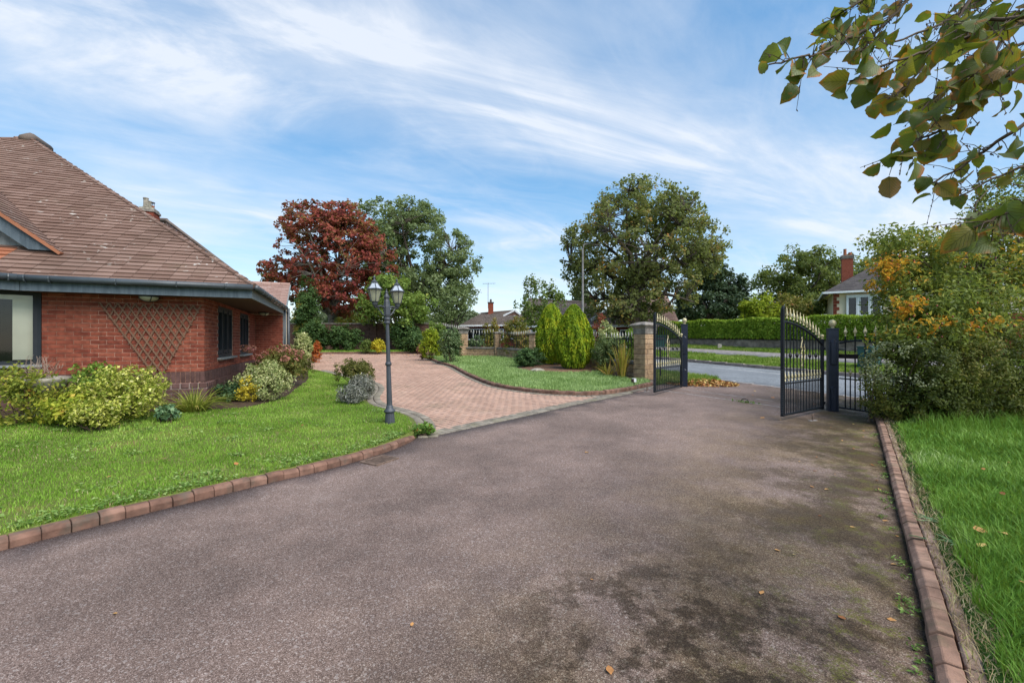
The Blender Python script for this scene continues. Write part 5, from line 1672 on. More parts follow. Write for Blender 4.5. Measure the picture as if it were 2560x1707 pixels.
# ------------------------------------------------------------------ wrought-iron gates
def gate(label, hinge, lead, zb, Hl=1.86):
    hinge, lead = np.array(hinge), np.array(lead); d = lead - hinge; w = float(np.hypot(*d)); rz = math.atan2(d[1], d[0])
    t = thing('iron_gate', label, 'gate', (hinge[0], hinge[1], zb), rz, 'pair of open driveway gates')
    zh, dl = 1.22, .42
    arch = lambda x: zh + dl * (1 - ((w - x) / w) ** 1.9)
    MB().box((.025, 0, .66), (.05, .05, 1.36)).build('hinge_stile', MAT['iron'], t)
    MB().lathe([(.02, 0), (.028, .01), (.012, .022), (.03, .04), (.036, .06), (.03, .082), (.004, .094)], 12, (.025, 0, 1.34)).build('ball', MAT['gold'], t, smooth_shade=True)
    m = MB(); m.box((w - .025, 0, Hl / 2), (.05, .05, Hl)); m.tube([(w - .025, 0, Hl - .02), (w - .035, 0, Hl + .03), (w - .065, 0, Hl + .035), (w - .075, 0, Hl)], .024, 8)
    m.build('lead_stile', MAT['iron'], t)
    m = MB()
    for k in range(26): m.box((w + .003, 0, .05 + k * .03), (.012, .042, .012))
    m.build('cable_chain', MAT['lamp'], t)
    MB().bar((.05, 0, .02), (w - .05, 0, .02), .04, .03).build('bottom_rail', MAT['iron'], t)
    MB().bar((.05, 0, .56), (w - .05, 0, .56), .03, .022).build('mid_rail', MAT['iron'], t)
    MB().tube([(.05 + (w - .10) * f, 0, arch(.05 + (w - .1) * f)) for f in np.linspace(0, 1, 14)], .022, 7).build('arched_rail', MAT['iron'], t)
    n = 11; s = (w - .10) / (n + 1)
    br = MB().box((0, 0, .5), (.015, .015, 1.0)).mesh('bar', MAT['iron'])
    knot = MB().lathe([(.009, 0), (.022, .02), (.033, .05), (.022, .08), (.009, .10)], 8, flute=.25).mesh('knot', MAT['iron'])
    for k in range(n):
        x = .05 + s * (k + 1); za = arch(x) + .06
        o = inst('bar', br, t, (x, 0, .03), (0, 0, 0), (1, 1, za - .03))
        inst('finial', FIN, t, (x, 0, za))
        if k in (1, 3, 7, 9): inst('knot', knot, t, (x, 0, .98 + .02 * (k > 5)))
    for k in range(n + 1):
        x = .05 + s * (k + .5)
        inst('dog_bar', br, t, (x, 0, .03), (0, 0, 0), (.65, .65, .57))
        inst('finial', FINS, t, (x, 0, .60))
    m = MB()
    cx = .05 + s * 6; cz = 1.10
    for sg in (-1, 1):
        m.tube([(cx + sg * .0, -.015, cz + .24), (cx + sg * .05, -.015, cz + .15), (cx + sg * .095, -.015, cz + .05)], .009, 6)
        m.tube([(cx + sg * .0, -.015, cz - .24), (cx + sg * .05, -.015, cz - .15), (cx + sg * .095, -.015, cz - .05)], .009, 6)
        for zz in (.055, -.055):
            m.tube([(cx + sg * (.05 + .042 * math.cos(a)), -.015, cz + zz + .042 * math.sin(a)) for a in np.linspace(0, 2 * math.pi * .9, 13)], .009, 6)
        m.tube([(cx + sg * (.02 + .018 * math.cos(a)), -.015, cz + .25 + .018 * math.sin(a)) for a in np.linspace(0, 2 * math.pi * .9, 9)], .007, 5)
        m.tube([(cx + sg * (.02 + .018 * math.cos(a)), -.015, cz - .25 + .018 * math.sin(a)) for a in np.linspace(0, 2 * math.pi * .9, 9)], .007, 5)
    m.build('scroll', MAT['gold'], t)
    m = MB(); m.box((-.045, 0, .10), (.09, .035, .05)); m.box((-.045, 0, 1.15), (.09, .035, .05)); m.build('hinge', MAT['iron'], t)
    return t


gate('open black iron gate with gold spear tips leaning inward on the right', (6.04, 8.40), (4.66, 7.46), .155)
gate('open black iron gate with gold tips beside the stone pillar on the left', (4.60, 11.72), (3.385, 10.28), .235)


def gate_post(label, p, zb, h, rz):
    t = thing('gate_post', label, 'post', (p[0], p[1], zb), rz, 'square navy gate posts with gold balls')
    MB().box((0, 0, h / 2), (.165, .165, h)).build('shaft', MAT['post'], t)
    MB().box((0, 0, h + .012), (.18, .18, .028)).build('cap', MAT['post'], t)
    MB().lathe([(.035, 0), (.03, .015), (.022, .025), (.045, .045), (.060, .075), (.064, .10), (.060, .125), (.045, .15), (.02, .165), (.002, .168)], 18, (0, 0, h + .026)).build('ball', MAT['gold'], t, smooth_shade=True)
    plate = MB().add([(-.05, 0, 0), (.05, 0, 0), (.05, 0, .46), (0, -.0, .50), (-.05, 0, .46), (-.04, -.022, .01), (.04, -.022, .01), (.04, -.022, .44), (0, -.022, .475), (-.04, -.022, .44)],
                     [(5, 6, 7, 8, 9), (0, 1, 6, 5), (1, 2, 7, 6), (2, 3, 8, 7), (3, 4, 9, 8), (4, 0, 5, 9)]).mesh('raised_plate', MAT['post'])
    for zz in (.02, .92): inst('raised_plate', plate, t, (0, -.0825, zz))
    return t


gate_post('square navy post with gold ball between the right gate and railing', (6.245, 8.42), float(T(6.245, 8.42)) - .02, 1.60, -.42)
gate_post('square navy post with gold ball behind the left gate', (4.78, 11.98), float(T(4.78, 11.98)) - .02, 1.72, -.35)

# fixed railing right of the post, running into the hedge
a, b = np.array((6.34, 8.36)), np.array((6.74, 7.44)); d = b - a; L = float(np.hypot(*d)); d /= L
FR = thing('railing', 'fixed black railing with gold spear tips right of the navy post', 'railing', (a[0], a[1], float(T(*a)) + .02), math.atan2(d[1], d[0]))
br = MB().box((0, 0, .5), (.017, .017, 1.0)).mesh('bar', MAT['iron'])
FINB = MB().lathe([(.010, 0), (.018, .006), (.018, .014), (.010, .022), (.009, .034), (.014, .04), (.036, .085), (.018, .13), (.006, .165), (.002, .20)], 4).mesh('finial', MAT['gold'])
for k in range(6):
    x = .10 + k * .165
    inst('bar', br, FR, (x, 0, .05), (0, 0, 0), (1, 1, 1.38)); inst('finial', FINB, FR, (x, 0, 1.43))
    inst('dog_bar', br, FR, (x + .085, 0, .05), (0, 0, 0), (.9, .9, .62)); inst('finial', FINB, FR, (x + .085, 0, .67), (0, 0, 0), (.85, .85, .85))
MB().bar((0, 0, .06), (L, 0, .04), .04, .03).build('bottom_rail', MAT['iron'], FR)
MB().bar((0, 0, .62), (L, 0, .60), .03, .022).build('mid_rail', MAT['iron'], FR)
MB().tube([(L * f, 0, 1.30 + .05 * math.sin(math.pi * min(f * 1.6, 1))) for f in np.linspace(0, 1, 9)], .018, 6).build('top_rail', MAT['iron'], FR)
MB().box((.16, -.02, 1.05), (.34, .015, .085)).build('name_plate', MAT['dark'], FR)
m = MB(); m.box((.05, 0, 1.18), (.12, .02, .02)); m.build('latch', MAT['lamp'], FR)

# small things about the gateway
LB = thing('letter_box', 'green metal box on a thin post seen through the left gate', 'box', (4.58, 13.35, float(T(4.58, 13.35))), -.3)
MB().box((0, 0, .55), (.05, .05, 1.1)).build('post', MAT['iron'], LB)
MB().box((0, 0, 1.20), (.30, .16, .34)).build('box', MAT['green_box'], LB)
MB().box((0, -.09, 1.30), (.24, .02, .04)).build('slot', MAT['lamp'], LB)
MB().box((0, -.005, 1.385), (.33, .20, .03)).build('lid', MAT['green_box'], LB)
p = (13.65, 16.5)
CB = thing('utility_cabinet', 'green street cabinet beyond the right-hand railing', 'cabinet', (p[0], p[1], .42), .5)
MB().box((0, 0, .40), (.80, .45, .80)).build('body', MAT['green_box'], CB)
MB().box((0, 0, .825), (.86, .50, .05)).build('lid', MAT['green_box'], CB)
MB().box((0, -.235, .66), (.70, .02, .05)).build('handle', MAT['pvc_l'], CB)
FL = thing('garden_light', 'small white cube garden light on the lawn by the gate pillar', 'light', (3.32, 11.75, float(zC(3.32, 11.75)) - .02), .4)
MB().box((0, 0, .05), (.03, .03, .12)).build('spike', MAT['iron'], FL)
MB().box((0, 0, .14), (.085, .085, .095)).build('head', MAT['white'], FL)
MB().box((-.05, 0, .13), (.02, .10, .09)).build('bracket', MAT['brown'], FL)
for lab, q in (('small iron gate stop on the tarmac by the left gate', (3.42, 10.95)), ('small iron gate stop on the mossy tarmac by the right gate', (5.22, 7.50))):
    t = thing('gate_stop', lab, 'gate stop', (q[0], q[1], float(T(*q))), .3, 'gate stops set in the drive')
    MB().box((0, 0, .004), (.16, .05, .008)).build('plate', MAT['channel'], t)
    MB().tube([(0, 0, 0), (0, 0, .10), (.02, 0, .115)], .012, 6).build('pin', MAT['grate'], t)
t = thing('gate_hoop', 'small iron hoop with weeds in the middle of the gateway', 'hoop', (5.02, 9.32, float(T(5.02, 9.32))), -.9)
MB().tube([(.085 * math.cos(a), 0, .085 * math.sin(a)) for a in np.linspace(0, math.pi, 11)], .008, 6).build('hoop', MAT['iron'], t)
g_ = np.random.default_rng(2)
C = np.stack([g_.normal(0, .16, 60), g_.normal(0, .04, 60), g_.uniform(.005, .04, 60)], 1)
leaf_object('weeds', C, np.tile((0, 0, 1.0), (60, 1)), .05, L_['weed'], t, 1)
m = MB(); m.lathe([(.02, -.05), (.20, -.02), (.22, .05), (.17, .11), (.08, .14), (.01, .15)], 7, flute=.12)
rk = m.build('rock', MAT['urn'], None, (.86, 14.72, float(zC(.86, 14.72)))); rk.scale = (1.2, .8, .8)
tag(rk, 'pale rounded stone at the edge of the mulch bed', 'rock')
# ------------------------------------------------------------------ buildings across the street
def quoins(parent, x, y0, z0, z1, side, name='quoin'):
    mm_ = [cham('quoin', w, .05, .21, .006, MAT['brick']) for w in (.34, .20)]
    k = 0; z = z0
    while z < z1:
        w = (.34, .20)[k % 2]
        inst(name, mm_[k % 2], parent, (x + side * w / 2, y0 - .015, z + .11)); z += .225; k += 1


CH_ = thing('cream_house', 'cream rendered house with brick quoins and tall brick chimney across the street', 'house', (22.3, 30.0, .9), -.58)
m = MB(); wall_box(m, 0, 11, .0, 8, -.6, 4.0)
CW = m.build('wall', MAT['render'], CH_)
quoins(CH_, 0, 0, .0, 3.95, 1); quoins(CH_, 4.55, 0, .0, 3.95, -1)
m = MB(); wall_box(m, 4.56, 11, -.02, 0, -.6, 2.2); m.build('brick_panel', MAT['brick'], CH_)
m = MB(); course_roof(m, (-.6, -.5, 3.92), (11.5, -.5, 3.92), (3.4, 4, 6.6), (9.0, 4, 6.6), 26, .3)
course_roof(m, (-.6, 8.5, 3.92), (-.6, -.5, 3.92), (3.4, 4.2, 6.6), (3.4, 4, 6.6), 26, .3)
CR = m.build('roof', MAT['tile_d'], CH_)
m = MB(); m.bar((-.6, -.52, 3.90), (11.5, -.52, 3.90), .05, .13); m.bar((-.62, -.5, 3.90), (-.62, 8, 3.90), .05, .13); m.build('fascia', MAT['white'], CR)
cx, cy = 1.0, 3.0
MB().box((cx, cy, 5.75), (.66, .75, 2.3)).build('chimney', MAT['brick'], CR)
m = MB(); m.box((cx, cy, 6.68), (.74, .83, .12)); m.box((cx, cy, 6.80), (.80, .89, .12)); m.build('chimney_cap', MAT['coping'], CR)
for dx in (-.12, .18): MB().lathe([(.12, 0), (.13, .05), (.10, .1), (.095, .5 if dx < 0 else .22), (.115, .52 if dx < 0 else .24)], 10, (cx + dx, cy, 6.86)).build('chimney_pot', MAT['tile_o'], CR)
# upper bay window and lower window
window(CH_, (.72, -.12), (2.62, -.12), 2.15, 3.70, 3, .11, .10, True, 'white', bar='white')
m = MB(); wall_box(m, .68, 2.66, -.10, .02, 1.95, 2.12); m.build('bay_base', MAT['render'], CH_)
window(CH_, (3.05, -.5), (4.3, -.5), .15, 1.75, 2, .10, .08, True, 'white', bar='white')
m = MB(); wall_box(m, 2.9, 4.45, -.75, 0, 1.78, 1.95); m.build('bay_roof', MAT['tile_d'], CH_)
m = MB(); wall_box(m, .75, 2.59, -.06, -.04, 2.2, 3.66); wall_box(m, 3.05, 4.3, -.35, -.34, 0, 1.8); m.build('interior_wall', MAT['dark'], CH_)


def bungalow(name, label, e0, e1, r0, r1, mat, rows, wz, wins=(), gable=None):
    e0, e1, r0, r1 = map(Vector, (e0, e1, r0, r1))
    t = thing(name, label, 'house', (e0.x, e0.y, 0), 0)
    o = Vector((e0.x, e0.y, 0))
    m = MB(); course_roof(m, e0 - o, e1 - o, r0 - o, r1 - o, rows, .34, .035)
    m.add([e1 - o, r1 - o, r1 - o + Vector((.4, 5, -1.6))], [(0, 1, 2)]); m.add([e0 - o, r0 - o + Vector((-.4, 5, -1.6)), r0 - o], [(0, 1, 2)])
    rf = m.build('roof', mat, t)
    m = MB(); m.bar(e0 - o - Vector((0, .04, .06)), e1 - o - Vector((0, .04, .06)), .05, .16); m.build('fascia', MAT['white'], rf)
    m = MB(); m.tube([r0 - o, r1 - o], .12, 8); m.build('ridge_tile', mat, rf)
    d = (e1 - e0); L = d.length; d.normalize()
    m = MB(); a = e0 - o + d * .4 + Vector((0, .6, 0)); b = e1 - o - d * .4 + Vector((0, .6, 0))
    zc_ = (e0.z + wz) / 2
    m.bar(Vector((a.x, a.y, zc_)), Vector((b.x, b.y, zc_)), .2, e0.z - wz); m.build('wall', MAT['brick'] if name != 'bungalow_w' else MAT['white'], t)
    for (s, w, z0, z1) in wins:
        p0 = e0 - o + d * s + Vector((0, .44, 0)); p1 = p0 + d * w
        window(t, (p0.x, p0.y), (p1.x, p1.y), e0.z - z1, e0.z - z0, 3, .09, .08, False, 'white')
        MB().bar((p0.x, p0.y + .05, e0.z - (z0 + z1) / 2), (p1.x, p1.y + .05, e0.z - (z0 + z1) / 2), .02, z1 - z0).build('interior_wall', MAT['dark'], t)
    return t, rf, o


bA, bAr, oA = bungalow('bungalow', 'bungalow with grey-brown hipped roof and small white gable, leftmost of the far bungalows', at(1148, 813, 44), at(1335, 811, 43), at(1202, 784, 48), at(1290, 777, 47), MAT['tile_g'], 18, .6,
                       ((.8, 1.9, .35, 1.5), (3.0, 1.6, .35, 1.5), (5.3, 1.6, .35, 1.4)))
p = at(1227, 780, 47.5) - oA
m = MB(); m.box(p + Vector((0, 0, .35)), (.55, .55, 1.3)); ck = m.build('chimney', MAT['brick'], bAr)
m = MB(); m.box(p + Vector((0, 0, 1.02)), (.68, .68, .10)); m.lathe([(.12, 0), (.10, .35)], 8, p + Vector((0, 0, 1.05))); m.build('chimney_pot', MAT['tile_d'], ck)
m = MB(); m.tube([p + Vector((-.3, 0, .4)), p + Vector((-.3, 0, 3.2))], .025, 5); m.bar(p + Vector((-.9, 0, 3.1)), p + Vector((.5, 0, 3.15)), .03)
for k in range(5): m.bar(p + Vector((-.8 + k * .28, -.25, 3.12)), p + Vector((-.8 + k * .28, .25, 3.12)), .02)
m.build('aerial', MAT['pole'], bAr)
g0, g1, g2 = at(1261, 788, 43.5) - oA, at(1304, 790, 43.5) - oA, at(1287, 776.5, 43.5) - oA
m = MB(); m.add([g0, g1, g2], [(0, 1, 2)]); m.build('gable', MAT['wall_old'], bAr)
m = MB(); m.bar(g0 - Vector((.1, .05, .05)), g2 - Vector((0, .05, -.03)), .06, .16); m.bar(g1 - Vector((-.1, .05, .05)), g2 - Vector((0, .05, -.03)), .06, .16); m.lathe([(.01, 0), (.18, .0), (.18, .04), (.01, .04)], 12, g2 + Vector((0, -.06, -.55)))
m.build('barge_board', MAT['white'], bAr)

bB, bBr, oB = bungalow('bungalow', 'bungalow with brown ridged roof behind the golden conifers', at(1285, 815, 36), at(1512, 812, 35), at(1322, 748, 41), at(1478, 757, 39), MAT['tile_g'], 20, .6, ((1.0, 1.6, .3, 1.4), (5.0, 1.8, .3, 1.4)))
q0, q1 = at(1478, 800, 34.6) - oB, at(1516, 778, 36) - oB
m = MB(); m.bar(q0, q1, .06, .20); m.build('barge_board', MAT['white'], bBr)
p = at(1482, 760, 39) - oB
MB().box(p + Vector((0, 0, .2)), (.55, .55, 1.1)).build('chimney', MAT['brick'], bBr)
bC, bCr, oC = bungalow('bungalow', 'bungalow with pinkish grey roof behind the big tree', at(1488, 814, 34), at(1700, 811, 33), at(1540, 742, 38.5), at(1668, 738, 37.5), MAT['tile_p'], 22, .6, ((2.0, 1.8, .3, 1.4),))

# block wall and clipped hedge across the street
t0_, t1_ = 5.4, 24
bwp = road_pt(0, 14.0)
BW = thing('block_wall', 'low brown block wall across the street below the clipped hedge', 'wall', (0, 0, 0))
def wz(t):
    p = road_pt(t, 13.7); return float(zV(*p)) - .05 - .012 * max(t - 6, 0)
m = MB(); mc = MB()
gw = random.Random(9)
for c in range(6):
    t = t0_ - (.22 if c % 2 else 0)
    while t < t1_:
        ta, tb = max(t, t0_), min(t + .44, t1_)
        a, b = road_pt(ta + .004, 14.0), road_pt(tb - .004, 14.0)
        z = wz((ta + tb) / 2) + c * .095 + .045
        j = gw.uniform(-.008, .008)
        m.bar((a[0] - GN[0] * j, a[1] - GN[1] * j, z), (b[0] - GN[0] * j, b[1] - GN[1] * j, z), .20, .087)
        t += .44
a, b = road_pt(t0_, 14.02), road_pt(t1_, 14.02)
mc.bar((*a, wz(t0_) + .25), (*b, wz(t1_) + .25), .17, .60)
mc.build('core', MAT['mortar_d'], BW)
o = m.build('block_courses', MAT['hedge_wall'], BW); o['kind'] = 'stuff'
m = MB(); a, b = road_pt(t0_, 14.0), road_pt(t1_, 14.0); m.bar((*a, wz(t0_) + .59), (*b, wz(t1_) + .59), .26, .05); m.build('coping', MAT['coping'], BW)


def hedge_points(P, n, seed, top=.05):
    """P(s, w, h): s along, w across 0..1, h up 0..1 -> world; points over front, top and ends"""
    g = np.random.default_rng(seed)
    k = g.uniform(0, 1, n)
    s, w, h = g.uniform(0, 1, n), g.uniform(0, 1, n), g.uniform(0, 1, n)
    N = np.zeros((n, 3))
    front = k < .55; topm = (k >= .55) & (k < .82); e1 = (k >= .82) & (k < .91); e0 = k >= .91
    w[front] = g.uniform(-.03, .10, front.sum()); h[topm] = g.uniform(.92, 1.03, topm.sum())
    s[e0] = g.uniform(-.01, .02, e0.sum()); s[e1] = g.uniform(.98, 1.01, e1.sum())
    return s, w, h, front, topm, e0, e1


n = 42000
s, w, h, fr, tp, e0, e1 = hedge_points(None, n, 3)
tt = 5.3 + s * 18.7
dd = 13.80 + w * 1.5 + .05 * np.sin(tt * 2.1 + h * 3)
X = GX + GD[0] * tt + GN[0] * dd; Y = GY + GD[1] * tt + GN[1] * dd
zb_ = np.array([wz(q) + .70 for q in (5.3, 24)]); Zb = zb_[0] + (zb_[1] - zb_[0]) * s
Z = Zb + h * (1.12 + .05 * np.sin(tt * 1.7) + .03 * np.sin(tt * 5.3)) + .0
N = np.zeros((n, 3)); N[fr] = (-GN[0], -GN[1], .5); N[tp] = (0, 0, 1); N[e0] = (-GD[0], -GD[1], .3); N[e1] = (GD[0], GD[1], .3)
HB = thing('clipped_hedge', 'bright green clipped conifer hedge above the block wall across the street', 'hedge', (0, 0, 0))
leaf_object('foliage', np.stack([X, Y, Z], 1), N, .15, L_['hedge'], HB, 5, jitter=.6, aspect=.4, droop=-.8)
m = MB()
for k in range(14):
    q = road_pt(6 + k * 1.3, 14.6); m.tube([(q[0], q[1], wz(6 + k) + .1), (q[0], q[1], wz(6 + k) + 1.5)], [.05, .02], 6)
a, b = road_pt(5.6, 14.6), road_pt(23.7, 14.6)
m.bar((*a, wz(5.6) + 1.02), (*b, wz(23.7) + 1.05), .8, .9)
m.build('stems', MAT['twig'], HB)
p = road_pt(13.2, 12.6)
mk = MB().box((0, 0, .14), (.24, .16, .50)).add([(-.12, -.08, .39), (.12, -.08, .39), (0, -.08, .45), (-.12, .08, .39), (.12, .08, .39), (0, .08, .45)], [(0, 1, 2), (3, 5, 4), (0, 2, 5, 3), (1, 4, 5, 2)]).build('marker_post', MAT['concrete_post'], None, (p[0], p[1], float(zV(*p)) - .05))
mk.rotation_euler = (0, 0, -.3); mk.scale = (.9, .9, .8)
tag(mk, 'short pale concrete marker standing on the bank across the street', 'marker post')
MB_ = MB()
SL = thing('street_light', 'tall grey street light column rising in front of the big tree', 'street light', (at(1457, 850, 30).x, 30, .5))
MB().tube([(0, 0, -.2), (0, 0, 1.4), (0, 0, 1.45), (0, 0, 7.4)], [.12, .12, .085, .06], 10).build('column', MAT['pole'], SL, smooth_shade=True)
MB().tube([(0, 0, 7.3), (.1, .1, 7.7), (.6, .5, 7.85), (1.0, .9, 7.88)], [.055, .05, .04, .04], 8).build('arm', MAT['pole'], SL, smooth_shade=True)
MB().box((1.2, 1.08, 7.86), (.5, .2, .12)).build('lamp_head', MAT['pole'], SL)

# old brick wall at the far left behind the shrubs
OW = thing('old_brick_wall', 'old dark brick wall behind the shrubs at the end of the paving', 'wall', (-16, 31.2, .6), 0)
m = MB()
for c in range(27):
    x = -(.11 if c % 2 else 0)
    while x < 11.2:
        x0, x1 = max(x, 0), min(x + .225, 11.2)
        if x1 - x0 > .03: m.box(((x0 + x1) / 2, gw.uniform(-.004, .004), c * .078 + .04), (x1 - x0 - .01, .2, .068))
        x += .225
o = m.build('brick_courses', MAT['wall_old'], OW); o['kind'] = 'stuff'
MB().box((5.6, .02, 1.05), (11.2, .19, 2.1)).build('core', MAT['mortar_d'], OW)
MB().box((5.6, 0, 2.14), (11.3, .30, .07)).build('coping', MAT['coping'], OW)
MB().box((6.05, -.12, 1.0), (.45, .25, 2.05)).build('pier', MAT['wall_old'], OW)
# second gate, far left
G2 = thing('iron_gate', 'small black arched iron gate at the second gateway far behind the holly', 'gate', (-4.35, 25.0, float(T(-4.3, 25)) + .1), -.45)
w = 1.55
bm_ = MB().box((0, 0, .5), (.02, .02, 1.0)).mesh('bar', MAT['iron'])
for k in range(12):
    x = .06 + k * .13; zt_ = 1.45 + .22 * (1 - (x / w)) ** 1
    inst('bar', bm_, G2, (x, 0, .02), (0, 0, 0), (1, 1, zt_)); inst('finial', FINW, G2, (x, 0, zt_))
MB().bar((0, 0, .05), (w, 0, .05), .04).build('bottom_rail', MAT['iron'], G2)
MB().bar((0, 0, 1.62), (w, 0, 1.40), .04).build('top_rail', MAT['iron'], G2)

# ------------------------------------------------------------------ trees
def ell(u, v, ru, rv, Y, base, ry=None, dy=0.0):
    c = at(u, v, Y); k = Y / FPX
    return (c.x - base[0], c.y - base[1] + dy, c.z - base[2], ru * k, (ry if ry else ru * k), rv * k)


def gz_(x, y): return float(T(x, y))


b = (at(828, 860, 33).x, 33.0, .75)
tree('maple_tree', 'red-leaved maple tree behind the old brick wall', b, 3.3, .24,
     [ell(832, 640, 118, 100, 33, b), ell(780, 560, 75, 50, 33, b), ell(735, 680, 72, 40, 33, b), ell(925, 655, 65, 55, 33, b), ell(870, 740, 90, 45, 33, b), ell(845, 545, 60, 38, 33, b), ell(770, 735, 70, 35, 33, b), ell(690, 700, 32, 18, 33, b), ell(890, 590, 60, 40, 33, b)],
     .23, L_['maple'], MAT['bark_p'], 680, 40, .42, 21, 14, fill=.25, flat=.6, aspect=.75, spray=260)
b = (at(1030, 860, 42).x, 42.0, .85)
tree('oak_tree', 'large dark green tree rising behind the maple', b, 5, .4,
     [ell(1040, 650, 130, 120, 42, b), ell(960, 560, 75, 60, 42, b), ell(1030, 545, 65, 50, 42, b), ell(1130, 660, 68, 80, 42, b), ell(1085, 730, 90, 60, 42, b), ell(930, 640, 60, 60, 42, b), ell(1010, 720, 90, 60, 42, b)],
     .27, L_['oak'], MAT['bark'], 600, 54, .58, 22, 14, fill=.25, flat=.8, spray=220)
b = (at(1000, 860, 30).x, 30.0, .75)
tree('magnolia_tree', 'light green spreading tree behind the lamp post', b, 1.6, .15,
     [ell(990, 745, 70, 45, 30, b), ell(945, 735, 45, 45, 30, b), ell(1040, 765, 52, 36, 30, b), ell(965, 715, 40, 28, 30, b), ell(920, 775, 30, 28, 30, b), ell(1000, 795, 70, 25, 30, b)],
     .24, L_['magnolia'], MAT['bark'], 170, 42, .42, 23, 9, fill=.25)
b = (at(1135, 860, 36).x, 36.0, .8)
tree('small_tree', 'grey-green tree at the right foot of the big green tree', b, 1.6, .14,
     [ell(1135, 765, 45, 45, 36, b), ell(1160, 740, 32, 32, 36, b), ell(1110, 790, 40, 24, 36, b)], .24, L_['oak'], MAT['bark'], 80, 36, .5, 24, 7)
b = (at(1362, 860, 22.6).x, 22.6, .7)
tree('young_tree', 'slender young tree with upright leafy shoots left of the golden conifers', b, 1.3, .05,
     [ell(1350, 770, 45, 55, 22.6, b), ell(1330, 715, 20, 26, 22.6, b), ell(1372, 720, 18, 28, 22.6, b), ell(1400, 735, 18, 24, 22.6, b), ell(1305, 755, 22, 16, 22.6, b), ell(1340, 800, 40, 30, 22.6, b)],
     .15, L_['young'], MAT['twig'], 120, 24, .22, 25, 10, fill=.3, flat=1.2)
b = (at(1585, 860, 32).x, 32.0, .75)
tree('sycamore_tree', 'big spreading green and rust tree across the street', b, 5.2, .42,
     [ell(1600, 600, 150, 120, 32, b), ell(1470, 620, 62, 75, 32, b), ell(1590, 510, 105, 52, 32, b), ell(1720, 620, 85, 80, 32, b), ell(1500, 700, 70, 62, 32, b), ell(1640, 720, 100, 65, 32, b), ell(1690, 530, 60, 45, 32, b), ell(1565, 770, 100, 38, 32, b), ell(1765, 640, 40, 45, 32, b), ell(1440, 690, 28, 50, 32, b)],
     .21, L_['sycamore'], MAT['bark'], 820, 38, .50, 26, 16, fill=.32, flat=.85, aspect=.75, spray=300)
b = (at(1775, 860, 39).x, 39.0, .85)
tree('conifer_tree', 'dense dark evergreen behind the clipped hedge', b, 3, .25,
     [ell(1775, 760, 78, 62, 39, b), ell(1765, 690, 42, 48, 39, b), ell(1820, 720, 45, 42, 39, b), ell(1752, 655, 16, 30, 39, b), ell(1840, 770, 42, 36, 39, b), ell(1715, 770, 30, 42, 39, b)],
     .30, L_['conifer'], MAT['bark'], 240, 60, .55, 27, 9, fill=.35)
b = (at(2005, 860, 43).x, 43.0, .9)
tree('ash_tree', 'round-headed green tree left of the cream house', b, 4, .28,
     [ell(2005, 690, 82, 65, 43, b), ell(2010, 650, 55, 38, 43, b), ell(2070, 720, 55, 60, 43, b), ell(1920, 705, 34, 20, 43, b), ell(1960, 740, 55, 45, 43, b)],
     .30, L_['ash'], MAT['bark'], 240, 46, .66, 28, 11, fill=.3)
b = (at(2120, 860, 46).x, 46.0, .9)
tree('ash_tree', 'olive green tree rising behind the chimney of the cream house', b, 4, .28,
     [ell(2130, 700, 55, 62, 46, b), ell(2100, 720, 45, 50, 46, b)], .30, L_['ash'], MAT['bark'], 90, 50, .7, 29, 8, fill=.3)
for (u, v, ru, rv, Y, mt, lab, sd) in ((1900, 772, 40, 34, 35, 'lime', 'yellow-green shrub showing above the clipped hedge', 31), (1965, 775, 52, 38, 36, 'rusty', 'green and rust shrub behind the clipped hedge', 32),
                                       (2035, 770, 45, 36, 37, 'ash', 'olive shrub beside the wall of the cream house', 33)):
    b = (at(u, 850, Y).x, Y, .9)
    tree('tall_shrub', lab, b, .8, .1, [ell(u, v, ru, rv, Y, b), ell(u - ru * .5, v + 12, ru * .6, rv * .7, Y, b)], .24, L_[mt], MAT['twig'], 70, 40, .45, sd, 6, cat='shrub')
b = (at(1455, 860, 62).x, 62.0, .9)
tree('distant_tree', 'distant blue-green conifer behind the street light', b, 2, .3, [ell(1452, 765, 22, 40, 62, b), ell(1450, 735, 12, 22, 62, b)], .5, L_['far'], MAT['bark'], 40, 60, .9, 34, 5)
for k, (u, v, ru, rv, Y, sd) in enumerate(((1165, 800, 30, 20, 75, 41), (1090, 812, 60, 20, 70, 42), (860, 800, 120, 26, 60, 43), (1300, 806, 60, 14, 80, 44), (2240, 700, 90, 70, 60, 45), (1830, 800, 120, 20, 70, 46))):
    b = (at(u, 860, Y).x, Y, .9)
    tree('distant_tree', ['hazy tree behind the far bungalow roof', 'hazy tree low behind the second gateway', 'wide hazy tree behind the maple', 'hazy treetop between the bungalows', 'hazy tree behind the roof of the cream house', 'hazy tree behind the dark evergreen'][k],
         b, 2, .3, [ell(u, v, ru, rv, Y, b)], .55, L_['far'], MAT['bark'], 60, 60, 1.2, sd, 5)

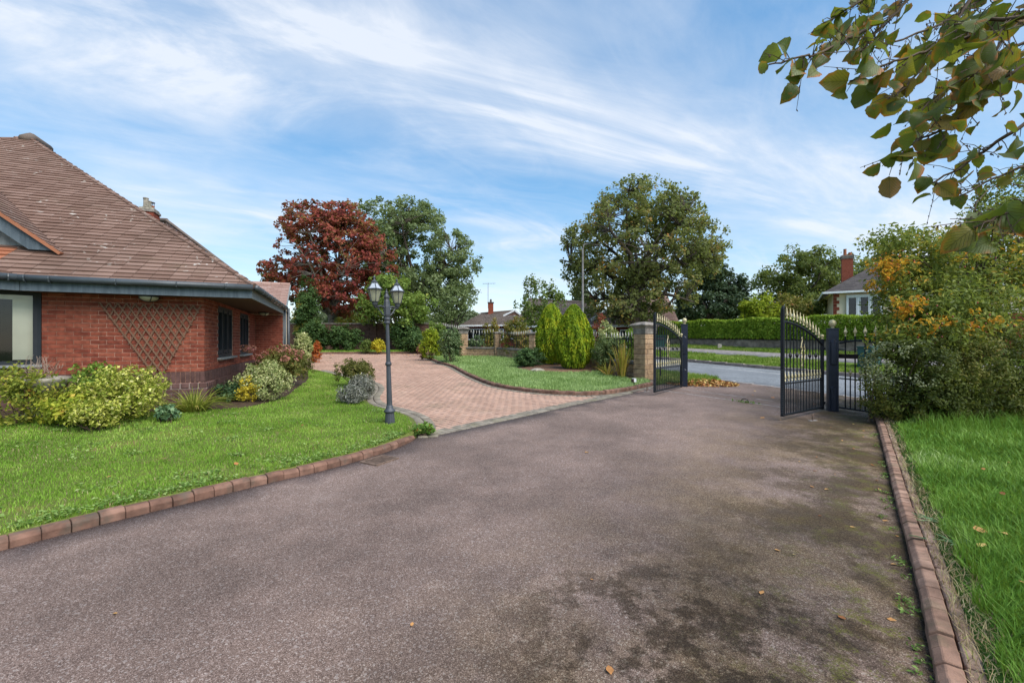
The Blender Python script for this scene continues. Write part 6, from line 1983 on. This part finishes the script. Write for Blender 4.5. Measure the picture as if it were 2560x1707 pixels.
# ------------------------------------------------------------------ shrubs
def shrub(name, label, u0, u1, v0, Y, zf, mat, leaf=.06, ncl=110, per=26, cr=.10, seed=1, ry=None, lobes=3, cat='shrub', group=None, fill=.3, **kw):
    u = (u0 + u1) / 2; X = (u - CU) / FPX * Y
    zg = float(zf(np.array(X), np.array(Y))); top = EYE - (v0 - CV) / FPX * Y; h = max(top - zg, .1); rx = (u1 - u0) / 2 / FPX * Y
    ry = ry or rx * .9
    g = random.Random(seed)
    E = [(0, 0, h * .46, rx * .86, ry * .86, h * .46)]
    for k in range(lobes):
        a = g.uniform(0, 6.28); E.append((rx * .5 * math.cos(a), ry * .5 * math.sin(a), h * g.uniform(.35, .68), rx * g.uniform(.42, .55), ry * .5, h * g.uniform(.28, .34)))
    E.append((0, 0, h * .70, rx * .6, ry * .6, h * .30))
    return bush(name, label, cat, (X, Y, zg), E, leaf, L_[mat], ncl, per, cr, seed, fill=fill, group=group, **kw)


shrub('rose_bush', 'leggy yellow-green rose bush at the far left in front of the window', -70, 140, 915, 6.2, zL, 'roseleaf', .060, 120, 22, .11, 51, ry=.5)
shrub('peony', 'low yellow-green leafy clump between the rose and the gold shrub', 95, 235, 985, 6.15, zL, 'peony', .085, 90, 22, .10, 52, ry=.38, aspect=.42)
shrub('leafy_shrub', 'fresh green leafy shrub behind the gold variegated shrub', 180, 330, 912, 6.9, zL, 'green_shrub', .065, 90, 22, .11, 53, ry=.4)
shrub('variegated_shrub', 'large gold variegated shrub against the front wall under the trellis', 205, 405, 915, 6.55, zL, 'euonymus', .048, 260, 30, .09, 54, ry=.55, lobes=5)
shrub('variegated_shrub', 'low spill of gold variegated leaves at the edge of the front lawn', 185, 300, 1000, 6.0, zL, 'euonymus', .048, 110, 28, .08, 55, ry=.32)
shrub('columbine', 'small blue-green clump at the corner of the gold shrub', 386, 448, 1018, 6.55, zL, 'columbine', .055, 34, 18, .06, 56, ry=.18, aspect=.85)
shrub('hellebore', 'dark green clump against the brick plinth beside the corner', 540, 600, 952, 8.6, zL, 'hellebore', .075, 50, 20, .08, 57, ry=.3)
shrub('cream_shrub', 'cream and yellow variegated shrub beneath the first side window', 590, 725, 905, 9.0, zL, 'silver', .05, 190, 28, .10, 58, ry=.6, lobes=4)
shrub('golden_shrub', 'golden yellow leaves at the left side of the cream shrub', 585, 650, 945, 8.65, zL, 'goldspot', .05, 36, 24, .08, 59, ry=.25)
shrub('hydrangea', 'bronze-green hydrangea with faded heads beneath the second side window', 628, 772, 868, 11.0, zL, 'hydrangea', .075, 190, 26, .13, 60, ry=.8, lobes=4)
Hy = (at(690, 880, 10.9).x, 10.6, 0)
tf = bpy.data.objects['hydrangea']
C = []
gg = np.random.default_rng(3)
for k in range(16):
    c = np.array((gg.uniform(-.65, .55), gg.uniform(-.6, .2), gg.uniform(.72, 1.0)))
    d = gg.normal(0, 1, (70, 3)); d /= np.linalg.norm(d, axis=1, keepdims=True)
    C.append(c + d * np.array((.10, .10, .075)))
C = np.concatenate(C); leaf_object('flower_heads', C, C * 0 + (0, 0, 1), .045, L_['flower'], tf, 4, aspect=.9)
shrub('bronze_shrub', 'small bronze and silver plant at the tip of the side border', 742, 790, 888, 13.2, zL, 'cistus', .06, 50, 22, .09, 61, ry=.35)
shrub('cistus', 'rounded dull olive bush on the lawn edge left of the lamp post', 833, 938, 898, 11.6, zL, 'cistus', .055, 200, 26, .09, 62, ry=.5, lobes=4)
shrub('lavender', 'straggly grey lavender beside the olive bush', 872, 932, 938, 9.6, zL, 'lavender', .085, 110, 30, .10, 63, ry=.35, aspect=.16, droop=-1.2, fill=.4)
shrub('lavender', 'low grey lavender spreading onto the lawn below the olive bush', 845, 915, 968, 9.1, zL, 'lavender', .085, 80, 30, .09, 64, ry=.25, aspect=.16, droop=-.6)
shrub('geranium', 'small leafy geranium at the end of the left kerb', 1034, 1086, 1062, 6.45, lambda x, y: T(x, y), 'geranium', .048, 60, 22, .05, 65, ry=.15, aspect=.8)
# far left group
shrub('cream_bush', 'round cream variegated bush at the corner of the house', 728, 780, 832, 19.5, lambda x, y: T(x, y), 'silver', .11, 130, 26, .16, 66, ry=.5)
shrub('red_bush', 'small scarlet bush beside the round cream bush', 770, 803, 850, 20.5, lambda x, y: T(x, y), 'red', .09, 50, 24, .12, 67, ry=.3)
for k, (u0, u1, v0, Y, mt, lab) in enumerate(((735, 800, 690, 29.5, 'laurel', 'tall dark shrub behind the cream bush near the house corner'), (745, 830, 805, 28.3, 'laurel', 'dark laurel at the left end of the far grass strip'),
                                              (815, 905, 815, 28.6, 'laurel', 'dark laurel in front of the old brick wall'), (970, 1060, 800, 29.2, 'laurel', 'dark laurel mass just right of the lamp post'),
                                              (1010, 1075, 835, 27.5, 'laurel', 'low dark shrub by the second gateway'), (735, 790, 745, 31, 'verge_y', 'yellowing shrub glimpsed behind the dark laurels'), (820, 975, 772, 36, 'verge_y', 'pale yellow shrubs seen over the old wall'))):
    shrub('laurel' if mt == 'laurel' else 'yellowing_shrub', lab, u0, u1, v0, Y, lambda x, y: T(x, y) + .1, mt, .16, 150, 34, .26, 70 + k, ry=.8)
shrub('green_bush', 'small green bush left of the yellow bush on the far strip', 900, 935, 850, 27.0, lambda x, y: T(x, y) + .1, 'young', .11, 60, 24, .14, 80, ry=.4)
shrub('yellow_bush', 'small bright yellow bush on the far strip left of the lamp post', 930, 964, 848, 26.8, lambda x, y: T(x, y) + .1, 'yellowbush', .11, 70, 24, .14, 81, ry=.4)
shrub('lime_shrub', 'upright yellow-green shrub left of the holly', 1044, 1108, 822, 21.5, lambda x, y: T(x, y) + .1, 'lime', .11, 130, 26, .16, 82, ry=.5)
shrub('lime_shrub', 'taller yellow-green shrub behind the holly', 1065, 1120, 800, 23.5, lambda x, y: T(x, y) + .1, 'magnolia', .11, 100, 26, .16, 83, ry=.5)
shrub('rusty_stems', 'reddish shrub at the left foot of the lime shrub', 1044, 1066, 860, 21.8, lambda x, y: T(x, y) + .1, 'flower', .08, 30, 22, .10, 84, ry=.2)
shrub('holly', 'dark holly bush at the end of the pale lawn', 1094, 1162, 818, 19.2, zC, 'holly', .075, 220, 30, .13, 85, ry=.55)
# along the railings
shrub('fence_shrub', 'rusty green climber filling the railing left of the conifers', 1248, 1335, 790, 21.6, lambda x, y: zC(x, y), 'rusty', .11, 150, 26, .17, 86, ry=.5)
shrub('fence_shrub', 'round rust-tinted shrub behind the leftmost railing', 1198, 1262, 795, 27, lambda x, y: T(x, y), 'rusty', .12, 110, 26, .18, 87, ry=.6)
shrub('fence_shrub', 'dark green shrub low behind the leftmost railing', 1170, 1215, 838, 25.5, lambda x, y: T(x, y), 'holly', .10, 80, 26, .15, 88, ry=.5)
shrub('fence_shrub', 'green and cream shrub between the conifers and the gate pillar', 1478, 1560, 805, 15.2, zC, 'silver', .075, 130, 28, .12, 89, ry=.4)
shrub('fence_shrub', 'dark green shrub behind the striped strappy plant', 1470, 1590, 832, 14.6, zC, 'oak', .075, 190, 30, .13, 90, ry=.4)
shrub('fence_shrub', 'fresh green climber beside the cap of the gate pillar', 1545, 1600, 808, 14.4, zC, 'green_shrub', .075, 70, 26, .10, 91, ry=.3)
shrub('red_bush', 'small dark red shrub just right of the golden conifers', 1478, 1520, 772, 20, lambda x, y: T(x, y), 'maple', .09, 50, 24, .14, 92, ry=.3)

# golden conifers, flame-shaped, with upright sprays
for k, (u, Y, h, w_, lab) in enumerate(((1379, 16.9, 2.42, .60, 'golden-green egg-shaped conifer, the left and farther of the pair'), (1435, 15.1, 2.28, .60, 'golden-green egg-shaped conifer, the right and nearer of the pair'))):
    X = (u - CU) / FPX * Y; zg = float(zC(X, Y))
    t = thing('golden_conifer', lab, 'conifer', (X, Y, zg), 0, 'pair of golden conifers in the mulch bed')
    gg = np.random.default_rng(100 + k)
    n = 15000
    f = gg.uniform(0, 1, n) ** .9
    prof = lambda f: w_ * np.clip(1 - np.abs((np.asarray(f) - .36) / np.where(np.asarray(f) > .36, .655, .50)) ** 1.9, 0.0, 1) ** .70
    a = gg.uniform(0, 2 * np.pi, n)
    lob = 1 + .09 * np.sin(a * 5 + f * 6) + .07 * np.sin(a * 11 + 9 * f) + .05 * np.sin(a * 23 - 14 * f)
    rr = prof(f) * lob * (1 - np.abs(gg.normal(0, .09, n)))
    C = np.stack([rr * np.cos(a), rr * np.sin(a), .12 + f * (h - .14)], 1)
    N = np.stack([np.cos(a), np.sin(a), .15 + f * .3], 1)
    leaf_object('foliage', C, N, .115, L_['golden'], t, 7 + k, jitter=.45, aspect=.30, droop=-3.2)
    MB().tube([(0, 0, -.1), (0, 0, .5), (0, 0, h * .8)], [.07, .06, .01], 8).build('trunk', MAT['bark'], t)
    m = MB(); m.lathe([(prof(q) * .80, .16 + q * (h - .3)) for q in np.linspace(.03, .97, 14)], 14); m.build('inner_twigs', MAT['twig'], t)
t = shrub('juniper', 'low spreading dark green juniper at the foot of the golden conifers', 1284, 1372, 868, 16.2, zC, 'juniper', .075, 170, 30, .12, 101, ry=.55, flat=.5)


def strap_plant(name, label, base, n, L, w, mat, seed, up=.9, spread=1.0, cat='plant'):
    t = thing(name, label, cat, base)
    g = np.random.default_rng(seed)
    V, Fq = [], []
    for k in range(n):
        a = g.uniform(0, 2 * np.pi); l = L * g.uniform(.6, 1.15); tilt = g.uniform(.1, 1.0) * spread
        d = np.array((math.cos(a), math.sin(a), 0)); sd = np.array((-d[1], d[0], 0)) * w / 2
        p0 = d * g.uniform(0, .08) * (1 + spread)
        b0 = len(V)
        for i in range(6):
            s = i / 5
            p = p0 + d * l * tilt * (s ** 1.25) * .9 + np.array((0, 0, 1)) * l * up * (s - tilt * .62 * s ** 2.3)
            ww = (1 - .9 * s ** 2)
            V += [p - sd * ww, p + np.array((0, 0, -.15 * w)), p + sd * ww]
        for i in range(5):
            q = b0 + i * 3
            Fq += [(q, q + 1, q + 4, q + 3), (q + 1, q + 2, q + 5, q + 4)]
    V = np.array(V); V[:, 2] = np.maximum(V[:, 2], .01)
    o = link(bpy.data.objects.new('leaves', arrays_mesh('leaves', V, [np.array(Fq)], L_[mat])), t); o['kind'] = 'stuff'
    return t


p = at(486, 1028, 7.45); strap_plant('daylily', 'arching strappy daylily clump at the corner of the brick plinth', (p.x, 7.45, float(zL(p.x, 7.45))), 190, .62, .020, 'strap', 5, .80, 1.45)
p = at(1555, 950, 13.2); strap_plant('striped_flax', 'upright yellow and bronze striped strappy plant beside the gate pillar', (p.x, 13.2, float(zC(p.x, 13.2))), 80, 1.1, .035, 'phormium', 6, 1.0, .45)
p = at(1520, 950, 13.5); strap_plant('striped_flax', 'sprawling bronze strappy leaves left of the striped flax', (p.x, 13.5, float(zC(p.x, 13.5))), 36, .8, .035, 'phormium', 7, .7, .95)

# dead twigs and stone urn by the bay
p = at(118, 975, 6.55)
UR = thing('stone_urn', 'weathered stone urn with dry flower stalks half hidden by the rose', 'urn', (at(100, 950, 6.6).x, 6.6, float(zL(at(100, 950, 6.6).x, 6.6))))
MB().lathe([(.20, 0), (.20, .08), (.12, .12), (.10, .30), (.16, .36), (.28, .44), (.33, .55), (.345, .58), (.345, .62), (.30, .63), (.28, .58)], 20).build('bowl', MAT['urn'], UR, smooth_shade=True)
m = MB(); g = random.Random(4)
for k in range(34):
    a = g.uniform(0, 6.28); r_ = g.uniform(.02, .2); p0 = Vector((r_ * math.cos(a), r_ * math.sin(a), .55)); p1 = p0 + Vector((g.uniform(-.18, .22), g.uniform(-.1, .1), g.uniform(.15, .42)))
    m.tube([p0, p0.lerp(p1, .5) + Vector((g.uniform(-.03, .03), 0, .03)), p1], [.004, .003, .002], 4)
    for q in range(3): m.tube([p0.lerp(p1, .5 + .15 * q), p0.lerp(p1, .6 + .15 * q) + Vector((g.uniform(-.08, .08), g.uniform(-.05, .05), .05))], [.0025, .0015], 4)
m.build('dry_stalks', MAT['dead'], UR)

# ------------------------------------------------------------------ right-hand hedge and hip rose
HR = thing('privet_hedge', 'dense dark olive hedge on the right of the driveway', 'hedge', (0, 0, 0))
x0 = 6.28
EH = [(6.60, 7.15, .86, .70, .60, .70), (6.72, 7.2, .45, .70, .60, .42), (7.1, 7.25, .85, .7, .66, .74)]
for k in range(7):
    EH.append((7.6 + k * .78, 7.30 + .06 * math.sin(k * 2.1), .84 + .05 * math.sin(k * 1.7), .74, .72, .78))
    EH.append((7.6 + k * .78, 7.30, .40, .74, .70, .42))
C, N, cc = clump_points(EH, 3000, 40, .12, 43, .15, zmin=.12)
ok = (C[:, 1] < 7.75) & (C[:, 0] < 12.4); C, N = C[ok], N[ok]
N[:, 1] -= .35
gp = np.random.default_rng(1).uniform(0, 1, len(C))
pale = (C[:, 0] < 6.35 + .12 * np.sin(C[:, 2] * 9)) & (C[:, 2] > .75) & (gp < .8)
leaf_object('foliage', C[~pale], N[~pale], .052, L_['privet'], HR, 15, jitter=.6, aspect=.5)
leaf_object('pale_foliage', C[pale], N[pale], .045, L_['privet_v'], HR, 16, jitter=.6, aspect=.5)['label'] = 'pale cream-edged leaves at the driveway end'
m = MB(); g = random.Random(3)
for k in range(160):
    q = Vector(cc[g.randrange(len(cc))]); a = Vector((q.x + g.uniform(-.3, .3), 7.35, .08)); m.tube([a, a.lerp(q, .5) + Vector((0, .05, .1)), q], [.014, .010, .004], 5)
m.build('stems', MAT['twig'], HR)

RB = thing('hip_rose', 'tall arching hip rose with orange autumn leaves behind the dark hedge', 'shrub', (8.6, 8.3, .1))
def rel(u, v, Y, ru, rv, ry): 
    c = at(u, v, Y); k = Y / FPX; return (c.x - 8.6, c.y - 8.3, c.z - .1, ru * k, ry, rv * k)
E = [rel(2420, 720, 8.3, 190, 130, 1.0), rel(2310, 640, 8.2, 100, 70, .7), rel(2235, 605, 8.0, 70, 32, .4), rel(2300, 770, 7.7, 100, 75, .6), rel(2500, 620, 8.5, 110, 110, .9), rel(2340, 830, 7.3, 120, 50, .45), rel(2250, 700, 7.9, 60, 55, .45), rel(2540, 500, 8.8, 60, 70, .7), rel(2245, 860, 7.3, 50, 45, .35), rel(2400, 770, 7.5, 140, 70, .5)]
C, N, cc = clump_points(E, 1050, 27, .18, 17, .32)
leaf_object('foliage', C, N, .085, L_['rose'], RB, 17, jitter=.8, aspect=.45)
C, N, cco = clump_points([rel(2205, 690, 7.75, 40, 42, .3), rel(2235, 665, 7.8, 35, 30, .3), rel(2290, 820, 7.05, 55, 18, .2), rel(2265, 770, 7.3, 45, 25, .2), rel(2420, 800, 7.0, 90, 25, .2)], 62, 18, .10, 18, .3)
leaf_object('orange_foliage', C, N, .075, L_['rose_o'], RB, 18, jitter=.8, aspect=.45)
m = MB(); g = random.Random(6)
for k in range(34):
    p = Vector(cc[g.randrange(len(cc))]); a = Vector((g.uniform(-.3, .3), g.uniform(-.2, .2), 0)); mid = a.lerp(p, .5) + Vector((0, 0, p.z * .35 + .2))
    pts = [a, a.lerp(mid, .5) + Vector((0, 0, .25)), mid, mid.lerp(p, .6) + Vector((0, 0, .12)), p]
    m.tube(pts, [.022, .018, .013, .009, .004], 5)
m.build('canes', MAT['twig'], RB)
bm_ = MB().lathe([(.002, -.014), (.011, -.008), (.013, 0), (.010, .009), (.002, .013)], 7).mesh('rose_hip', MAT['berry'], True)
for k in range(70):
    q = cco[k % len(cco)] if k < 45 else cc[g.randrange(len(cc))]
    inst('rose_hip', bm_, RB, (q[0] + g.uniform(-.12, .12), q[1] - g.uniform(.0, .25), q[2] + g.uniform(-.12, .12)))
# long grass along the foot of the hedge
hp = [(6.1, 6.15), (12, 5.9), (12, 6.9), (6.3, 6.9)]
grass('grass.006', hp, zR, 900, .22, MAT['blade3'], 'tall unmown grass along the foot of the dark hedge', 14, .006, .6, 9, 1.0, maxd=14)
# weeds in the joint of the right kerb
g_ = np.random.default_rng(15)
C = []
for k in range(30):
    i = g_.integers(2, len(kerbR) - 10); a_, b_ = np.array(kerbR[i]), np.array(kerbR[i + 1]); d = (b_ - a_) / (np.linalg.norm(b_ - a_) + 1e-9)
    p = a_ + (b_ - a_) * g_.uniform() + np.array((d[1], -d[0])) * -(-.03 - abs(g_.normal(0, .03)))
    q = np.stack([g_.normal(p[0], .022, 14), g_.normal(p[1], .022, 14), float(T(*p)) + g_.uniform(.006, .025, 14)], 1); C.append(q)
C = np.concatenate(C)
tag(leaf_object('weeds', C, C * 0 + (0, 0, 1.0), .024, L_['weed'], None, 9, jitter=.5, aspect=.5), 'small weeds growing along the right-hand kerb', 'weeds', None, 'stuff')

# two dock rosettes at the edge of the right lawn
for lab, (X, Y), sd in (('pale thistle-like rosette at the lawn edge by the right kerb', (3.02, 2.92), 3), ('low dock plant in the right lawn near the kerb', (3.30, 3.28), 4)):
    strap_plant('rosette_weed', lab, (X, Y, float(zR(X, Y))), 16, .12, .028, 'columbine', sd, .35, 1.2, 'weed')

# ------------------------------------------------------------------ hazel branch overhead
def hazel_leaf(name, seed):
    g = random.Random(seed)
    nr, cols = 10, (-1, -.55, 0, .55, 1)
    V, UV, Fq = [], [], []
    wid = g.uniform(.34, .45); curl = g.uniform(.15, .8); fold = g.uniform(.05, .55); tw = g.uniform(-.35, .35); asym = g.uniform(-.06, .06)
    for i in range(nr):
        t = i / (nr - 1)
        w = wid * (math.sin(math.pi * min(1, t ** .82)) ** .66) if 0 < t < 1 else .0
        if t > .80: w *= 1 - (t - .80) * 1.0
        w = max(w, .008)
        for c in cols:
            e = abs(c)
            ser = 1.0
            if e == 1: ser = 1.0 + (.055 if i % 2 else -.045) + g.uniform(-.03, .03)
            x = c * w * ser + asym * t
            z = fold * abs(c) * w - curl * (t - .3) ** 2 + tw * c * w * (t - .3) + .02 * math.sin(6.3 * t * 2 + c * 2)
            V.append((x, t - (.0 if i else -.03) + (.035 * e if i == 0 else 0), z)); UV.append((c * w * 2, t, max(e, abs(t - .5) * 2 if t > .8 else 0)))
    for i in range(nr - 1):
        for j in range(4):
            q = i * 5 + j; Fq.append((q, q + 1, q + 6, q + 5))
    me = bpy.data.meshes.new(name); me.from_pydata(V, [], Fq)
    at_ = me.attributes.new('leafuv', 'FLOAT_VECTOR', 'POINT')
    at_.data.foreach_set('vector', np.array(UV, np.float32).ravel())
    me.polygons.foreach_set('use_smooth', [True] * len(me.polygons)); me.materials.append(L_['hazel']); me.update()
    return me


HL = [hazel_leaf('hazel_leaf', s) for s in range(12)]
HZ = thing('hazel_tree', 'hazel tree with browning leaves hanging in from the top right', 'tree', (3.9, 1.7, 0))
ho = Vector((3.9, 1.7, 0))
BR = [([(2420, -160, 2.1), (2252, 0, 1.95), (2186, 57, 1.9), (2121, 98, 1.85), (2044, 135, 1.8), (2003, 143, 1.75), (1925, 165, 1.75)], 20, .085),
      ([(2720, 0, 1.7), (2560, 41, 1.7), (2464, 86, 1.7), (2370, 102, 1.7), (2309, 131, 1.7), (2215, 160, 1.7), (2130, 205, 1.7)], 24, .095),
      ([(2740, 60, 1.55), (2560, 163, 1.55), (2472, 229, 1.6), (2411, 282, 1.65), (2374, 310, 1.65), (2290, 355, 1.7), (2228, 400, 1.7)], 26, .085),
      ([(2740, 200, 1.8), (2560, 310, 1.8), (2472, 367, 1.85), (2391, 424, 1.9), (2317, 461, 1.9)], 15, .08),
      ([(2700, -60, 1.35), (2560, 40, 1.4), (2470, 50, 1.45), (2390, 60, 1.45)], 9, .095),
      ([(2740, 380, 1.3), (2620, 500, 1.3), (2530, 530, 1.35), (2440, 565, 1.35)], 8, .10),
      ([(2540, -200, 2.0), (2420, 10, 2.0), (2345, 110, 2.0), (2290, 190, 2.0), (2230, 250, 2.0)], 20, .085),
      ([(2620, -150, 2.4), (2480, -20, 2.4), (2350, 60, 2.4), (2200, 110, 2.4), (2110, 60, 2.4)], 22, .09),
      ([(2740, 330, 2.2), (2600, 400, 2.2), (2500, 440, 2.2), (2400, 490, 2.2)], 9, .075),
      ([(2740, 120, 1.9), (2600, 170, 1.9), (2480, 190, 1.9), (2380, 210, 1.9), (2280, 300, 1.9)], 20, .085),
      ([(2680, -160, 1.6), (2580, 0, 1.6), (2500, 110, 1.6), (2420, 200, 1.6)], 16, .09),
      ([(2330, -160, 2.2), (2230, -40, 2.2), (2140, 10, 2.2), (2060, 60, 2.2)], 14, .09),
      ([(2360, -220, 1.8), (2290, -30, 1.8), (2210, 60, 1.8), (2150, 130, 1.8)], 14, .09),
      ([(2740, 30, 2.1), (2600, 90, 2.1), (2480, 150, 2.1), (2400, 240, 2.1), (2330, 330, 2.1)], 15, .09)]
g = random.Random(12)
bm = MB(); tw_ = MB(); nleaf = 0
for bi, (pts, nl, ls) in enumerate(BR):
    P = catmull([tuple(at(u, v, Y) - ho) for u, v, Y in pts], 5)
    P = [Vector(p) for p in P]
    P = [p + Vector((g.uniform(-.006, .006), g.uniform(-.006, .006), g.uniform(-.006, .006))) for p in P]
    K = len(P); bm.tube(P, [.0085 * (1 - .78 * i / K) + .001 for i in range(K)], 6)
    bm.tube([P[0], P[0].lerp(Vector((0, 0, 2.6 - bi * .06)), .5) + Vector((0, 0, .18)), Vector((0, 0, 2.3 - bi * .08))], [.009, .016, .03], 7)
    nl = int(nl * 1.36)
    for k in range(nl):
        f = 1 - (k / nl) * (.86 if bi not in (5,) else .7)
        q = f * (K - 1); i = min(int(q), K - 2); b0 = P[i].lerp(P[i + 1], q - i)
        tl_ = g.uniform(.015, .11) if k else 0.0
        d = Vector((g.uniform(-1, .5), g.uniform(-.7, .7), g.uniform(-1.0, .75))).normalized()
        tip = b0 + d * tl_
        if tl_ > .03: tw_.tube([b0, b0.lerp(tip, .5) + Vector((0, 0, .01)), tip], [.0022, .0018, .0014], 4)
        s = ls * g.uniform(.66, 1.22)
        yax = (Vector((g.uniform(-.9, .25), g.uniform(-.5, .5), g.uniform(-1.0, .05)))).normalized()
        nz = Vector((g.uniform(-1.1, 1.1), g.uniform(-1.0, .4), g.uniform(-.9, 1.1)))
        nz = (nz - yax * nz.dot(yax)).normalized(); xax = yax.cross(nz)
        o = bpy.data.objects.new('leaf', HL[g.randrange(len(HL))])
        M = Matrix((xax, yax, nz)).transposed().to_4x4()
        o.matrix_local = Matrix.Translation(tip) @ M @ Matrix.Scale(s, 4)
        link(o, HZ); nleaf += 1
    for k in range(13):   # bare side twigs with buds
        q = g.uniform(.2, .98) * (K - 1); i = min(int(q), K - 2); b0 = P[i].lerp(P[i + 1], q - i)
        d = Vector((g.uniform(-1, .2), g.uniform(-.4, .4), g.uniform(-.9, .3))).normalized() * g.uniform(.06, .2)
        mid = b0 + d * .5 + Vector((g.uniform(-.012, .012), 0, g.uniform(-.012, .012)))
        tw_.tube([b0, mid, b0 + d], [.002, .0015, .001], 4)
        for z in range(4):
            c = b0 + d * g.uniform(.3, 1); tw_.tube([c, c + Vector((g.uniform(-.006, .006), 0, -.008))], [.0028, .001], 5)
bm.tube([(0, 0, -.1), (.02, 0, 1.2), (0, 0, 2.3), (.1, -.2, 3.6)], [.09, .07, .05, .02], 9)
bm.build('trunk', MAT['twig'], HZ, smooth_shade=True)
tw_.build('twigs', MAT['twig'], HZ)['kind'] = 'stuff'

# ------------------------------------------------------------------ fallen leaves
FLm = []
for s in range(4):
    g = random.Random(40 + s)
    V = [(0, -.5, .0), (-.32, -.1, g.uniform(.02, .14)), (0, -.05, .0), (.32, -.1, g.uniform(.02, .16)), (-.22, .3, g.uniform(0, .1)), (0, .55, g.uniform(.02, .16)), (.22, .3, g.uniform(0, .12))]
    FLm.append(MB().add(V, [(0, 2, 1), (0, 3, 2), (1, 2, 4), (2, 3, 6), (2, 5, 4), (2, 6, 5)]).mesh('fallen_leaf', L_['fallen'], True))


def fallen(x, y, z, s, label, group, rz=None):
    g = random
    o = bpy.data.objects.new('fallen_leaf', FLm[g.randrange(4)]); o.location = (x, y, z + .006); o.rotation_euler = (g.uniform(-.2, .2), g.uniform(-.2, .2), g.uniform(0, 6.28)); o.scale = (s, s, s)
    tag(link(o), label, 'leaf', group)


random.seed(77)
for (u, v, s) in ((1467, 1131, .07), (1524, 1678, .055), (1030, 1562, .03), (288, 1535, .03), (1480, 1450, .02), (2050, 1290, .03), (1905, 1045, .09), (1950, 1050, .05)):
    Y = EYE * FPX / (v - CV)
    for _ in range(3):
        X = (u - CU) / FPX * Y; Y = (EYE - float(T(X, Y))) * FPX / (v - CV)
    fallen(X, Y, float(T(X, Y)), s, 'single fallen leaf lying out on the open tarmac', 'leaves scattered on the tarmac')
for k in range(30):
    f = random.random(); i = int(f * (len(kerbR) * .62)); p = kerbR[i]; off = abs(random.gauss(0, .4)) + .04
    X, Y = p[0] - .79 * off, p[1] + .61 * off
    fallen(X, Y, float(T(X, Y)), random.uniform(.02, .05), 'pale fallen leaf on the mossy tarmac near the right kerb', 'leaves along the right kerb')
for (X, Y, s) in ((3.25, 3.0, .11), (3.34, 2.95, .10), (3.02, 2.78, .07), (2.78, 2.35, .05), (3.0, 2.0, .11), (3.05, 1.95, .09), (4.2, 3.7, .06), (4.8, 4.4, .06), (3.6, 2.9, .07), (5.3, 4.6, .05), (6.2, 5.2, .06), (4.4, 3.1, .07)):
    fallen(X, Y, float(zR(X, Y)) + .055, s, 'brown fallen leaf lying in the grass of the right lawn', 'leaves on the right lawn')
for k in range(38):
    X = random.uniform(-12, -5.8); Y = 27.0 - abs(random.gauss(0, 1.6))
    if not bool(pip(np.array([X]), np.array([Y]), pave)[0]): continue
    fallen(X, Y, float(T(X, Y)), random.uniform(.10, .2), 'dark fallen leaf at the far end of the block paving', 'leaves at the far end of the paving')
for k in range(16):
    a = random.uniform(0, 6.28); X, Y = road_pt(random.uniform(-1, 3.6), random.uniform(.3, 2.4))
    fallen(X, Y, float(T(X, Y)), random.uniform(.05, .10), 'fallen leaf on the tarmac apron outside the gateway', 'leaves outside the gateway')
for (X, Y, s) in ((-3.0, 4.7, .07), (-2.2, 5.6, .05), (-4.0, 4.3, .06), (-3.2, 6.6, .05), (-4.6, 5.6, .05), (-2.6, 7.3, .05)):
    fallen(X, Y, float(zL(X, Y)) + .035, s, 'fallen leaf lying on the front lawn by the brick house', 'leaves on the front lawn')
gg = np.random.default_rng(6)
n = 1500
c = np.array(road_pt(4.15, 1.25))
a = gg.uniform(0, 2 * np.pi, n); r_ = np.sqrt(gg.uniform(0, 1, n))
X = c[0] + r_ * np.cos(a) * 1.05; Y = c[1] + r_ * np.sin(a) * .8
Z = T(X, Y) + .01 + .13 * (1 - r_ ** 2) * gg.uniform(.3, 1, n)
C = np.stack([X, Y, Z], 1)
tag(leaf_object('leaf_pile', C, C * 0 + (0, 0, 1.0), .085, L_['fallen'], None, 5, jitter=.5, aspect=.7), 'drift of brown fallen leaves beside the left gate post', 'leaf pile', None, 'stuff')
